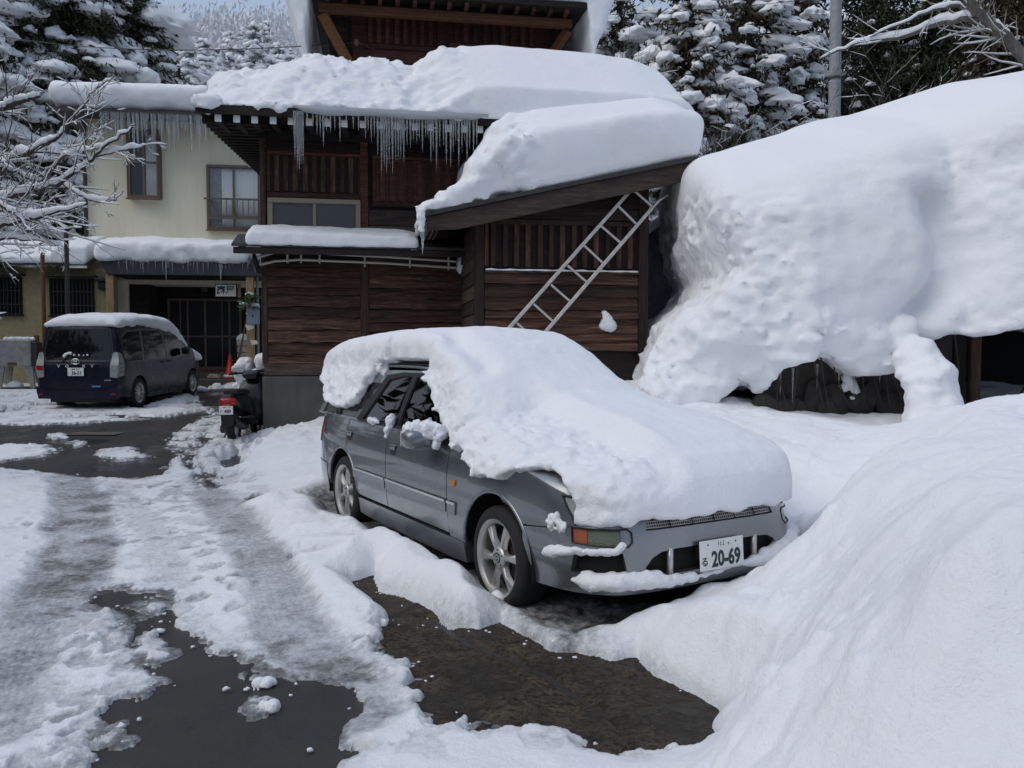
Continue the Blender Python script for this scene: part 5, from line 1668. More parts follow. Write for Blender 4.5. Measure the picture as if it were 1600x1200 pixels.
# wheels
def wheel(parent, loc, side, R_t=.318, w=.215, R_r=.236, spokes=6, rim_mat='alloy', emblem=True, steer=0, sp_w=(.030, .046), twist=0.0):
    """side -1: outer face looks to -y"""
    T0 = Matrix.Rotation(R(90) * (1 if side < 0 else -1), 4, 'X') @ Matrix.Rotation(R(twist), 4, 'Z')      # local z -> outward
    hw = w / 2
    tp = [(R_r - .006, -hw + .012), (R_r + .02, -hw), (R_t - .035, -hw + .002), (R_t - .008, -hw + .022), (R_t, -hw + .045), (R_t, hw - .045), (R_t - .008, hw - .022), (R_t - .035, hw - .002), (R_r + .02, hw), (R_r - .006, hw - .012)]
    ty = MB().lathe(tp, 40, T0, close=True)
    wh = ty.build('wheel', M_['rubber'], parent, smooth=40)
    wh.location = loc; wh.rotation_euler.z = steer
    rp = [(R_r - .02, -hw + .02), (R_r - .03, hw - .06), (R_r - .022, hw - .022), (R_r - .004, hw - .008), (R_r + .004, hw - .004), (R_r + .004, hw - .016), (R_r - .014, hw - .030), (R_r - .01, -hw + .02)]
    MB().lathe(rp, 40, T0, close=True).build('rim', M_[rim_mat], wh, smooth=35)
    MB().lathe([(.001, hw - .075), (R_r * .62, hw - .08), (R_r * .62, hw - .1), (.001, hw - .1)], 24, T0).build('brake_disc', M_['brake'], wh, smooth=40)
    MB().lathe([(.0, hw - .105), (R_r - .02, hw - .106)], 24, T0).build('barrel_back', M_['dark_void'], wh)
    for k in range(spokes):
        Tk = T0 @ Matrix.Rotation(2 * math.pi * k / spokes, 4, 'Z')
        a, b = sp_w
        o_ = hw - .018
        vs = []
        for (x, hwid, z0, z1) in ((.045, a * .95, o_ - .045, o_ - .008), (R_r * .55, a * .8, o_ - .038, o_ - .002), (R_r - .018, b, o_ - .040, o_ - .012)):
            vs += [Vector((x, -hwid, z0)), Vector((x, hwid, z0)), Vector((x, hwid * .62, z1)), Vector((x, -hwid * .62, z1))]
        fs = [(0, 1, 2, 3), (11, 10, 9, 8)]
        for i in range(2):
            for q in range(4): fs.append((i * 4 + q, i * 4 + 4 + q, i * 4 + 4 + (q + 1) % 4, i * 4 + (q + 1) % 4))
        MB().add([Tk @ v for v in vs], fs).build('spoke', M_[rim_mat], wh, smooth=50, bevel=.006)
    MB().lathe([(.074, hw - .060), (.072, hw - .026), (.062, hw - .018), (.036, hw - .015), (.034, hw - .020), (.001, hw - .020)], 28, T0).build('hub', M_[rim_mat], wh, smooth=30)
    if emblem:
        e = MB().lathe([(.030, hw - .0195), (.030, hw - .016), (.001, hw - .0155)], 20, T0).build('centre_cap', M_['black_trim'], wh, smooth=30)
        MB().lathe([(.017, hw - .016), (.017, hw - .0135), (.023, hw - .0135), (.023, hw - .016)], 24, T0, close=True).build('emblem', M_['chrome'], e)
        MB().box(-.026, .026, -.0045, .0045, hw - .015, hw - .0125, T0).build('emblem_bar', M_['chrome'], e)
    for k in range(5):
        a = 2 * math.pi * k / 5 + .3
        MB().lathe([(.0075, hw - .024), (.0075, hw - .0155), (.001, hw - .0155)], 6, T0 @ Matrix.Translation((.050 * math.cos(a), .050 * math.sin(a), 0))).build('wheel_nut', M_['brake'], wh)
    return wh
for (x, s_) in ((2.72, -1), (2.72, 1), (-.02, -1), (-.02, 1)):
    wheel(car, (x, s_ * .752, .318), s_, twist=8 if x > 1 else 25)

# ------------------------------------------------------------------ dark people carrier at the back
VX, VY, VYAW = -8.78, 17.61, 1.5538
VZ = float(gz(VX, VY)) + .0
van = empty('people_carrier', (VX, VY, VZ), VYAW, 'dark navy people carrier with snow on its roof seen from behind', 'van')
van.rotation_euler = (0, -math.atan(.033), VYAW)
NV = M_['navy']
def vsurf_side(s):
    def f(x, z):
        x = np.asarray(x, float); z = np.asarray(z, float)
        y = np.interp(z, [.18, .35, .6, .85, 1.0, 1.4, 1.70, 1.78], [.80, .835, .848, .848, .838, .775, .715, .66])
        y = y - .05 * sstep(-.55, -.88, x) - .18 * sstep(2.75, 3.65, x) ** 1.5
        n = np.stack([0 * y, np.full_like(y, s), 0 * y], -1)
        return np.stack([x, s * y, z], -1), n
    return f
vprof = [(-.86, .42), (-.86, .95), (-.80, 1.10), (-.70, 1.70), (-.60, 1.80), (.2, 1.845), (1.2, 1.845), (1.75, 1.79), (2.15, 1.63), (2.75, 1.20), (3.05, 1.07), (3.45, .98), (3.62, .80), (3.68, .55), (3.66, .30), (3.22, .24)] + arc(2.825, .326, .375, -12, 192, 16) + [(2.40, .22), (.42, .22)] + arc(0, .326, .375, -12, 192, 16) + [(-.44, .28), (-.80, .30)]
for s_ in (-1, 1):
    sp_ = panel('body_side', vprof, vsurf_side(s_), NV, van, step=.12, lip=.05)
    wF = [(2.62, 1.10), (2.05, 1.54), (1.80, 1.62), (1.42, 1.64), (1.42, 1.02), (2.0, 1.03)]
    wM = [(1.34, 1.02), (1.34, 1.64), (.40, 1.64), (.30, 1.02)]
    wQ = [(.20, 1.02), (.30, 1.64), (-.25, 1.62), (-.52, 1.50), (-.60, 1.10), (-.45, 1.02)]
    for w_ in (wF, wM, wQ): panel('side_window', w_, vsurf_side(s_), M_['van_glass'], van, step=.2, lip=.003, off=.004)
    panel('window_surround', [(2.70, 1.04), (2.08, 1.58), (1.80, 1.67), (.3, 1.68), (-.28, 1.655), (-.56, 1.53), (-.645, 1.08), (-.48, .99), (2.0, 1.0)], vsurf_side(s_), M_['gloss_black'], van, step=.2, lip=.003, off=.0015)
    # sliding door gap lines and handles
    for xg in (1.38, .22):
        panel('door_gap', [(xg - .006, .30 if xg > 1 else .62), (xg - .006, 1.0), (xg + .006, 1.0), (xg + .006, .30 if xg > 1 else .62)], vsurf_side(s_), M_['black_trim'], van, step=.2, lip=0, off=.0012)
    panel('side_sill', [(2.42, .20), (2.42, .30), (.40, .30), (.40, .20)], vsurf_side(s_), NV, van, step=.2, lip=.03, off=.014)
    for xh in (1.50, 1.18):
        MB().box(xh - .08, xh + .08, s_ * .852, s_ * .880, .92, .95).build('door_handle', NV, van, bevel=.008)
    MB().box(2.12, 2.30, s_ * .86, s_ * 1.06, 1.06, 1.23).build('door_mirror', M_['gloss_black'], van, bevel=.04, seg=2)
def vrow(x, z, n=9, k=1.0, crown=.0):
    y = float(vsurf_side(1)(np.array([x]), np.array([z]))[0][0][1]) * k
    return [(x + crown * (1 - t_ * t_) * (-1 if x < 0 else 1), y * t_, z) for t_ in np.linspace(-1, 1, n)]
# rear face, roof and front as crossing sheets
rear_rows = [vrow(-.83, .42, 9, 1, .05), vrow(-.835, .60, 9, 1, .06), vrow(-.83, .95, 9, 1, .05), vrow(-.77, 1.10, 9, 1, .05), vrow(-.715, 1.45, 9, 1, .05), vrow(-.67, 1.70, 9, 1, .05), vrow(-.57, 1.80, 9, .93, .02)]
sheet('tailgate', rear_rows, NV, van)
sheet('roof', [vrow(-.60, 1.80, 9, .93), [(x, y, z + .04 * (1 - (2 * i / 8 - 1) ** 2)) for i, (x, y, z) in enumerate(vrow(.2, 1.82))], [(x, y, z + .04 * (1 - (2 * i / 8 - 1) ** 2)) for i, (x, y, z) in enumerate(vrow(1.2, 1.82))], vrow(1.75, 1.79), vrow(2.15, 1.63)], NV, van)
sheet('windscreen', [vrow(2.15, 1.63), vrow(2.45, 1.42), vrow(2.75, 1.20)], M_['van_glass'], van, .008)
sheet('bonnet', [vrow(2.75, 1.20), vrow(3.05, 1.07), vrow(3.45, .98), vrow(3.62, .80, 9, 1, .06), vrow(3.68, .55, 9, 1, .08), vrow(3.66, .30, 9, 1, .06)], NV, van)
vb = MB(); vb.box(-.80, 3.5, -.62, .62, .20, .95); vb.build('underbody', M_['black_trim'], van)
def vrear(y, z):
    y = np.asarray(y, float); z = np.asarray(z, float)
    x = np.interp(z, [.28, .42, .60, .95, 1.10, 1.45, 1.70, 1.80], [-.86, -.86, -.865, -.86, -.80, -.745, -.70, -.60])
    w = np.interp(z, [.42, .85, 1.0, 1.4, 1.7], [.80, .80, .79, .73, .67])
    x = x - .05 * (1 - np.clip(np.abs(y) / w, 0, 1) ** 2) 
    return np.stack([x, y, z], -1), np.stack([-np.ones_like(y), 0 * y, 0 * y], -1)
panel('tailgate_skin', [(-.80, .44), (.80, .44), (.80, .95), (.74, 1.10), (.69, 1.45), (.64, 1.75), (-.64, 1.75), (-.69, 1.45), (-.74, 1.10), (-.80, .95)], vrear, NV, van, step=.10, lip=.02, off=.0)
panel('rear_window', [(-.66, 1.07), (.66, 1.07), (.675, 1.2), (.60, 1.66), (-.60, 1.66), (-.675, 1.2)], vrear, M_['van_glass'], van, step=.12, lip=.003, off=.016)
panel('window_surround', [(-.70, 1.03), (.70, 1.03), (.72, 1.2), (.635, 1.70), (-.635, 1.70), (-.72, 1.2)], vrear, M_['gloss_black'], van, step=.12, lip=.02, off=.010)
panel('rear_bumper', [(-.80, .28), (.80, .28), (.835, .42), (.835, .53), (.70, .50), (.60, .455), (-.60, .455), (-.70, .50), (-.835, .53), (-.835, .42)], vrear, NV, van, step=.1, lip=.12, off=.05)
panel('hatch_gap', [(-.70, .463), (.70, .463), (.70, .475), (-.70, .475)], vrear, M_['black_trim'], van, step=.1, lip=0, off=.004)
panel('rear_garnish', [(-.42, .965), (.42, .965), (.42, .99), (-.42, .99)], vrear, NV, van, step=.1, lip=.015, off=.02)
panel('plate_recess', [(-.36, .70), (.36, .70), (.42, .955), (-.42, .955)], vrear, NV, van, step=.1, lip=.02, off=.006)
for s_ in (-1, 1):
    lamp = [(s_ * .675, .72), (s_ * .81, .70), (s_ * .845, .86), (s_ * .835, 1.08), (s_ * .80, 1.22), (s_ * .71, 1.20), (s_ * .68, 1.0)]
    tl = panel('tail_lamp', lamp, vrear, M_['lamp_clear'], van, step=.06, lip=.06, off=.03)
    panel('red_lens', [(s_ * .69, .86), (s_ * .82, .86), (s_ * .835, .95), (s_ * .69, .95)], vrear, M_['lamp_red'] if s_ > 0 else M_['lamp_clear'], tl, step=.06, lip=.01, off=.038)
    # the lamp wraps onto the side
    panel('lamp_side', [(-.86, .71), (-.66, .74), (-.62, 1.0), (-.68, 1.20), (-.80, 1.22), (-.855, 1.0)], vsurf_side(s_), M_['lamp_clear'], tl, step=.06, lip=.04, off=.012)
    for zz_ in (.80, .885, .97):
        panel('lamp_band', [(-.855, zz_), (-.64, zz_ + .01), (-.64, zz_ + .022), (-.855, zz_ + .012)], vsurf_side(s_), M_['gloss_black'], tl, step=.1, lip=0, off=.0155)
    panel('reflector', [(s_ * .70, .355), (s_ * .79, .355), (s_ * .79, .385), (s_ * .70, .385)], vrear, M_['lamp_red'], van, step=.1, lip=.01, off=.058)
RM = Matrix.Translation((-.945, 0, 0)) @ Matrix.Rotation(R(-90), 4, 'Z') @ Matrix.Rotation(R(90), 4, 'X')     # text faces backwards
def rear_text(name, s, size, y, z, mat, par, x=0.0, bold=0.0, sx=1.0):
    return text_obj(name, s, size, mat, par, Matrix.Translation((x, 0, 0)) @ RM @ Matrix.Translation((-y, z, 0)), sx=sx, bold=bold)
vp = MB().box(-.950, -.938, -.165, .165, .745, .91).build('number_plate', M_['plate_white'], van, bevel=.004)
rear_text('digits', '36-51', .105, -.02, .80, M_['ink'], vp, -.0065, .003, .85)
rear_text('dot', '·', .09, .135, .79, M_['ink'], vp, -.0065, .002)
for k, (y, w) in enumerate(((.06, .03), (.02, .03), (-.03, .02), (-.06, .02))):
    MB().box(-.9515, -.9502, y - w / 2, y + w / 2, .868, .892).build('stroke', M_['ink'], vp)
for ch, y in (('V', .34), ('O', .17), ('X', -.17), ('Y', -.34)):
    rear_text('badge_letter', ch, .075, y, .935 + .005, M_['badge'], van, -.006, .003, 1.15)
# oval emblem: ring with two inner ovals
def oval(a, b, cx=0, cy=0, n=28): return [(-.945, cx + a * math.cos(t_), cy + b * math.sin(t_)) for t_ in np.linspace(0, 2 * math.pi, n)]
em = MB().tube(oval(.082, .054, 0, 1.035), .010, 6, False).build('emblem', M_['chrome'], van, smooth=True)
MB().tube(oval(.026, .046, 0, 1.035), .007, 6, False).build('emblem_oval', M_['chrome'], em, smooth=True)
MB().tube(oval(.055, .020, 0, 1.062), .007, 6, False).build('emblem_oval', M_['chrome'], em, smooth=True)
# stickers, wiper
for (y, z, m, a, b) in ((-.60, 1.17, 'sticker_green', .045, .026), (-.60, 1.115, 'sticker_blue', .05, .028)):
    panel('sticker', [(y + a * math.cos(t_), z + b * math.sin(t_)) for t_ in np.linspace(0, 2 * math.pi, 14)[:-1]], vrear, M_[m], van, step=.1, lip=0, off=.0105)
panel('sticker', [(-.47, .515), (-.30, .515), (-.30, .545), (-.47, .545)], vrear, M_['sticker_blue'], van, step=.2, lip=0, off=.006)
panel('badge', [(-.55, .64), (-.68, .64), (-.68, .665), (-.55, .665)], vrear, M_['chrome'], van, step=.2, lip=0, off=.008)
MB().tube([(-.90, .30, 1.02), (-.885, .24, 1.10), (-.87, .10, 1.13), (-.87, -.25, 1.14)], .012, 6).build('rear_wiper', M_['black_trim'], van, smooth=True)
for (x, s_) in ((0, -1), (0, 1), (2.825, -1), (2.825, 1)):
    wheel(van, (x, s_ * .745, .326), s_, .326, .20, .205, 10, 'alloy', False, 0, (.020, .026))

# ------------------------------------------------------------------ scooter by the house wall
g = G(366, 690, .06)
scY = math.atan2(.99, -.03)
sct = empty('scooter', (g.x, g.y, g.z - .01), scY, 'black motor scooter parked by the concrete base with its red tail lamp towards us', 'scooter')
def sw(x, rad, w):
    T0 = Matrix.Translation((x, 0, rad)) @ Matrix.Rotation(R(90), 4, 'X')
    o = MB().lathe([(rad * .62, -w / 2), (rad * .9, -w / 2 - .004), (rad, -w / 4), (rad, w / 4), (rad * .9, w / 2 + .004), (rad * .62, w / 2)], 28, T0, close=True).build('wheel', M_['rubber'], sct, smooth=40)
    MB().lathe([(rad * .64, -.03), (rad * .64, .03), (rad * .5, .035), (.05, .045), (.001, .045), (.001, -.045), (.05, -.045), (rad * .5, -.035)], 20, T0).build('rim', M_['white_paint'], o, smooth=40)
    return o
sw(0, .215, .10); sw(1.18, .215, .09)
BK = M_['gloss_black']
def loft(name, secs, mat, parent=sct, n=14, p=.6):
    """rounded body through sections (x, y half width, z low, z high)"""
    mb = MB()
    for (x, hw, z0, z1) in secs:
        for j in range(n):
            a = 2 * math.pi * j / n
            c, s__ = math.cos(a), math.sin(a)
            mb.v.append(Vector((x, hw * math.copysign(abs(c) ** p, c), (z0 + z1) / 2 + (z1 - z0) / 2 * math.copysign(abs(s__) ** p, s__))))
    for i in range(len(secs) - 1):
        for j in range(n): mb.f.append([i * n + j, i * n + (j + 1) % n, (i + 1) * n + (j + 1) % n, (i + 1) * n + j])
    mb.f.append(list(range(n))[::-1]); mb.f.append([(len(secs) - 1) * n + j for j in range(n)])
    return mb.build(name, mat, parent, smooth=50)
loft('rear_cowl', [(-.30, .07, .62, .70), (-.24, .12, .56, .74), (0, .16, .47, .74), (.30, .17, .42, .72), (.45, .15, .35, .68)], BK)
loft('seat', [(-.20, .09, .73, .78), (-.05, .14, .72, .81), (.25, .15, .71, .80), (.48, .11, .70, .76)], M_['black_trim'])
loft('footboard', [(.35, .15, .22, .34), (.55, .17, .22, .32), (.85, .17, .22, .32), (.95, .14, .26, .40)], BK)
loft('leg_shield', [(.86, .17, .24, .60), (.92, .22, .34, .82), (.98, .20, .46, .92), (1.05, .12, .60, .95)], BK)
loft('front_fender', [(.98, .05, .36, .42), (1.10, .075, .40, .48), (1.25, .07, .40, .46), (1.36, .05, .30, .38)], BK)
loft('handlebar_cowl', [(.86, .10, .92, 1.0), (.95, .15, .93, 1.06), (1.03, .13, .95, 1.06), (1.10, .07, .96, 1.03)], BK)
loft('front_basket', [(1.08, .15, .62, .90), (1.34, .17, .66, .92)], M_['dark_metal'], p=.3)
MB().tube([(.90, -.33, 1.0), (.95, -.18, 1.01), (.96, .18, 1.01), (.90, .33, 1.0)], .017, 8).build('handlebar', M_['black_trim'], sct, smooth=True)
for s_ in (-1, 1):
    MB().tube([(.89, s_ * .34, 1.0), (.93, s_ * .22, 1.01)], .023, 8).build('grip', M_['rubber'], sct, smooth=True)
    if s_ > 0: continue
    MB().tube([(.95, s_ * .24, 1.02), (.93, s_ * .30, 1.12), (.92, s_ * .31, 1.18)], .007, 6).build('mirror_stalk', M_['black_trim'], sct)
    MB().lathe([(.001, -.012), (.05, -.012), (.062, 0), (.055, .012), (.001, .014)], 20, Matrix.Translation((.92, s_ * .31, 1.23)) @ Matrix.Rotation(R(-80), 4, 'Y')).build('mirror', M_['glass_frost'], sct, smooth=40)
tl = loft('tail_lamp', [(-.345, .06, .585, .66), (-.31, .115, .565, .69), (-.22, .125, .57, .69)], M_['lamp_red'], p=.5)
MB().box(-.352, -.33, -.055, .055, .560, .590).build('lamp_lens', M_['lamp_orange_red'], tl, bevel=.006)
spl = MB().box(-.372, -.362, -.10, .10, .445, .570).build('number_plate', M_['plate_white'], sct, bevel=.003)
SMx = Matrix.Translation((-.3725, 0, 0)) @ Matrix.Rotation(R(-90), 4, 'Z') @ Matrix.Rotation(R(90), 4, 'X')
text_obj('digits', '489', .072, M_['ink'], spl, SMx @ Matrix.Translation((.025, .490, 0)), sx=.9, bold=.002)
for (y, z, w, h) in ((-.075, .475, .006, .03), (-.06, .49, .006, .02), (-.02, .548, .05, .008), (.05, .548, .02, .008)):
    MB().box(-.3735, -.372, -y - w / 2, -y + w / 2, z, z + h).build('stroke', M_['ink'], spl)
MB().prism([(-.36, .44), (-.34, .27), (-.20, .30), (-.12, .47)], -.085, .085).build('rear_mudguard', M_['black_trim'], sct, bevel=.015)
loft('engine_case', [(-.12, .05, .15, .28), (.05, .06, .14, .32), (.40, .07, .16, .36)], M_['dark_metal']).location.y = .12
MB().tube([(-.25, -.13, .30), (0, -.13, .24), (.35, -.10, .2)], [.05, .055, .03], 12).build('exhaust', M_['dark_metal'], sct, smooth=True)
MB().tube([(.2, .12, .25), (.12, .20, .02), (.02, .22, .01)], .014, 6).build('kick_stand', M_['dark_metal'], sct)
MB().tube([(-.25, -.12, .76), (-.38, -.08, .80), (-.38, .08, .80), (-.25, .12, .76)], .012, 6).build('grab_rail', M_['dark_metal'], sct, smooth=True)
# ------------------------------------------------------------------ snow lying on cars, roofs and the bank
CARF = Frame((CX, CY, 0), CYAW)
_sx = np.array([-1.4, -1.22, -1.1, -.8, -.3, .3, .9, 1.35, 1.7, 2.05, 2.35, 2.7, 3.1, 3.4, 3.6, 3.72, 3.80])
_sz = np.array([1.2, 1.50, 1.62, 1.70, 1.745, 1.77, 1.775, 1.75, 1.62, 1.43, 1.30, 1.235, 1.16, 1.085, 1.0, .90, .72])
def cp_side(px, py):
    q = greenhouse_px(px, py)
    if q[1] > .97: return q
    d = ray(px, py); l3 = np.array([*cl_, 0]); u3 = np.array([*cu_, 0]); o3 = np.array([CX, CY, 0])
    t_ = (-.865 - (CAM - o3) @ l3) / (d @ l3); p = CAM + t_ * d - o3
    return float(p @ u3), float(p[2])
rear_drape = [cp_side(*q) for q in [(612, 560), (596, 580), (578, 607), (560, 636), (546, 643), (520, 643), (510, 610), (500, 570)]]
rear_drape = [(.62, 1.44)] + rear_drape[1:] + [(-1.5, 1.2), (-1.5, 1.8), (.62, 1.8)]
front_drape = [cp_side(*q) for q in [(652, 572), (664, 592), (676, 620), (684, 652), (692, 690), (700, 700), (712, 728), (720, 716), (735, 738), (752, 762), (768, 752), (788, 766), (800, 748), (818, 744), (836, 742), (852, 760)]]
front_drape += [(3.355, .80), (3.385, .72), (3.40, .60), (3.9, .60), (3.9, 1.9), (1.3, 1.9), (1.36, 1.46)]
def car_snow(x, y, z):
    S = np.interp(x, _sx, _sz)
    hood = sstep(2.0, 2.5, x)
    hw = .80 - .12 * (1 - hood)
    S = S - (.12 + .10 * (1 - hood)) * np.clip(np.abs(y) / .86, 0, 1.2) ** 4
    # the near half of the bonnet has slumped lower than the far half
    slump = hood * sstep(-.12, -.34, y + .10 * fbm(x, 0 * y, .5, 1.6, 3)) * (1 - sstep(3.25, 3.5, x) * .4)
    S = S - .135 * slump
    # groove along the screen pillar
    g = np.exp(-((y + .47 + .10 * (x - 1.6) + .10 * fbm(x, y, z, 2.2, 3)) / .11) ** 2) * sstep(1.1, 1.35, x) * (1 - sstep(1.85, 2.1, x))
    S = S - .075 * g
    S = S + .03 * fbm(x, y, 0 * z, .9, 2)
    dt = (z - S) * .88
    zb = np.clip(z, .3, 1.44)
    w = np.where(zb < .97, .8775 + np.interp(zb, SIDE_Z, SIDE_O), .792 - (zb - .97) * .398)
    nose = np.interp(x, [2.4, 2.9, 3.1, 3.34, 3.50, 3.60, 3.66, 3.70, 3.74, 3.8], [0, .01, .024, .058, .113, .178, .258, .378, .60, .9])
    w = w - nose
    m = np.maximum(sdpoly(rear_drape, x[:, 0, :], z[:, 0, :]), sdpoly(front_drape, x[:, 0, :], z[:, 0, :]))[:, None, :]
    jag = .05 * fbm(x, y, z, 7, 4, .6)
    cov = sstep(-.015, .075, m + jag)
    T = -.20 + (.20 + .075) * cov
    top = sstep(1.44, 1.52, z) * (1 - sstep(1.5, 2.2, x))
    T = np.maximum(T, top * .02 - .2 * (1 - top))
    dr = (-y) - (w + T)
    dl = y - (w + .10 + .08 * hood + .05 * fbm(x, z, 0 * y, 2, 3))
    d = smax(dt, dr * .8, .09)
    d = smax(d, dl * .8, .12)
    d = smax(d, -(x + 1.17), .10)
    xf = np.interp(np.abs(y), [0, .3, .45, .6, .7, .8, .9], [3.735, 3.73, 3.71, 3.672, 3.60, 3.43, 3.25]) + .035
    lip = np.interp(y, [-.9, -.62, -.5, -.42, .40, .55, .9], [.655, .662, .680, .688, .685, .68, .66]) + .03 * fbm(y, 0 * y, 0 * y + 3, 9, 3)
    d = smax(d, x - xf, .11)
    d = smax(d, np.where(x > 2.9, lip - z, -1), .025)
    # keep the cabin clear
    cab = np.maximum(np.maximum(z - 1.43, np.abs(y) - (.772 - (z - .97) * .398)), np.maximum(-.85 - x, x - np.interp(z, [.9, 1.43], [2.2, 1.45])))
    d = np.maximum(d, -cab)
    d = np.maximum(d, .60 - z)
    return d
def car_disp(x, y, z):
    side = sstep(-.60, -.78, y) * (1 - sstep(2.2, 2.3, x)) + sstep(2.1, 2.5, x) * sstep(-.15, -.45, y)
    r_ = .010 + .030 * np.clip(side, 0, 1)
    return -(r_ * fbm(x, y, z, 8, 4, .55) + .022 * np.clip(side, 0, 1) * fbm(x, y, z, 24, 2, .55) + .018 * fbm(x, y, z, 2.5, 2))
snow_body('car_snow', car_snow, (-1.32, -1.08, .56), (3.86, 1.08, 1.86), .0165, M_['snow'], car_disp, .2, CARF, 'thick smooth snow blanket draped over the silver estate car', 'snow')

def lumps(name, blobs, mat, h=.012, amp=.25, label=None, cat='snow lump', frame=None, parent=None, k=.03, freq=22, flat=None):
    """small lump of snow from a few merged balls (x, y, z, r)"""
    b = np.array(blobs, float)
    lo = (b[:, :3] - b[:, 3:4] * 1.6).min(0) - h; hi = (b[:, :3] + b[:, 3:4] * 1.6).max(0) + h
    def f(x, y, z):
        d = None
        for (a, b_, c, r_) in b:
            e = np.sqrt((x - a) ** 2 + (y - b_) ** 2 + (z - c) ** 2) - r_
            d = e if d is None else smin(d, e, k)
        if flat is not None: d = np.maximum(d, flat - z)
        return d
    rr_ = b[:, 3].mean()
    return snow_body(name, f, lo, hi, h, mat, lambda x, y, z: amp * rr_ * fbm(x, y, z, freq, 4, .55), 1.0, frame, label, cat, parent)
lumps('mirror_snow', [(1.93, -.93, 1.05, .06), (1.87, -1.0, 1.055, .06), (1.80, -1.02, 1.045, .045), (1.99, -.88, 1.02, .06), (2.0, -.90, .95, .035)], M_['snow_rough'], .008, .8, 'wedge of snow on the silver car door mirror', frame=CARF)
q = cp_side(602, 572); y_ = -(yw(q[1]) + .02)
lumps('snow_lump', [(q[0], y_, q[1], .055), (q[0] + .03, y_, q[1] - .05, .03)], M_['snow_rough'], .007, .8, 'round snow lump stuck at the top of the rear side window', frame=CARF)
q = cp_side(615, 664); y_ = -(yw(.99) + .03)
lumps('snow_lump', [(q[0], y_, 1.02, .045), (q[0], y_ - .01, .96, .04), (q[0] - .02, y_ - .02, .90, .022), (q[0] + .03, y_ + .01, 1.04, .03)], M_['snow_rough'], .007, .8, 'tongue of snow hanging down beside the door mirror', frame=CARF)
q = cp_side(590, 655)
lumps('snow_lump', [(q[0] - .05, y_, .995, .028), (q[0] + .02, y_, 1.0, .034), (q[0] + .08, y_, .995, .022)], M_['snow_rough'], .006, 1.0, 'small crumbly snow row on the waistline of the rear window', frame=CARF)
p, n = body(-a_of_x(3.33), .645)
lumps('snow_lump', [(p[0] - .04, p[1] + .0, .640, .036), (p[0] + .03, p[1] + .02, .628, .034), (p[0], p[1], .665, .03)], M_['snow_rough'], .006, 1.0, 'crumbly snow lump on the bumper seam below the headlamp', frame=CARF)
# strips lying on the bumper steps
def strip_on(a0, a1, z0, z1, r0, wob, n=16, out=.03):
    o = []
    for k in range(n):
        t_ = k / (n - 1); a = a0 + (a1 - a0) * t_
        zz = z0 + (z1 - z0) * t_ + wob * math.sin(t_ * 7.0 + 1)
        p, nn = body(a, zz)
        p = p + nn * out
        o.append((p[0], p[1], zz, r0 * (0.8 + .4 * math.sin(t_ * 5 + .5) ** 2)))
    return o
_fs = np.array([(*(body(a, z)[0] + body(a, z)[1] * o_), r_) for a, z, o_, r_ in ((-1.10, .500, .012, .022), (-1.06, .508, .018, .034), (-1.01, .518, .02, .036), (-.96, .526, .016, .030), (-.90, .534, .010, .024), (-.84, .540, .008, .020), (-.78, .544, .006, .017), (-.72, .548, .006, .020), (-.67, .552, .006, .016), (-.64, .57, .006, .013), (-.635, .59, .006, .012))])
_ft2 = np.linspace(0, len(_fs) - 1, 34)
_fs = np.stack([np.interp(_ft2, np.arange(len(_fs)), _fs[:, k]) for k in range(4)], 1)
_fs[:, 3] *= .62; _fs[:, 2] -= .022
lumps('snow_strip', [tuple(q) for q in _fs], M_['snow_rough'], .006, .8, 'snow strip resting on the bumper ledge under the fog lamp', frame=CARF, k=.03, freq=30)
lp_ = []
for a in np.arange(-.92, 1.0, .03):
    zz_ = np.interp(a, [-.92, -.6, -.3, 0, .3, .45, .6, 1.0], [.345, .352, .345, .356, .362, .375, .41, .47]) + .010 * math.sin(a * 9)
    rr2 = np.interp(a, [-.92, -.85, -.55, -.40, -.2, .1, .3, .42, .6, 1.0], [.020, .038, .036, .030, .020, .018, .022, .040, .045, .05])
    p, nn = body(a, zz_); p = p + nn * np.interp(a, [-.9, -.4, 0, 1], [.004, .020, .012, .018])
    lp_.append((p[0], p[1], zz_ + .01, rr2))
    if rr2 > .029: lp_.append((p[0] - nn[0] * .02, p[1] - nn[1] * .02, zz_ + .030, rr2 * .85))
lumps('snow_strip', lp_, M_['snow_rough'], .009, .75, 'wavy snow strip lying along the lower lip of the front bumper', frame=CARF, k=.03, freq=14)
lumps('snow_clod', [(2.76, -.87, .10, .035), (2.80, -.87, .085, .03)], M_['snow_rough'], .008, .4, 'snow clod caught in the front alloy wheel', frame=CARF)

# van roof snow
VANF = Frame((VX, VY, VZ), VYAW)
def van_snow(x, y, z):
    zt_ = np.interp(x, [-.85, -.70, -.4, .3, 1.2, 1.8, 2.2, 2.7, 3.1, 3.5, 3.7], [1.80, 1.90, 1.97, 2.0, 1.99, 1.95, 1.80, 1.40, 1.24, 1.12, .95]) + .02
    zb_ = np.interp(x, [-.6, .2, 1.2, 1.75, 2.15, 2.75, 3.05, 3.45, 3.7], [1.80, 1.83, 1.83, 1.77, 1.61, 1.18, 1.05, .96, .7]) - .06 - .05 * np.abs(fbm(x, 0 * y, 0 * z, 2.5, 3))
    zt_ = zt_ - .12 * (y / .75) ** 4
    w = np.interp(zb_, [1.0, 1.4, 1.7, 1.80], [.80, .74, .74, .70]) + .03
    drip = .10 * sstep(.2, 1.4, x)
    zb_ = zb_ - drip * sstep(.55, .70, np.abs(y))
    d = smax((z - zt_) * .85, np.abs(y) - w, .06)
    d = smax(d, zb_ - z, .03)
    d = smax(d, -(x + .74), .07)
    return smax(d, x - 3.55, .08)
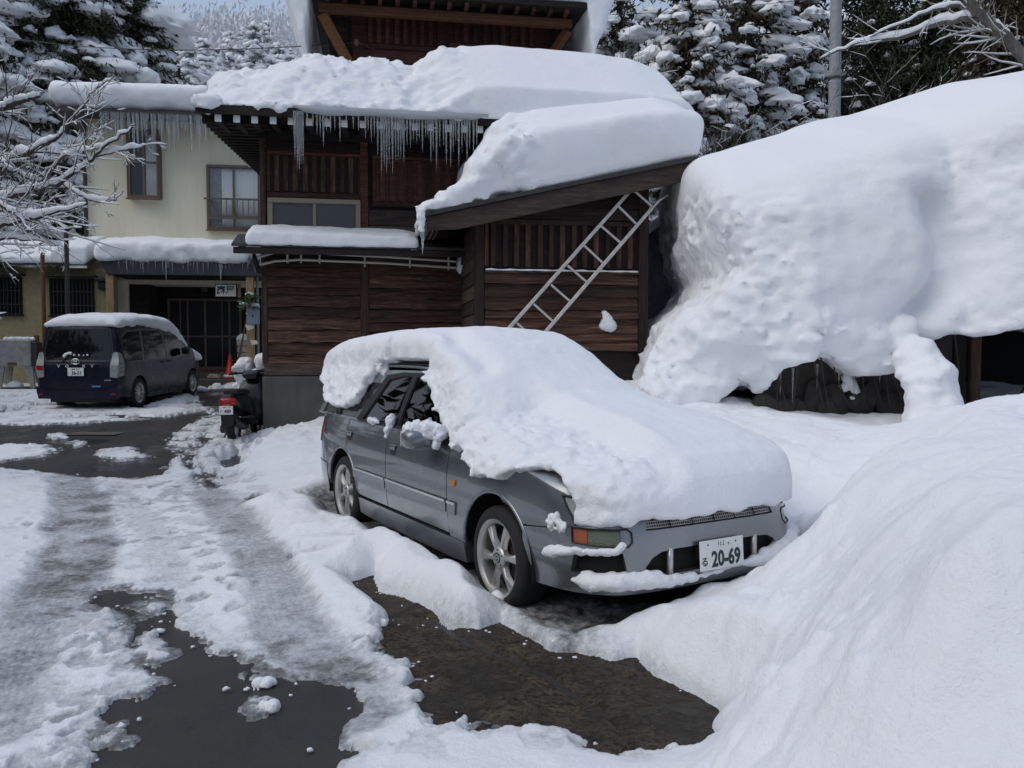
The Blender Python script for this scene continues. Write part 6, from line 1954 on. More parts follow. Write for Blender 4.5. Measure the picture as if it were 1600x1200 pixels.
vs_ = snow_body('van_snow', van_snow, (-.9, -.95, .85), (3.75, .95, 2.12), .03, M_['snow'], lambda x, y, z: .03 * fbm(x, y, z, 5, 4, .55), .2, VANF, 'thin snow cap along the roof and windscreen of the dark van', 'snow')
vs_.rotation_euler = (0, -math.atan(.033), VYAW)
ws = lumps('wiper_snow', [(-.885, .25, 1.14, .03), (-.885, .22, 1.18, .03), (-.885, .17, 1.20, .025), (-.885, .12, 1.20, .03), (-.885, .05, 1.165, .022), (-.885, -.05, 1.16, .02), (-.885, -.14, 1.16, .018), (-.885, -.22, 1.165, .018)], M_['snow_rough'], .01, .4, 'small snow heap on the rear wiper of the dark van', frame=VANF)
ws.rotation_euler = (0, -math.atan(.033), VYAW)

# ---- main roof of the wooden house
def roof_plane(x, y): return ZE + (y - YF) * SL + .07
xq = lambda px, yl=-0.9, py=150: HF.at(px, py, yl)[0]
# top outline read along the roof: pixel x -> height at the crest line (y about 1.0)
crest = [(305, 168), (330, 158), (360, 138), (400, 120), (440, 112), (480, 104), (540, 108), (590, 112), (640, 116), (662, 100), (680, 88), (700, 84), (720, 80), (770, 78), (850, 84), (920, 90), (970, 98), (1010, 115), (1028, 140), (1036, 175)]
cx_ = [HF.at(a, b, .9)[0] for a, b in crest]; cz_ = [HF.at(a, b, .9)[1] for a, b in crest]
def roof_snow(x, y, z):
    zc = np.interp(x, cx_, cz_)
    base = roof_plane(x, y)
    thick = np.maximum(zc - roof_plane(x, .9), .05)
    block = sstep(xq(690), xq(735), x + .25 * fbm(x, y, 0 * z, 1.2, 3))          # untouched deep snow on the right
    front = sstep(-1.0, .35, y) ** .8
    lowf = .10 + .05 * fbm(x, 0 * y, 0 * z, 1.5, 2)
    prof = (lowf + (1 - lowf) * front) * (1 - block) + block * (.30 + .70 * sstep(-1.05, .75, y) ** .75)
    # scooped hollow where the shovelled part meets the block
    top = base + thick * prof
    top = top + (1 - block) * .16 * fbm(x, y, 0 * z, 1.7, 4, .55) * sstep(-.9, 0, y)
    d = (z - top) * .8
    d = smax(d, base - .02 - z, .01)
    d = smax(d, YF - .06 - .02 * fbm(x, 0 * y, z, 3, 3) - y, .05)
    d = smax(d, (XR0 - .03) - x, .05)
    d = smax(d, x - (cx_[-1] - .05), .25)
    d = smax(d, y - 7.5, .2)
    # the wall of the third storey stands free of it
    d = np.maximum(d, -np.maximum(np.maximum(wl0 - .02 - x, x - wl1 - .02), np.maximum(Y3 - .12 - y, y - (Y3 + 3.0))))
    return d
def roof_disp(x, y, z):
    ro = 1 - sstep(xq(700), xq(760), x)
    return -(.14 * ro * fbm(x, y, z, 3.4, 5, .62) + .03 * fbm(x, y, z, 1.6, 3))
snow_body('roof_snow', roof_snow, (XR0 - .15, -1.15, ZE - .1), (cx_[-1] + .3, 7.6, ZE + 2.0), .042, M_['snow_rough'], roof_disp, .3, HF, 'half shovelled rough snow above the long icicled eave of the wooden house', 'snow')
# peak of snow left standing at the edge of the deep block
pk = [(HF.at(a, b, .55)[0], .55, HF.at(a, b, .55)[1], r_) for a, b, r_ in ((676, 92, .11), (684, 104, .16), (668, 108, .14), (695, 108, .18), (706, 94, .12))]
lumps('snow_peak', pk, M_['snow_rough'], .03, .4, 'jagged snow peak standing beside the deep roof block', frame=HF, k=.12, freq=5)
# grey ice along the eave
ie = MB()
xi0, xi1 = xq(458), xq(762)
n = 40
for i in range(n):
    a = xi0 + (xi1 - xi0) * i / n; b = xi0 + (xi1 - xi0) * (i + 1) / n
    h_ = lambda x: .045 + .075 * float(fbm(np.float32(x * 1.7), np.float32(.3), np.float32(1), 1, 3)) + .03 - .09 * float(1 - sstep(0, .25, min(x - xi0 + .06, xi1 - x)))
    for (c) in (0,):
        ie.add([Vector((a, YF - .12, ZE + .10)), Vector((b, YF - .12, ZE + .10)), Vector((b, YF - .085, ZE + .085 - h_(b))), Vector((a, YF - .085, ZE + .085 - h_(a))), Vector((a, YF - .032, ZE + .10)), Vector((b, YF - .032, ZE + .10)), Vector((b, YF - .032, ZE + .095 - h_(b))), Vector((a, YF - .032, ZE + .095 - h_(a)))],
               [(0, 1, 2, 3), (0, 4, 5, 1), (3, 2, 6, 7), (4, 7, 6, 5)] + ([(0, 3, 7, 4)] if i == 0 else []) + ([(1, 5, 6, 2)] if i == n - 1 else []))
io = ie.build('eave_ice', M_['grey_ice'], None, smooth=True)
io.location = HF.o; io.rotation_euler = (0, 0, HF.yaw)
tag(io, 'grey band of ice frozen along the wooden house eave', 'ice')

# ---- pent roof snow
px0, px1 = HF.x(386, -.5), HF.x(655, -.5)
def pent_snow(x, y, z):
    base = zl0 + .04 + (y + .62) * .35
    th = np.interp(x, [px0, px0 + .1, px1 - .9, px1 - .25, px1], [.16, .20, .17, .16, .10]) * (1 - .2 * (y + .62)) + .015 * fbm(x, y, 0 * z, 3, 3)
    d = smax(z - base - th, base - .02 - z, .05)
    d = smax(d, -.66 - .02 * fbm(x, 0 * y, z, 4, 2) - y, .06)
    d = smax(d, y + .02, .06)
    d = smax(d, px0 - x, .06)
    return smax(d, x - px1, .06)
snow_body('roof_snow', pent_snow, (px0 - .1, -.8, zl0 - .05), (px1 + .15, .1, zl0 + .6), .02, M_['snow'], lambda x, y, z: .018 * fbm(x, y, z, 6, 4), .2, HF, 'narrow snow roll on the pent roof under the wide window', 'snow')
lb = [(HF.at(a, b, -.42)[0], -.42, HF.at(a, b, -.42)[1], r_) for a, b, r_ in ((634, 374, .10), (642, 380, .10), (622, 380, .08), (650, 386, .07))]
lumps('snow_lump', lb, M_['snow_rough'], .02, .5, 'rough snow lumps fallen on the right end of the pent roof', frame=HF, k=.05, freq=9)

# ---- shed roof
def sp(px, py, yl=-.25): return SF.at(px, py, yl)
shc = [sp(*q) for q in [(664, 318), (690, 300), (715, 285), (733, 262), (738, 240), (748, 224), (768, 200), (788, 176), (810, 165), (870, 155), (940, 146), (1000, 139), (1045, 136), (1078, 142), (1094, 160), (1100, 200), (1098, 240)]]
shx = [a for a, b in shc]; shz = [b for a, b in shc]
def shed_snow(x, y, z):
    base = ra[1] + .055 + (x - ra[0]) * slope
    zt_ = np.interp(x, shx, shz) + .05 * fbm(x, y, 0 * z, 1.1, 2)
    th = np.maximum(zt_ - base, .03)
    prof = .62 + .38 * sstep(-.5, .7, y)
    d = (z - base - th * prof * 1.10) * .85
    d = smax(d, base - .015 - z, .012)
    bul = .10 * np.sin(np.clip((z - base) / np.maximum(th, .1), 0, 1) * math.pi)
    d = smax(d, (-.40 - bul - .03 * fbm(x, 0 * y, z, 1.5, 3)) - y, .14)
    d = smax(d, x - (rb_[0] + .03 + .10 * np.clip((z - base), 0, 1)), .11)
    d = smax(d, ra[0] - .03 - x, .05)
    return smax(d, y - 1.8, .3)
def shed_disp(x, y, z):
    rough = 1 - sstep(sx(800), sx(860), x)
    return -(.15 * rough * fbm(x, y, z, 3.2, 5, .58) + .012 * fbm(x, y, z, 5, 4) + .03 * fbm(x, y, z, 1.2, 2))
snow_body('roof_snow', shed_snow, (ra[0] - .2, -.8, ra[1] - .1), (rb_[0] + .5, 2.0, rb_[1] + 1.6), .034, M_['snow'], shed_disp, .3, SF, 'deep smooth snow block with a broken left end on the shed roof', 'snow')
lf_ = [(*SF.at(658, y_, -.44)[:1], -.44, SF.at(658, y_, -.44)[1], r_) for y_, r_ in ((332, .05), (340, .06), (350, .05), (358, .04))]
lumps('snow_lump', lf_, M_['snow_rough'], .012, .5, 'frozen snow clinging to the low corner of the shed roof', frame=SF)
# snow on the ledge and stuck on the boards
ls_ = MB()
ls_.tube([(sx(758 + k * 9.5), -.03, sz(424.5) + .012 + .004 * math.sin(k * 1.7)) for k in range(26)], [.014 + .005 * math.sin(k * 2.1) for k in range(26)], 8)
lo_s = ls_.build('ledge_snow', M_['snow'], None, smooth=True); lo_s.location = SF.o; lo_s.rotation_euler.z = SF.yaw
tag(lo_s, 'thin line of snow on the ledge under the shed slats', 'snow')
q = [sp(a, b, -.01) for a, b in ((949, 499), (942, 509), (957, 510), (944, 489))]
lumps('snow_lump', [(q[0][0], -.01, q[0][1], .075), (q[1][0], .0, q[1][1], .065), (q[2][0], .0, q[2][1], .06), (q[3][0], .0, q[3][1], .04), (q[0][0]+.03, .0, q[1][1]-.01, .07)], M_['snow_rough'], .014, .3, 'triangular snow splat stuck on the shed boards', frame=SF, k=.08)

# ---- third storey roof: thick snow bulging over both ends
def up_snow(x, y, z):
    base = ZB + .26 + (y - YB + .35) * .04
    e = np.maximum(ux0 - .0 - x, x - ux1)
    d = smax(z - base - .75, base - 1.0 * sstep(-.02, .12, e) - z, .05)
    ov = np.interp(z - base, [-1.0, -.7, -.2, .2, .6], [.16, .22, .42, .55, .35])
    d = smax(d, e - ov, .16)
    d = smax(d, (YB - .40) - y, .12)
    d = smax(d, y - (Y3 + 3.4), .3)
    ins = np.maximum(np.maximum(ux0 + .0 - x, x - ux1), z - base)      # nothing below the roof itself
    return np.maximum(d, -ins)
snow_body('roof_snow', up_snow, (ux0 - .9, YB - .7, ZB - 1.2), (ux1 + .9, Y3 + 3.7, ZB + 1.4), .05, M_['snow'], lambda x, y, z: .05 * fbm(x, y, z, 2.5, 4), .3, HF, 'heavy snow curling over both ends of the top storey roof', 'snow')

# ---- yellow house roof and canopy
rx0, rx1 = yx(70, -.8, 150), XE
def yel_snow(x, y, z):
    base = zt + .12
    th = .98 + .05 * fbm(x, y, 0 * z, .7, 2)
    d = smax(z - base - th * (.72 + .28 * sstep(-.9, 1.2, y)), base - .02 - z, .10)
    d = smax(d, (-.86 - .14 * np.sin(np.clip((z - base), 0, 1) * math.pi)) - y, .28)
    d = smax(d, (rx0 - .0) - x, .40)
    return smax(d, y - 7.2, .4)
snow_body('roof_snow', yel_snow, (rx0 - .4, -1.3, zt - .1), (rx1, 7.5, zt + 1.5), .07, M_['snow'], lambda x, y, z: .11 * fbm(x, y, z, 1.5, 4, .55), .3, YF_, 'thick rounded snow roll on the yellow house roof', 'snow')
kx0, kx1 = yx(146, CYL, 390), xc1 - .5
def can_snow(x, y, z):
    th = .66 + .08 * fbm(x, y, 0 * z, 1.0, 3)
    low = zc1 - .10 - .05 * np.abs(fbm(x, 0 * y, 0 * z, 2.2, 3))
    d = smax(z - zc1 - th * (.60 + .40 * sstep(CYL - .2, CYL + 1.0, y)), np.where(y < CYL - .0, low, zc1 - .02) - z, .05)
    d = smax(d, (CYL - .14 - .08 * fbm(x, z, 0 * y, 2.0, 3)) - y, .16)
    d = smax(d, kx0 - x, .25)
    d = smax(d, x - kx1, .2)
    return smax(d, y + .02, .1)
snow_body('canopy_snow', can_snow, (kx0 - .2, CYL - .5, zc1 - .3), (kx1 + .2, .1, zc1 + 1.0), .045, M_['snow'], lambda x, y, z: .06 * fbm(x, y, z, 3, 4, .55), .3, YF_, 'rumpled snow on the entrance canopy of the yellow house', 'snow')
def wing_snow(x, y, z):
    base = zw + .07 + (y - (wy0 - .55)) * .38
    th = .22 + .10 * fbm(x, y, 0 * z, .9, 3)
    th = th + .22 * sstep(yx(88, wy0), yx(100, wy0), x)
    d = smax(z - base - th, base - .02 - z, .04)
    d = smax(d, (wy0 - .60) - y, .08)
    d = smax(d, yx(-68, wy0) - x, .1); d = smax(d, x - yx(146, wy0), .1)
    return smax(d, y + .0, .1)
snow_body('wing_snow', wing_snow, (yx(-70, wy0), wy0 - .8, zw - .1), (yx(150, wy0), .15, zw + 1.4), .045, M_['snow'], lambda x, y, z: .04 * fbm(x, y, z, 3, 4), .3, YF_, 'patchy snow on the low side wing roof beside the canopy', 'snow')

# ------------------------------------------------------------------ the great snow bank over the low hut on the right
BX0 = 1.95
def bank(x, y, z):
    # smooth sloping top, lowest towards us
    lipz = np.interp(x, [1.6, 2.2, 2.8, 3.6, 4.6, 5.5, 7, 9], [3.2, 3.3, 3.36, 3.52, 3.82, 4.1, 4.4, 4.5])
    lipy = np.interp(x, [1.8, 2.3, 3.0, 4.0, 4.55, 4.8, 5.4, 7, 9], [9.3, 8.9, 8.55, 8.5, 8.6, 8.35, 8.0, 7.8, 7.7])
    rise = np.interp(y - lipy, [-.6, 0, .5, 1.2, 2.5, 4.5, 7], [-.25, 0, .24, .52, .95, 1.25, 1.2]) * np.interp(x, [1.8, 2.6, 4, 6, 9], [.62, .90, 1.0, .82, .7])
    top = lipz + rise
    d = (z - top) * .8
    # front face: bulges out in the middle, undercut at the bottom
    fz = np.interp(z, [.4, 1.0, 1.3, 1.7, 2.3, 3.0, 3.5], [.55, .40, .12, -.12, -.14, -.02, .15])
    face = lipy + fz - .15
    # left third slides right down to the ground
    toe = 1 - sstep(2.05, 2.6, x)
    face = face - toe * np.interp(z, [.3, .9, 1.6, 2.6], [.45, .30, .12, 0])
    crease = np.exp(-((x - 4.22 - .16 * np.sin(z * 3) - .2 * fbm(z, x * 0, y * 0, 2.1, 3)) / .20) ** 2) * sstep(1.1, 1.6, z) * (1 - sstep(2.9, 3.4, z))
    face = face + .34 * crease
    d = smax(d, (face - y) * .9, .34)
    # left end, overhanging at the top
    le = np.interp(z, [.6, 1.3, 1.9, 2.25, 2.5, 2.9, 3.3], [1.62, 1.72, 1.95, 2.32, 2.44, 2.26, 2.22]) + .05 * (y - 9)
    d = smax(d, (le - x) * .9, .22)
    # open underneath: ragged lower edge
    low = np.interp(x, [2.1, 2.25, 2.5, 2.7, 2.95, 3.2, 3.4, 3.6, 3.85, 4.1, 4.25, 4.45, 4.7, 5.3, 9], [.2, 1.15, 1.25, 1.18, 1.50, 1.58, 1.48, 1.36, 1.40, 1.45, 1.66, 1.82, 1.80, 1.88, 1.9]) + .07 * fbm(x, y * .3, 0 * z, 2.6, 4, .55) - .03
    d = smax(d, low - z, .06)
    # tongue that has slid down to the ground
    tg_ = [(3.96, 8.40, 1.80, .15), (4.02, 8.22, 1.52, .17), (4.08, 8.05, 1.25, .23), (4.10, 7.95, .95, .26), (4.12, 7.9, .6, .30)]
    for a, b, c, r_ in tg_:
        d = smin(d, np.sqrt((x - a) ** 2 + (y - b) ** 2 + ((z - c) * .9) ** 2) - r_, .10)
    # lobe in front of the shed corner
    for a, b, c, r_ in [(1.95, 9.4, 1.30, .36), (2.02, 9.5, 1.62, .34), (1.95, 9.4, 1.0, .40)]:
        d = smin(d, np.sqrt((x - a) ** 2 + (y - b) ** 2 + (z - c) ** 2) - r_, .2)
    return smax(d, y - 14.5, .5)
def bank_disp(x, y, z):
    f = 1 - sstep(2.9, 3.5, z - .12 * np.clip(y - 8.6, 0, 5) - np.interp(x, [3, 4.6, 6], [0, .5, .9]))
    left = 1 - sstep(2.7, 3.3, x)
    lowr = 1 - sstep(1.5, 2.4, z)
    right = sstep(4.1, 4.6, x)
    w = np.clip(.25 + .75 * left + .5 * lowr + .45 * right + .8 * np.maximum(0, fbm(x, y, z, .9, 2)), 0, 1.2) * f
    n1 = fbm(x, y, z * 1.2, 1.25, 3, .45)
    crumbs = np.maximum(0, fbm(x, y, z * 1.5, 4.0, 4, .6) + .02)          # clods stick out of a smoother face
    ledge = np.maximum(0, fbm(x * .8, y, z * 2.6, 2.6, 3, .5))
    return -(f * .12 * n1 + w * (.085 * crumbs + .10 * ledge + .05 * fbm(x, y, z * 1.3, 9, 3, .6)) + (1 - f) * .03 * fbm(x, y, z, .8, 2))
snow_body('snow_bank', bank, (1.3, 7.2, .3), (9.0, 14.6, 6.0), .039, M_['snow'], bank_disp, .45, None, 'towering snow bank with smooth top and lumpy face on the right', 'snow bank')

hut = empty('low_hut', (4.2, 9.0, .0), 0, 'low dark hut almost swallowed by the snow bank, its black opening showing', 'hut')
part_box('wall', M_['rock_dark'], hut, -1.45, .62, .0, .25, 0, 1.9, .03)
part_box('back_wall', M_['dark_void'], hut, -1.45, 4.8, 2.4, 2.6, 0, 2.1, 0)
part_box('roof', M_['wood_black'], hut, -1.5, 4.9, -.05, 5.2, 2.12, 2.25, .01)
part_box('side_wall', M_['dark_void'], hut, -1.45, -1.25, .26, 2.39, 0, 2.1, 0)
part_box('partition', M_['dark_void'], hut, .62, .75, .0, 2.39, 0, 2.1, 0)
for x in (.78, 1.86, 3.2):
    part_box('post', M_['wood_post'], hut, x, x + .11, -.05, .06, 0, 2.1, .01)
r_ = random.Random(5)
# rough boulders of the hut's footing, each its own stone
for k in range(26):
    x = -1.4 + (k % 13) * .155 + r_.uniform(-.05, .05); zl_ = .62 + (k // 13) * .34 + r_.uniform(-.08, .08)
    V0, F0 = ico(2)
    s3 = np.array([r_.uniform(.10, .17), r_.uniform(.06, .11), r_.uniform(.13, .24)])
    v = V0 * (1 + .5 * vn(V0[:, 0] * 1.9 + k * 2.7, V0[:, 1] * 1.9, V0[:, 2] * 1.9 + k))[:, None]
    v = np.sign(v) * np.abs(v) ** .8 * s3
    o = mk_np('stone', v, F0, M_['rock_dark'], hut, False); o.location = (x, -.03, zl_); o.rotation_euler = (0, r_.uniform(-.6, .6), 0)
for k in range(16):
    x = -1.4 + k * .13 + r_.uniform(-.06, .06)
    MB().tube([(x, -.08, 1.75), (x + r_.uniform(-.1, .1), -.14, 1.35), (x + r_.uniform(-.2, .2), -.16, .95)], [.012, .010, .004], 5).build('dead_twig', M_['twig'], hut)
MB().bar((1.55, .4, .9), (1.9, .35, 1.5), .03, .12).build('broken_board', M_['wood_grey'], hut)
# snow stuck on the hut wall
lumps('snow_splash', [(3.62, 8.93, 1.28, .05), (3.66, 8.92, 1.22, .06), (3.72, 8.92, 1.15, .055), (3.60, 8.92, 1.17, .04), (3.78, 8.92, 1.08, .04), (3.69, 8.92, 1.05, .035)], M_['snow_rough'], .014, .6, 'splash of snow stuck on the dark hut wall', freq=12)

# dark grey crumpled heap behind the shed
tz = float(gz(3, 14.2))
def heap(x, y, z):
    top = 1.0 + np.interp(x, [1.8, 2.6, 3.4, 4.2], [2.25, 2.75, 3.25, 3.4]) * 1.0 - .25 * ((y - 14.3) / 1.0) ** 2
    d = smax((z - top) * .8, np.maximum(13.3 + .1 * z - y, y - 15.4), .25)
    return smax(d, np.maximum(1.7 - x, x - 5), .2)
hp_ = snow_body('tarpaulin_heap', heap, (1.5, 13.0, -.1), (5.2, 15.7, 4.9), .06, M_['tarp'], lambda x, y, z: -.10 * np.abs(fbm(x, y, z, 3.2, 3, .5)), .3, None, 'dark grey crumpled tarpaulin heap between the shed and the snow bank', 'heap')
def heap_snow(x, y, z):
    top = 1.0 + np.interp(x, [1.8, 2.6, 3.4, 4.2], [2.25, 2.75, 3.25, 3.4]) - .25 * ((y - 14.3) / 1.0) ** 2
    d = smax((z - top - .16) * .8, (top - .1 - z) * .8, .05)
    d = smax(d, np.maximum(13.75 - y, y - 15.5), .12)
    return smax(d, np.maximum(1.72 - x, x - 5), .1)
snow_body('heap_snow', heap_snow, (1.5, 13.2, 2.4), (5.2, 15.9, 5.0), .05, M_['snow'], lambda x, y, z: .04 * fbm(x, y, z, 3, 3), .3, None, 'snow cap on top of the grey tarpaulin heap', 'snow')

# ------------------------------------------------------------------ icicles
def icicle_mesh(seed):
    r_ = random.Random(seed)
    n, m = 7, 9
    vs = []; fs = []
    ox = oy = 0
    for i in range(m):
        t_ = i / (m - 1)
        rad = (1 - t_) ** .8 * (1 + .18 * math.sin(i * 2.3 + seed)) + .03
        ox += r_.uniform(-.06, .06); oy += r_.uniform(-.06, .06)
        for j in range(n):
            a = 2 * math.pi * j / n
            vs.append((ox + rad * math.cos(a), oy + rad * math.sin(a), -t_))
    for i in range(m - 1):
        for j in range(n): fs.append((i * n + j, (i + 1) * n + j, (i + 1) * n + (j + 1) % n, i * n + (j + 1) % n))
    fs.append(tuple(range(n)))
    me = bpy.data.meshes.new('icicle'); me.from_pydata(vs, [], fs); me.shade_smooth(); me.materials.append(M_['ice'])
    return me
ICE = [icicle_mesh(k) for k in range(6)]
def nth(i):
    return '%d%s' % (i, 'th' if 10 <= i % 100 <= 20 else {1: 'st', 2: 'nd', 3: 'rd'}.get(i % 10, 'th'))
def size_word(L, a, b): return 'short' if L < a else 'long' if L > b else 'middling'
def icicle(p, L, r0, label, group, k):
    o = link('icicle', ICE[k % 6])
    o.location = p; o.scale = (r0, r0, L); o.rotation_euler = (0, 0, k * 1.7)
    return tag(o, label, 'icicle', group)
lst = [(460, 183, 250), (464, 184, 265), (467, 184, 270), (470, 184, 258), (473, 183, 256), (480, 182, 200), (495, 182, 212), (500, 182, 215), (505, 182, 232), (516, 182, 207), (523, 182, 205), (531, 183, 224), (552, 183, 203), (571, 185, 218), (580, 187, 222), (585, 188, 215), (590, 190, 245), (596, 190, 276), (600, 191, 262), (604, 191, 270), (608, 191, 257), (613, 192, 272), (618, 192, 252), (622, 192, 252), (626, 192, 250), (631, 193, 257), (636, 193, 230), (641, 193, 232), (646, 194, 222), (651, 194, 226), (655, 194, 220), (660, 194, 239), (665, 194, 216), (673, 195, 256), (677, 195, 238), (682, 195, 266), (687, 195, 232), (693, 196, 230), (697, 196, 258), (704, 197, 262), (708, 197, 240), (717, 197, 264), (722, 198, 240), (730, 198, 258), (734, 198, 235), (740, 198, 245), (745, 198, 230), (489, 182, 200), (510, 182, 206), (541, 183, 200), (560, 184, 204), (575, 186, 206), (612, 191, 230), (629, 192, 225), (669, 195, 215), (712, 197, 225), (726, 198, 222)]
for k, (px, y0, y1) in enumerate(sorted(lst)):
    x, z0_ = HF.at(px, y0, YF - .08); _, z1_ = HF.at(px, y1, YF - .08)
    zt0 = ZE + .03
    icicle(HF.w(x, YF - .075, zt0), zt0 - z1_, .011 + .010 * min(1, (y1 - y0) / 80), '%s clear icicle, %s from the left under the dark wooden eave' % (size_word(y1 - y0, 28, 58), nth(k + 1)), 'icicles along the wooden house eave', k)
ri = random.Random(21)
for k in range(58):
    px = 158 + (352 - 158) * (k + ri.random()) / 58
    L = ri.choice([.25, .35, .5, .6, .8, 1.0]) * ri.uniform(.7, 1.2)
    if 205 < px < 345: L *= 1.15
    x = yx(px, -.82, 190)
    icicle(YF_.w(x, -.83, zt - .01), L, .028 + .02 * L, '%s pale icicle, %s from the left under the yellow house roof' % (size_word(L, .45, .85), nth(k + 1)), 'icicles along the yellow house eave', k)
for k in range(52):
    px = 185 + (412 - 185) * (k + ri.random()) / 52
    L = ri.choice([.15, .2, .3, .4]) * ri.uniform(.7, 1.2)
    if abs(px - 259) < 2.3: L = .75
    x = yx(px, CYL - .05, 402)
    icicle(YF_.w(x, CYL - .06, zc1 - .01), L, .016 + .012 * L, '%s icicle, %s from the left on the entrance canopy edge' % (size_word(L, .2, .4), nth(k + 1)), 'icicles along the entrance canopy', k)
x = yx(345, CYL - .05, 402)
icicle(YF_.w(x, CYL - .08, zc1 - .01), zc1 - yh(447, 345, CYL - .05), .04, 'longest icicle, reaching from the canopy edge to the name board', None, 2)
for k, (px, y0, y1, r0_) in enumerate(((657, 345, 372, .03), (660, 345, 398, .034), (662, 345, 385, .028), (655, 350, 366, .025))):
    a, z0_ = SF.at(px, y0, -.44); _, z1_ = SF.at(px, y1, -.44)
    icicle(SF.w(a, -.44 + .03 * k, z0_), z0_ - z1_, r0_, ('second shortest', 'longest', 'second longest', 'shortest')[k] + ' of the clear icicles at the low corner of the shed roof', 'icicles at the shed corner', k)
for k in range(7):
    px = 1180 + k * 31 + ri.uniform(-8, 8)
    p_ = P(px, 585, 8.9)
    icicle(Vector((p_.x, 8.86, 1.42 + ri.uniform(-.04, .04))), ri.uniform(.15, .45), .014, 'thin icicle against the dark hut, %s from the left under the snow bank' % nth(k + 1), 'icicles under the snow bank', k)
# ------------------------------------------------------------------ trees
def foliage(rg, C, A, S, n, size, droop=.5, flat=1.0):
    """n small pointed sprays round each centre C (axis directions A, spread S)"""
    m = len(C)
    idx = np.repeat(np.arange(m), n)
    N = len(idx)
    off = rg.normal(0, 1, (N, 3)) * S[idx][:, None] * np.array([1, 1, .55 * flat]) - np.array([0, 0, .06])
    p = C[idx] + off
    d = A[idx] * rg.uniform(.3, 1.0, (N, 1)) + rg.normal(0, .55, (N, 3))
    d[:, 2] -= droop * rg.uniform(.3, 1.3, N)
    d /= np.linalg.norm(d, axis=1)[:, None]
    s_ = rg.normal(0, 1, (N, 3)); s_ -= d * (s_ * d).sum(1)[:, None]; s_ /= np.linalg.norm(s_, axis=1)[:, None] + 1e-6
    L = size * rg.uniform(.6, 1.5, (N, 1)); w = L * rg.uniform(.10, .20, (N, 1))
    V = np.stack([p - d * L * .4, p + s_ * w + d * L * .05, p + d * L * .7, p - s_ * w + d * L * .05], 1).reshape(-1, 3)
    Q = np.arange(N * 4, dtype=np.int32).reshape(-1, 4)
    return V, Q

def snow_lumps(rg, C, A, R_, base, flatz=.62, droop=.25):
    """rounded snow pads (centres C, outward directions A, radii R_)"""
    V0, F0 = base
    m = len(C); nv = len(V0)
    V = np.empty((m, nv, 3), np.float32)
    for i in range(m):
        a = A[i].copy(); a[2] = 0; a /= (np.linalg.norm(a) + 1e-6)
        b = np.array([-a[1], a[0], 0])
        e = rg.uniform(.75, 1.7); f = rg.uniform(.6, 1.15)
        v = V0 * R_[i]
        k = .42 * R_[i] * vn(V0[:, 0] * 1.7 + i * 3.3, V0[:, 1] * 1.7 + i * 1.7, V0[:, 2] * 1.7) * 2 +   .24 * R_[i] * vn(V0[:, 0] * 4 + i, V0[:, 1] * 4, V0[:, 2] * 4 + i) * 2
        v = v + V0 * k[:, None]
        lx, ly, lz = v[:, 0] * e, v[:, 1] * f, v[:, 2] * flatz * rg.uniform(.8, 1.25)
        lz = np.where(lz < 0, lz * .55, lz) - droop * lx * np.where(lx > 0, 1, .3) - .18 * np.abs(ly)
        V[i] = C[i] + a * lx[:, None] + b * ly[:, None] + np.array([0, 0, 1.0]) * lz[:, None]
    Q = (F0[None] + (np.arange(m) * nv)[:, None, None]).reshape(-1, 3)
    return V.reshape(-1, 3), Q

def conifer(name, x, y, z0, h, r, seed, label, group, nb=150, leaf=.30, per=26, snow=.75, lump=(.25, .6), mat='needle', shape=1.0, bare_low=.05, hi=True, cat='tree', smat='tree_snow', drop=.62, trunk_r=None):
    rg = np.random.default_rng(seed)
    root = empty(name, (x, y, z0), 0, label, cat, group)
    tr = trunk_r or max(.06, h * .016)
    MB().tube([(0, 0, -.5), (0, 0, h * .3), (0, 0, h * .7), (0, 0, h * .97)], [tr * 1.15, tr, tr * .6, tr * .12], 8).build('trunk', M_['bark'], root, smooth=True)
    t_ = bare_low + (1 - bare_low) * rg.random(nb) ** 1.05 * .97
    az = rg.uniform(0, 2 * math.pi, nb)
    R_ = r * np.clip((1 - t_) ** (.75 * shape), .04, 1) * rg.uniform(.6, 1.12, nb)
    A = np.stack([np.cos(az), np.sin(az), np.full(nb, -.25)], 1)
    # points along every branch
    CC = []; AA = []; SS = []
    LC = []; LA = []; LR = []
    for i in range(nb):
        k = max(2, int(R_[i] / .42))
        for j in range(k):
            f = (j + .7) / k
            c = np.array([A[i, 0] * R_[i] * f, A[i, 1] * R_[i] * f, h * t_[i] - drop * R_[i] * f ** 1.6 + .15 * R_[i] * f])
            CC.append(c); AA.append(A[i]); SS.append(.10 + .16 * R_[i] * (.4 + .6 * f) * .7)
            if f > .30 and rg.random() < snow:
                LC.append(c + np.array([0, 0, .16 * lump[1]]) + A[i] * .10); LA.append(A[i]); LR.append(rg.uniform(*lump) ** 1.25 * (.7 + .5 * f) * np.clip(R_[i] / r + .45, .5, 1.15))
    CC, AA, SS = np.array(CC), np.array(AA), np.array(SS)
    V, Q = foliage(rg, CC, AA, SS, per, leaf, .6)
    mk_np('crown', V, Q, M_[mat], root, False)
    if LC:
        LC, LA, LR = np.array(LC), np.array(LA), np.array(LR) * .62
        V, Q = snow_lumps(rg, LC, LA, LR, ICO3 if hi else ICO2)
        o = mk_np('snow_load', V, Q, M_[smat], root, True)
        tag(o, kind='stuff')
    return root

def at_d(px, d): return (px - 800) / F_PX * d
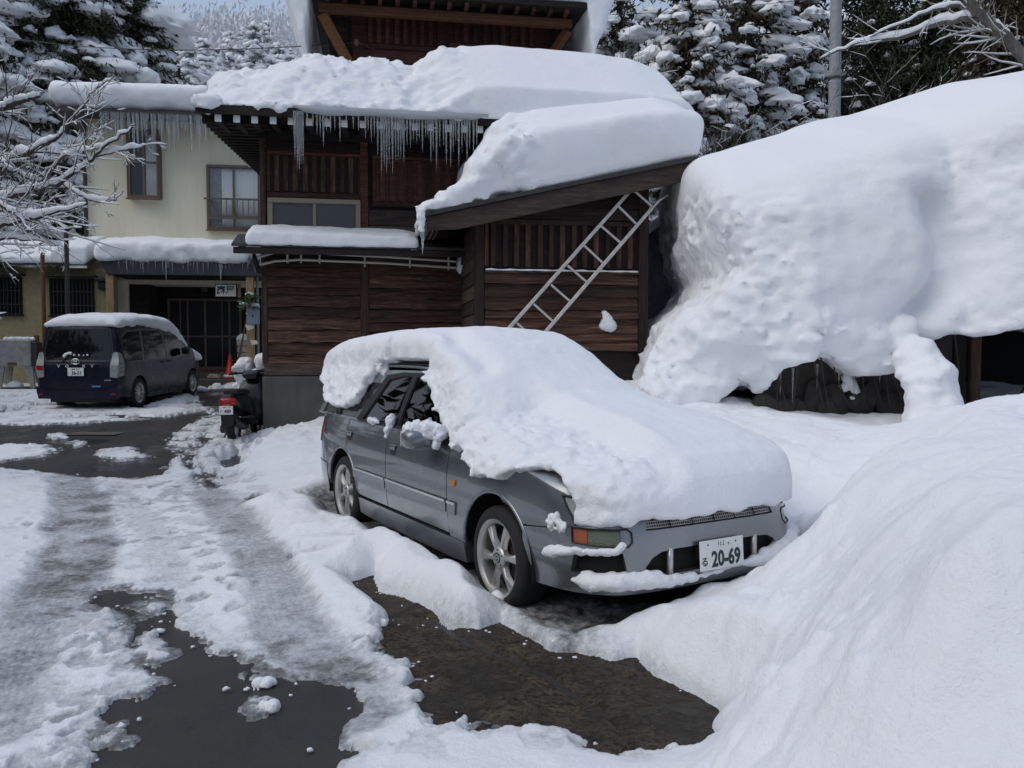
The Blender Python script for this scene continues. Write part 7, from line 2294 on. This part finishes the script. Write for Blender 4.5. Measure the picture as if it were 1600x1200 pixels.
# near conifers, left behind the yellow house
GL, GR, GFAR = 'snowy conifers behind the yellow house', 'snowy conifers behind the shed', 'distant frosted conifers on the slope'
for i, (px, d, h, r, lab, sd_) in enumerate((
        (20, 33, 17.0, 4.0, 'dense dark conifer at the far left with scattered snow clumps', 1),
        (115, 34, 17.5, 3.9, 'big dark conifer loaded with round snow pads above the yellow house roof', 2),
        (205, 36, 16.5, 3.4, 'broad snow clumped conifer right of the biggest one, beside the far slope', 3),
        (-70, 31, 16.0, 4.2, 'dark conifer cut by the left edge of the photo', 4),
        (245, 42, 13.5, 2.2, 'slim snow loaded conifer nearest to the bright gap of sky', 5))):
    x = at_d(px, d)
    conifer('conifer', x, d, hill_z(x, d) - .3, h, r, 40 + sd_, lab, GL, nb=330 if r > 3 else 180, leaf=.24, per=32, snow=.33, lump=(.30, 1.1), shape=.6)
# right, behind the shed
for i, (px, d, h, r, lab, sd_, mt, sn) in enumerate((
        (965, 27, 15.0, 2.6, 'snow covered conifer rising behind the right end of the roof snow', 11, 'needle_brown', .62),
        (1075, 24, 12.5, 2.3, 'conifer with large white pads above the tarpaulin heap', 12, 'needle_brown', .66),
        (1165, 26, 14.0, 2.4, 'tallest heavily laden conifer left of the utility pole', 13, 'needle_brown', .62),
        (1245, 28, 14.0, 2.2, 'snow hung conifer directly beside the utility pole', 14, 'needle_brown', .62),
        (1350, 30, 15.5, 3.4, 'dark thinly snowed conifer just right of the utility pole', 15, 'needle', .13),
        (1450, 29, 15.5, 3.4, 'dark bushy conifer behind the leaning snowy branch', 16, 'needle', .13),
        (1560, 27, 15.0, 3.2, 'dark conifer with brownish snow clumps at the right edge', 17, 'needle_brown', .22),
        (1660, 28, 15.0, 3.6, 'dark conifer past the right edge of the photo', 18, 'needle', .2),
        (900, 33, 15.0, 2.4, 'snowy conifer half hidden behind the top storey roof', 19, 'needle', .5))):
    x = at_d(px, d)
    conifer('conifer', x, d, hill_z(x, d) - .3, h, r, 60 + sd_, lab, GR, nb=230 if sn > .4 else 330, leaf=.21, per=24 if sn > .4 else 30, snow=sn + .33 * (sn > .4), lump=(.20, .66) if sn > .4 else (.18, .46), mat=mt, shape=.55)
# distant slope: slim frosted trees one can tell apart
rt = random.Random(3)
far_names = ['slim frosted conifer far up the slope, {} from the left among the distant trees'.format(w) for w in ('first', 'second', 'third', 'fourth', 'fifth', 'sixth', 'seventh', 'eighth', 'ninth', 'tenth', 'eleventh', 'twelfth')]
for k in range(12):
    px = 272 + k * 19 + rt.uniform(-4, 4); d = rt.uniform(62, 84)
    x = at_d(px, d); z0 = hill_z(x, d) - .3
    ztop = P(px, rt.choice([28, 45, 60, 70, 38, 55]) + 4, d).z
    h = max(7, ztop - z0)
    conifer('distant_conifer', x, d, z0, h, h * .13, 100 + k, far_names[k], GFAR, nb=130, leaf=.40, per=10, snow=.95, lump=(.40, .95), mat='needle_far', shape=.8, hi=False)
# far wood: countless bare frosted crowns, one mass, paled with painted haze
rg = np.random.default_rng(77)
Cs = []; Ls = []
for k in range(2600):
    d = rg.uniform(80, 230); px = rg.uniform(120, 520) if k % 3 else rg.uniform(880, 1750)
    x = at_d(px, d); z = hill_z(x, d)
    hgt = rg.uniform(5, 10)
    for q in range(4):
        Cs.append((x + rg.normal(0, 1.1), d + rg.normal(0, 1.1), z + hgt * rg.uniform(.35, 1.0)))
Cs = np.array(Cs)
V, Q = foliage(rg, Cs, np.tile([[0, 0, 1.0]], (len(Cs), 1)), np.full(len(Cs), 1.0), 14, .65, -.6)
fw = mk_np('far_wood', V, Q, M_['twig_frost'], None, False)
tag(fw, 'pale frosted wood covering the far hillside', 'wood', None, 'stuff')
# dark undergrowth wood filling the slope behind the near conifers
Cs = []; LC = []
for k in range(420):
    d = rg.uniform(32, 62); px = rg.uniform(-260, 240) if k % 5 < 2 else rg.uniform(880, 1780)
    x = at_d(px, d); z = hill_z(x, d); hgt = rg.uniform(5, 11) * (1.0 if d > 38 else .8)
    for q in range(16):
        f = rg.random()
        Cs.append((x + rg.normal(0, 1.5 * (1.1 - f)), d + rg.normal(0, 1.5 * (1.1 - f)), z + hgt * f))
        if rg.random() < .16: LC.append(Cs[-1])
Cs = np.array(Cs)
V, Q = foliage(rg, Cs, np.tile([[0, 0, -.2]], (len(Cs), 1)), np.full(len(Cs), .8), 22, .42, .5)
dw = mk_np('hill_wood', V, Q, M_['needle'], None, False)
tag(dw, 'dark evergreen wood massed on the slope behind the nearer trees', 'wood', None, 'stuff')
LC = np.array(LC)
V, Q = snow_lumps(rg, LC, rg.normal(0, 1, (len(LC), 3)), rg.uniform(.25, .7, len(LC)), ICO2)
tag(mk_np('hill_wood_snow', V, Q, M_['tree_snow'], None, True), 'snow pads lying all over the evergreen wood', 'snow', None, 'stuff')

# ------------------------------------------------------------------ bare branching trees
def np_tubes(lines, nside):
    Vs = []; Qs = []; k = 0
    ang = np.arange(nside) * 2 * math.pi / nside
    for pts, rad in lines:
        p = np.asarray(pts, float); r_ = np.asarray(rad, float)
        if len(p) < 2: continue
        d = np.gradient(p, axis=0); d /= np.linalg.norm(d, axis=1)[:, None] + 1e-9
        ref = np.array([.13, .21, .97]) if abs(d[:, 2]).mean() < .9 else np.array([1., .1, 0])
        u = np.cross(d, ref); u /= np.linalg.norm(u, axis=1)[:, None] + 1e-9
        w = np.cross(u, d)
        V = p[:, None] + (u[:, None] * np.cos(ang)[None, :, None] + w[:, None] * np.sin(ang)[None, :, None]) * r_[:, None, None]
        m = len(p)
        i = np.arange(m * nside).reshape(m, nside)
        Q = np.stack([i[:-1], np.roll(i[:-1], -1, 1), np.roll(i[1:], -1, 1), i[1:]], -1).reshape(-1, 4)
        Vs.append(V.reshape(-1, 3)); Qs.append(Q + k); k += m * nside
    return np.concatenate(Vs), np.concatenate(Qs)

def grow(rg, p, d, L, r0, depth, out, spread=.75, up=.15, kids=(3, 5), curl=.18, lenf=.55, minr=.004):
    n = max(5, int(L / .16))
    pts = [np.array(p, float)]; d = np.array(d, float); d /= np.linalg.norm(d)
    for i in range(n):
        d = d + rg.normal(0, curl, 3) * .45 + np.array([0, 0, up * .12])
        d /= np.linalg.norm(d)
        pts.append(pts[-1] + d * L / n)
    pts = np.array(pts)
    rad = np.maximum(r0 * (1 - .8 * np.linspace(0, 1, n + 1)), minr)
    out.append((pts, rad, depth))
    if depth <= 0: return
    for k in range(rg.integers(*kids)):
        t_ = rg.uniform(.25, .95); i = min(n - 1, int(t_ * n))
        dd = pts[min(i + 1, n)] - pts[i]; dd /= np.linalg.norm(dd) + 1e-9
        s_ = rg.normal(0, 1, 3); s_ -= dd * (s_ @ dd); s_ /= np.linalg.norm(s_) + 1e-9
        nd = dd * (1 - spread * .5) + s_ * spread
        grow(rg, pts[i], nd, L * lenf * rg.uniform(.6, 1.2) * (1.15 - .5 * t_), rad[i] * .62, depth - 1, out, spread, up, kids, curl, lenf, minr)

def snow_on(rg, lines, minlen=.05, thick=1.0, prob=.85):
    out = []
    for pts, rad, dep in lines:
        n = len(pts)
        seg = np.gradient(pts, axis=0); seg /= np.linalg.norm(seg, axis=1)[:, None] + 1e-9
        flat = np.clip(1.15 - np.abs(seg[:, 2]) * 1.25, 0, 1)
        if rg.random() > prob: continue
        s_ = (.012 + 1.15 * rad) * thick * (.55 + .9 * rg.random(n)) * flat
        s_ = np.convolve(np.pad(s_, 1, 'edge'), [.25, .5, .25], 'valid')
        s_ = np.maximum(s_, .002); s_[0] *= .5; s_[-1] *= .3
        out.append((pts + np.stack([0 * s_, 0 * s_, rad * .6 + s_ * .75], 1), s_))
    return out

def bare_tree(name, root_p, limbs, seed, label, group=None, depth=3, thick=1.0, mat='twig', kids=(3, 6), spread=.75, prob=.85, nsnow=6, up=.1, lenf=.5, cat='tree', minr=.004, dens=3.0, tw=.55, reach=1.0):
    """limbs: list of (world points, start radius, end radius)"""
    rg = np.random.default_rng(seed)
    o = empty(name, root_p, 0, label, cat, group)
    rp = np.array(root_p)
    lines = []; main = []
    for pts, ra_, rb2 in limbs:
        p = np.array([np.array(q, float) for q in pts]) - rp
        # smooth and roughen
        tt = np.linspace(0, 1, len(p)); t2 = np.linspace(0, 1, max(8, len(p) * 5))
        p = np.stack([np.interp(t2, tt, p[:, k]) for k in range(3)], 1)
        for _ in range(2): p[1:-1] = (p[:-2] + 2 * p[1:-1] + p[2:]) / 4
        L = np.linalg.norm(np.diff(p, axis=0), axis=1).sum()
        p[1:-1] += rg.normal(0, .006 * L ** .5, p[1:-1].shape)
        r_ = np.linspace(ra_, rb2, len(p))
        main.append((p, r_, 9)); 
        if depth > 0:
            for k in range(int(L * dens) + 2):
                t_ = rg.uniform(.10, reach); i = min(len(p) - 2, int(t_ * (len(p) - 1)))
                dd = p[i + 1] - p[i]; dd /= np.linalg.norm(dd) + 1e-9
                s_ = rg.normal(0, 1, 3); s_ -= dd * (s_ @ dd); s_ /= np.linalg.norm(s_) + 1e-9
                grow(rg, p[i], dd * .7 + s_ * .8 + np.array([0, 0, .15]), rg.uniform(.3, .85) * min(1.2, .3 + L * .3), min(.016, max(r_[i] * .42, minr * 1.3)), depth - 1, lines, spread, up, kids, .2, lenf, minr)
    V, Q = np_tubes([(a, b) for a, b, c in main], 8)
    mk_np('limb', V, Q, M_[mat], o, True)
    if lines:
        V, Q = np_tubes([(a, b) for a, b, c in lines], 4)
        mk_np('twigs', V, Q, M_[mat], o, True)['kind'] = 'stuff'
    sl = snow_on(rg, main, thick=thick, prob=1.0) + snow_on(rg, lines, thick=thick * tw, prob=prob)
    if sl:
        V, Q = np_tubes(sl, nsnow)
        mk_np('snow_load', V, Q, M_['tree_snow'], o, True)['kind'] = 'stuff'
    return o

# bare tree reaching in from the left, limbs as they run
def W_(px, py, d): return P(px, py, d)
DT = 9.0
trunk0 = Vector((-7.3, 9.2, 0))
limbs = [
    ([trunk0, (-7.25, 9.2, 1.4), (-7.1, 9.1, 2.6), (-6.9, 9.0, 3.9), (-6.9, 8.9, 5.4)], .16, .07),
    ([(-7.1, 9.1, 2.7), W_(-40, 320, DT), W_(0, 310, DT), W_(55, 300, DT), W_(95, 285, DT - .1), W_(130, 262, DT - .2), W_(160, 232, DT - .3), W_(200, 205, DT - .4), W_(212, 190, DT - .4)], .034, .005),
    ([(-7.0, 9.0, 3.2), W_(-40, 275, DT + .3), W_(0, 258, DT + .3), W_(40, 242, DT + .2), W_(80, 222, DT + .1), W_(105, 200, DT), W_(122, 170, DT), W_(150, 140, DT), W_(175, 122, DT)], .034, .005),
    ([(-6.95, 9.0, 3.7), W_(-20, 180, DT + .5), W_(15, 165, DT + .5), W_(45, 155, DT + .4), W_(62, 150, DT + .4)], .035, .012),
    ([W_(100, 288, DT - .1), W_(120, 302, DT - .2), W_(150, 316, DT - .3), W_(180, 312, DT - .3), W_(192, 298, DT - .3)], .014, .004),
    ([(-7.2, 9.1, 2.3), W_(-30, 360, DT - .4), W_(40, 345, DT - .5), W_(90, 332, DT - .6), W_(135, 318, DT - .6)], .03, .005),
    ([(-7.2, 9.1, 2.2), W_(-20, 300, DT - .6), W_(20, 330, DT - .7), W_(45, 358, DT - .8), W_(62, 372, DT - .8)], .022, .005),
    ([(-7.2, 9.1, 2.0), W_(-30, 380, DT - .3), W_(20, 372, DT - .4), W_(60, 376, DT - .4), W_(100, 388, DT - .4)], .02, .004),
    ([W_(150, 245, DT - .2), W_(185, 236, DT - .3), W_(212, 232, DT - .3), W_(228, 226, DT - .3)], .010, .004),
    ([W_(60, 298, DT), W_(95, 245, DT - .2), W_(130, 236, DT - .3), W_(165, 228, DT - .3), W_(190, 212, DT - .3)], .013, .004),
    ([(-7.2, 9.1, 2.4), W_(-20, 262, DT + .2), W_(20, 266, DT + .1), W_(55, 282, DT), W_(62, 284, DT)], .024, .008),
]
bare_tree('bare_tree', trunk0, limbs, 5, 'leafless snow lined tree whose branches reach in from the left edge', None, 3, 1.5, 'twig', (2, 4), .75, .8, 6, .1, .5, 'tree', .0026, 4.0, .40, .72)
# leaning snowed limb at the top right
T2 = Vector((9.8, 13.6, 2.0))
limbs = [([T2, W_(1640, 150, 13), W_(1598, 88, 13), W_(1565, 52, 13), W_(1535, 28, 13), W_(1510, -5, 13)], .105, .07),
         ([W_(1535, 28, 13), W_(1470, 35, 13.3), W_(1400, 62, 13.4), W_(1340, 66, 13.5), W_(1280, 92, 13.6)], .05, .012),
         ([W_(1590, 82, 13), W_(1540, 40, 13.2), W_(1500, 8, 13.2), W_(1450, 18, 13.3), W_(1360, 58, 13.4)], .05, .010)]
bare_tree('leaning_tree', T2, limbs, 9, 'pale leaning tree limb with snow on top at the upper right', None, 2, 1.1, 'bark_pale', (2, 4), .7, .7)
# thin shrubs in front of the right conifers
for k, (px, d, hh, lab) in enumerate(((1120, 15.5, 3.6, 'thin brown leafless shrub rising right of the shed roof'), (1185, 15.5, 3.2, 'twiggy leafless shrub between the shed roof snow and the big snow bank'), (1060, 16.5, 3.0, 'leafless shrub seen under the right end of the shed roof'), (965, 21, 3.6, 'fine twigged bush behind the right end of the house roof snow'), (1420, 15.5, 3.0, 'low leafless brush along the crest of the snow bank'), (1330, 16, 3.0, 'tangled leafless brush beside the foot of the utility pole'))):
    x = at_d(px, d)
    zt_ = {0: P(px, 120, d).z, 1: P(px, 150, d).z, 2: P(px, 270, d).z, 3: P(px, 35, d).z, 4: P(px, 95, d).z, 5: P(px, 80, d).z}[k]
    z0 = zt_ - hh - .6
    zg = float(gz(x, d))
    L = []
    rr_ = np.random.default_rng(200 + k)
    for j in range(6):
        a = rr_.uniform(0, 6.28); s_ = rr_.uniform(.2, .9)
        L.append(([(x, d, zg), (x + .2 * s_ * math.cos(a), d + .2 * s_ * math.sin(a), z0), (x + s_ * .6 * math.cos(a), d + s_ * .6 * math.sin(a), z0 + hh * .55), (x + s_ * math.cos(a) + .2, d + s_ * math.sin(a), z0 + hh * rr_.uniform(.8, 1.1))], .030, .006))
    bare_tree('bare_shrub', Vector((x, d, zg)), L, 300 + k, lab, 'leafless shrubs behind the shed and bank', 2, 1.0, 'twig', (2, 5), .6, .55, 5, .25, .55, 'shrub')

# ------------------------------------------------------------------ pole, wires, posts
x = at_d(1297, 21)
pz = float(gz(x, 21))
MB().tube([(0, 0, -.3), (0, 0, 12.5)], [.175, .125], 16).build('utility_pole', M_['pole'], None, smooth=60).location = (x, 21, pz)
up_ = bpy.data.objects['utility_pole']
tag(up_, 'grey concrete utility pole among the trees behind the snow bank', 'utility pole')
for k in range(3):
    MB().lathe([(.168, -.03), (.168, .03)], 16, Matrix.Translation((0, 0, 5.5 + k * 1.2))).build('pole_band', M_['dark_metal'], up_)
def wire(pts, label, r0=.010):
    p0 = np.array(pts[0]); p1 = np.array(pts[1]); sag = pts[2]
    q = [tuple(p0 + (p1 - p0) * t_ - np.array([0, 0, sag * 4 * t_ * (1 - t_)])) for t_ in np.linspace(0, 1, 22)]
    return tag(MB().tube(q, r0, 5).build('overhead_wire', M_['wire'], None, smooth=True), label, 'wire')
iw = HF.w(ins_.location.x, ins_.location.y, ins_.location.z)
wire((iw, P(-60, 44, 26), .35), 'thin black wire running left from the top storey insulator')
wire((P(900, 24, 21.2), Vector((x, 20.9, pz + 9.9)), .1), 'faint thin wire running to the utility pole', .008)
for (px, py0, py1, d, m, lab) in ((71, 590, 395, 20.5, 'rust', 'thin brown post standing left of the dark van'), (107, 520, 358, 20.3, 'dark_metal', 'thin dark bent topped pole rising behind the dark van')):
    b = P(px, py0, d); t_ = P(px, py1, d)
    zg = float(gz(b.x, d))
    MB().tube([(0, 0, -.1), (0, 0, t_.z - zg - .05), (.03, 0, t_.z - zg)] + ([(.12, 0, t_.z - zg + .05)] if m == 'dark_metal' else []), .05 if m == 'rust' else .055, 8).build('thin_post', M_[m], None, smooth=60).location = (b.x, d, zg)
    o = [q for q in bpy.data.objects if q.name.startswith('thin_post')][-1]
    tag(o, lab, 'post')

# ------------------------------------------------------------------ things by the entrance
# tank on legs
g0 = P(34, 600, 21.3); zg = float(gz(g0.x, 21.3))
tk = empty('metal_tank', (g0.x, 21.3, zg), R(6), 'grey rust stained metal tank on splayed legs by the old wall', 'tank')
wz0, wz1 = P(34, 572, 21.3).z - zg, P(34, 531, 21.3).z - zg
part_box('tank_body', M_['tank'], tk, -.46, .36, -.28, .28, wz0, wz1, .02)
part_box('tank_side', M_['dark_metal'], tk, .363, .50, -.24, .30, wz0 + .02, wz1 - .06, .01)
part_box('flue', M_['rust'], tk, .34, .44, -.05, .05, wz1 - .05, wz1 + .12, .01)
part_box('rust_patch', M_['rust'], tk, -.20, .02, -.284, -.276, wz0 + .02, wz0 + .10, .01)
for (a, b) in ((-.40, -.44), (.28, .40)):
    for y in (-.22, .22):
        MB().prism([(a - .10, wz0), (a + .10, wz0), (b + .04, 0), (b - .04, 0)], y - .03, y + .03).build('leg', M_['tank'], tk)
part_box('tank_tray', M_['dark_metal'], tk, -.40, .50, -.25, .25, .10, .14)
ts = lumps('tank_snow', [(-.35 + k * .085, -.02 + .05 * (k % 2), wz1 + .02, .06) for k in range(9)], M_['snow'], .02, .3, 'thin snow layer on the grey metal tank')
ts.location = tk.location; ts.rotation_euler = tk.rotation_euler
# traffic cone
cpz = YF_.at(360, 585, YD - 1.45)
cnp = YF_.w(YF_.at(360, 585, YD - 1.45)[0], YD - 1.45, dz(581) - .16)
cone = empty('traffic_cone', cnp, R(20), 'red traffic cone with snow on its base beside the entrance door', 'traffic cone')
MB().lathe([(.17, .04), (.155, .06), (.045, .66), (.035, .70), (.02, .705)], 24).build('cone_body', M_['cone_red'], cone, smooth=50)
part_box('cone_base', M_['cone_red'], cone, -.20, .20, -.20, .20, 0, .045, .012)
cs_ = lumps('cone_snow', [(.16 * math.cos(a), .16 * math.sin(a), .075, .045) for a in np.linspace(0, 6.28, 14)], M_['snow'], .014, .3, 'ring of snow on the base of the red traffic cone')
cs_.location = cone.location
# column of pale stones with a snow cap, bamboo stick, box, papers, plant
def ent(px, py, yl=-.6):
    a, b = YF_.at(px, py, yl); return a, b
sxx, szz = ent(380, 582)
st = empty('stone_column', YF_.w(sxx, -.6, dz(581) - .16), YF_.yaw, 'column of stacked pale stones with a snow cap beside the canopy post', 'stone column')
zc_ = 0
r_ = random.Random(4)
tot = ent(380, 531)[1] - (dz(581) - .16)
for k in range(6):
    h_ = tot / 6
    part_box('stone', M_['stone_pale'], st, -.15 + r_.uniform(-.02, .02), .15 + r_.uniform(-.02, .02), -.14, .14, zc_ + .004, zc_ + h_ - .004, .025)
    zc_ += h_
o = lumps('stone_cap_snow', [(0, 0, tot + .05, .13), (.06, 0, tot + .04, .12), (-.08, .02, tot + .03, .10)], M_['snow'], .025, .2, 'rounded snow cap on the pale stone column'); o.location = st.location; o.rotation_euler.z = YF_.yaw
p0, p1 = YF_.w(ent(366, 580, -.75)[0], -.75, dz(581) - .16), YF_.w(ent(388, 485, -.75)[0], -.75, ent(388, 485, -.75)[1])
o = MB().tube([(0, 0, 0), tuple(Vector(p1) - Vector(p0))], .022, 8).build('bamboo_stick', M_['wood_pale'], None, smooth=True); o.location = p0
tag(o, 'slanting bamboo stick leaning behind the red traffic cone', 'stick')
a, b = ent(396, 507, CYL - .05); a2, b2 = ent(405, 481, CYL - .05)
bx = empty('meter_box', YF_.w(a, CYL - .03, b), YF_.yaw, 'blue grey meter box fixed on the right canopy post', 'meter box')
part_box('box_body', M_['box_blue'], bx, -.15, .17, -.16, 0, 0, b2 - b, .025)
part_box('box_lid', M_['box_blue'], bx, -.165, .185, -.18, .01, b2 - b + .003, b2 - b + .04, .01)
part_box('box_latch', M_['dark_metal'], bx, -.02, .03, -.168, -.158, .2, .26)
o = lumps('box_snow', [(-.08, -.08, b2 - b + .06, .07), (.02, -.08, b2 - b + .07, .08), (.11, -.08, b2 - b + .06, .07)], M_['snow'], .02, .3, 'snow cap on the blue grey meter box'); o.location = bx.location; o.rotation_euler.z = YF_.yaw
for k, (px, py, s_, rz, lab) in enumerate(((388, 490, .13, .2, 'white paper strip pinned left of the meter box'), (389, 511, .20, .5, 'folded white paper hanging under the meter box'), (396, 535, .17, .7, 'lowest white paper tag hanging on the canopy post'))):
    a, b = ent(px, py, CYL - .12)
    o = MB().prism([(-s_ * .6, 0), (s_ * .1, -s_ * .5), (s_ * .7, .05), (s_ * .2, s_ * .6)], -.006, .006).build('paper_tag', M_['paper'])
    o.location = YF_.w(a, CYL - .12, b); o.rotation_euler = (0, rz, YF_.yaw)
    tag(o, lab, 'paper tag')
a, b = ent(392, 468, CYL - .15)
pt = empty('hanging_plant', YF_.w(a, CYL - .15, b), 0, 'green leafy sprig with snow hung high on the right canopy post', 'plant')
rp_ = np.random.default_rng(8)
V, Q = foliage(rp_, rp_.normal(0, .09, (14, 3)), rp_.normal(0, 1, (14, 3)), np.full(14, .07), 7, .17, .4)
mk_np('leaves', V, Q, M_['leaf'], pt, False)
MB().tube([(0, .1, -.1), (0, 0, .1)], .012, 6).build('stem', M_['twig'], pt)
for k, (dx_, dy_, dz_, r_0, lab) in enumerate(((-.02, -.05, .14, .11, 'snow tuft on top of the green sprig'), (-.20, -.02, -.12, .10, 'small snow tuft left below the green sprig'))):
    o = lumps('snow_tuft', [(-r_0 * .7, 0, 0, r_0 * .42), (0, 0, .015, r_0 * .5), (r_0 * .7, 0, 0, r_0 * .42)], M_['snow'], .016, .3, lab); o.location = Vector(pt.location) + Vector((dx_, dy_, dz_))
# snow heaps behind the scooter
for k, (px, py, d, rr_, lab) in enumerate(((382, 573, 16.5, .20, 'domed snow heap behind the scooter handlebar'), (402, 590, 15.6, .17, 'snow heap between the scooter and the concrete base'))):
    c = P(px, py, d)
    zg = float(gz(c.x, d))
    o = lumps('snow_heap', [(0, 0, 0, rr_)] + [(rr_ * .25 * math.sin(q * 2.0), .1 * q, (zg - c.z) * q / 5, rr_ * (1.0 + .04 * q)) for q in range(1, 6)], M_['snow_rough'], .022, .55, lab, k=.10, freq=5); o.location = c
pb_ = P(411, 584, 13.4)
pk_ = tag(MB().box(-.10, .06, -.08, .08, -.9, 0).build('short_post', M_['wood_black'], None, bevel=.01), 'short dark post with a snow knob left of the concrete base', 'post'); pk_.location = (pb_.x, 13.4, pb_.z + .07)
o = lumps('post_snow', [(-.03, 0, .15, .11), (.05, 0, .17, .11), (-.02, 0, .06, .09)], M_['snow'], .02, .15, 'snow knob on the short dark post beside the scooter'); o.location = pk_.location
# shoes / tray on the step
a, b = ent(335, 584, YD - 1.3)
o = MB().prism([(-.20, 0), (.22, 0), (.14, .12), (-.12, .14)], -.15, .15).build('stone_block', M_['stone_pale'], None, bevel=.03)
o.location = YF_.w(a, YD - 1.3, dz(581) - .16); tag(o, 'grey stone block lying on the doorstep left of the cone', 'stone')
# brown road reflection painted as a thin sheet, small bits of snow
gm_ = G(150, 678)
o = MB().box(-.42, .42, -.22, .22, 0, .006).build('metal_plate', M_['stone_step'], None); o.location = (gm_.x, gm_.y, float(gz(gm_.x, gm_.y)) + .006)
tag(o, 'brownish plate lying flat in the wet asphalt yard', 'plate')
rl = random.Random(9)
for k, (px, py, s_, lab) in enumerate(((20, 612, .30, 'broad snow lump at the left edge in front of the tank'), (58, 618, .16, 'small snow lump left of the van rear wheel'), (38, 622, .14, 'snow clod beside the broad lump at the left edge'), (318, 612, .16, 'snow heap against the front wheel of the van'), (590, 978, .05, 'small snow clod at the brown concrete edge'), (415, 1072, .045, 'upper snow clod on the black asphalt patch'), (420, 1108, .045, 'lower snow clod on the black asphalt patch'))):
    g_ = G(px, py)
    b_ = [(rl.uniform(-1, 1) * s_ * .8, rl.uniform(-1, 1) * s_ * .6, s_ * .25, s_ * rl.uniform(.4, .75)) for _ in range(5)]
    o = lumps('snow_clod', b_, M_['snow_rough'], s_ * .12, .3, lab, k=s_ * .3, freq=5 / s_ * .3, flat=0.0); o.location = (g_.x, g_.y, float(gz(g_.x, g_.y)) + .005)

# crumbs of snow scattered on the bare ground near the snow edges
rg = np.random.default_rng(31)
bm_ = (bare > 0.01) & (bare < 0.30) & (Y < 13)
ii = np.argwhere(bm_)
w8 = np.exp(-bare[bm_] / .05) * Y[bm_]
ii = ii[rg.choice(len(ii), 170, p=w8 / w8.sum())]
cx2 = X[ii[:, 0], ii[:, 1]]; cy2 = Y[ii[:, 0], ii[:, 1]]
V0, F0 = ico(1)
rr3 = rg.uniform(.003, .010, len(ii)) * rg.choice([1, 1, 1, 1.8], len(ii))
V = V0[None] * rr3[:, None, None] * (1 + .5 * rg.uniform(-1, 1, (len(ii), len(V0), 1))) * np.array([1.3, 1.1, .75])
V = V + np.stack([cx2, cy2, gz(cx2, cy2) + .012 + rr3 * .3], -1)[:, None]
tag(mk_np('snow_crumbs', V.reshape(-1, 3), (F0[None] + (np.arange(len(ii)) * len(V0))[:, None, None]).reshape(-1, 3), M_['snow_rough'], None, True), 'crumbs of snow scattered over the bare wet ground', 'snow crumbs', None, 'stuff')
# the wooded slope behind the photographer, seen only as reflections in glass and paint
xs = np.linspace(-70, 70, 36); ys = np.linspace(-75, -13, 24)
Xb, Yb = np.meshgrid(xs, ys)
Zb = .22 * np.maximum(0, -14 - Yb) - .3
i = np.arange(Xb.size).reshape(Xb.shape)
Qb = np.stack([i[:-1, :-1], i[:-1, 1:], i[1:, 1:], i[1:, :-1]], -1).reshape(-1, 4)
tag(mk_np('rear_hill', np.stack([Xb, Yb, Zb], -1).reshape(-1, 3), Qb, M_['snow_far']), 'snowy slope behind the photographer', kind='structure')
Cs = []
for k in range(170):
    d = rg.uniform(24, 50); x = rg.uniform(-55, 55); hgt = rg.uniform(6, 11)
    for q in range(16):
        f = rg.random()
        Cs.append((x + rg.normal(0, 1.7 * (1.1 - f)), -d + rg.normal(0, 1.7 * (1.1 - f)), .22 * (d - 14) + hgt * f))
for k in range(75):
    y = rg.uniform(13, 25); x = -.76 * y - 5.5 - rg.uniform(0, 9); hgt = rg.uniform(6, 10)
    for q in range(16):
        f = rg.random()
        Cs.append((x + rg.normal(0, 1.0 * (1.1 - f)), y + rg.normal(0, 1.0 * (1.1 - f)), .4 + hgt * f))
for k in range(70):
    x = -rg.uniform(17, 38); y = rg.uniform(-22, 17); hgt = rg.uniform(6, 11)
    for q in range(16):
        f = rg.random()
        Cs.append((x + rg.normal(0, 1.6 * (1.1 - f)), y + rg.normal(0, 1.6 * (1.1 - f)), .2 + hgt * f))
Cs = np.array(Cs)
V, Q = foliage(rg, Cs, np.tile([[0, 0, -.2]], (len(Cs), 1)), np.full(len(Cs), .9), 11, .9, .5)
tag(mk_np('rear_wood', V, Q, M_['needle'], None, False), 'dark evergreen wood around the yard outside the photo', 'wood', None, 'stuff')
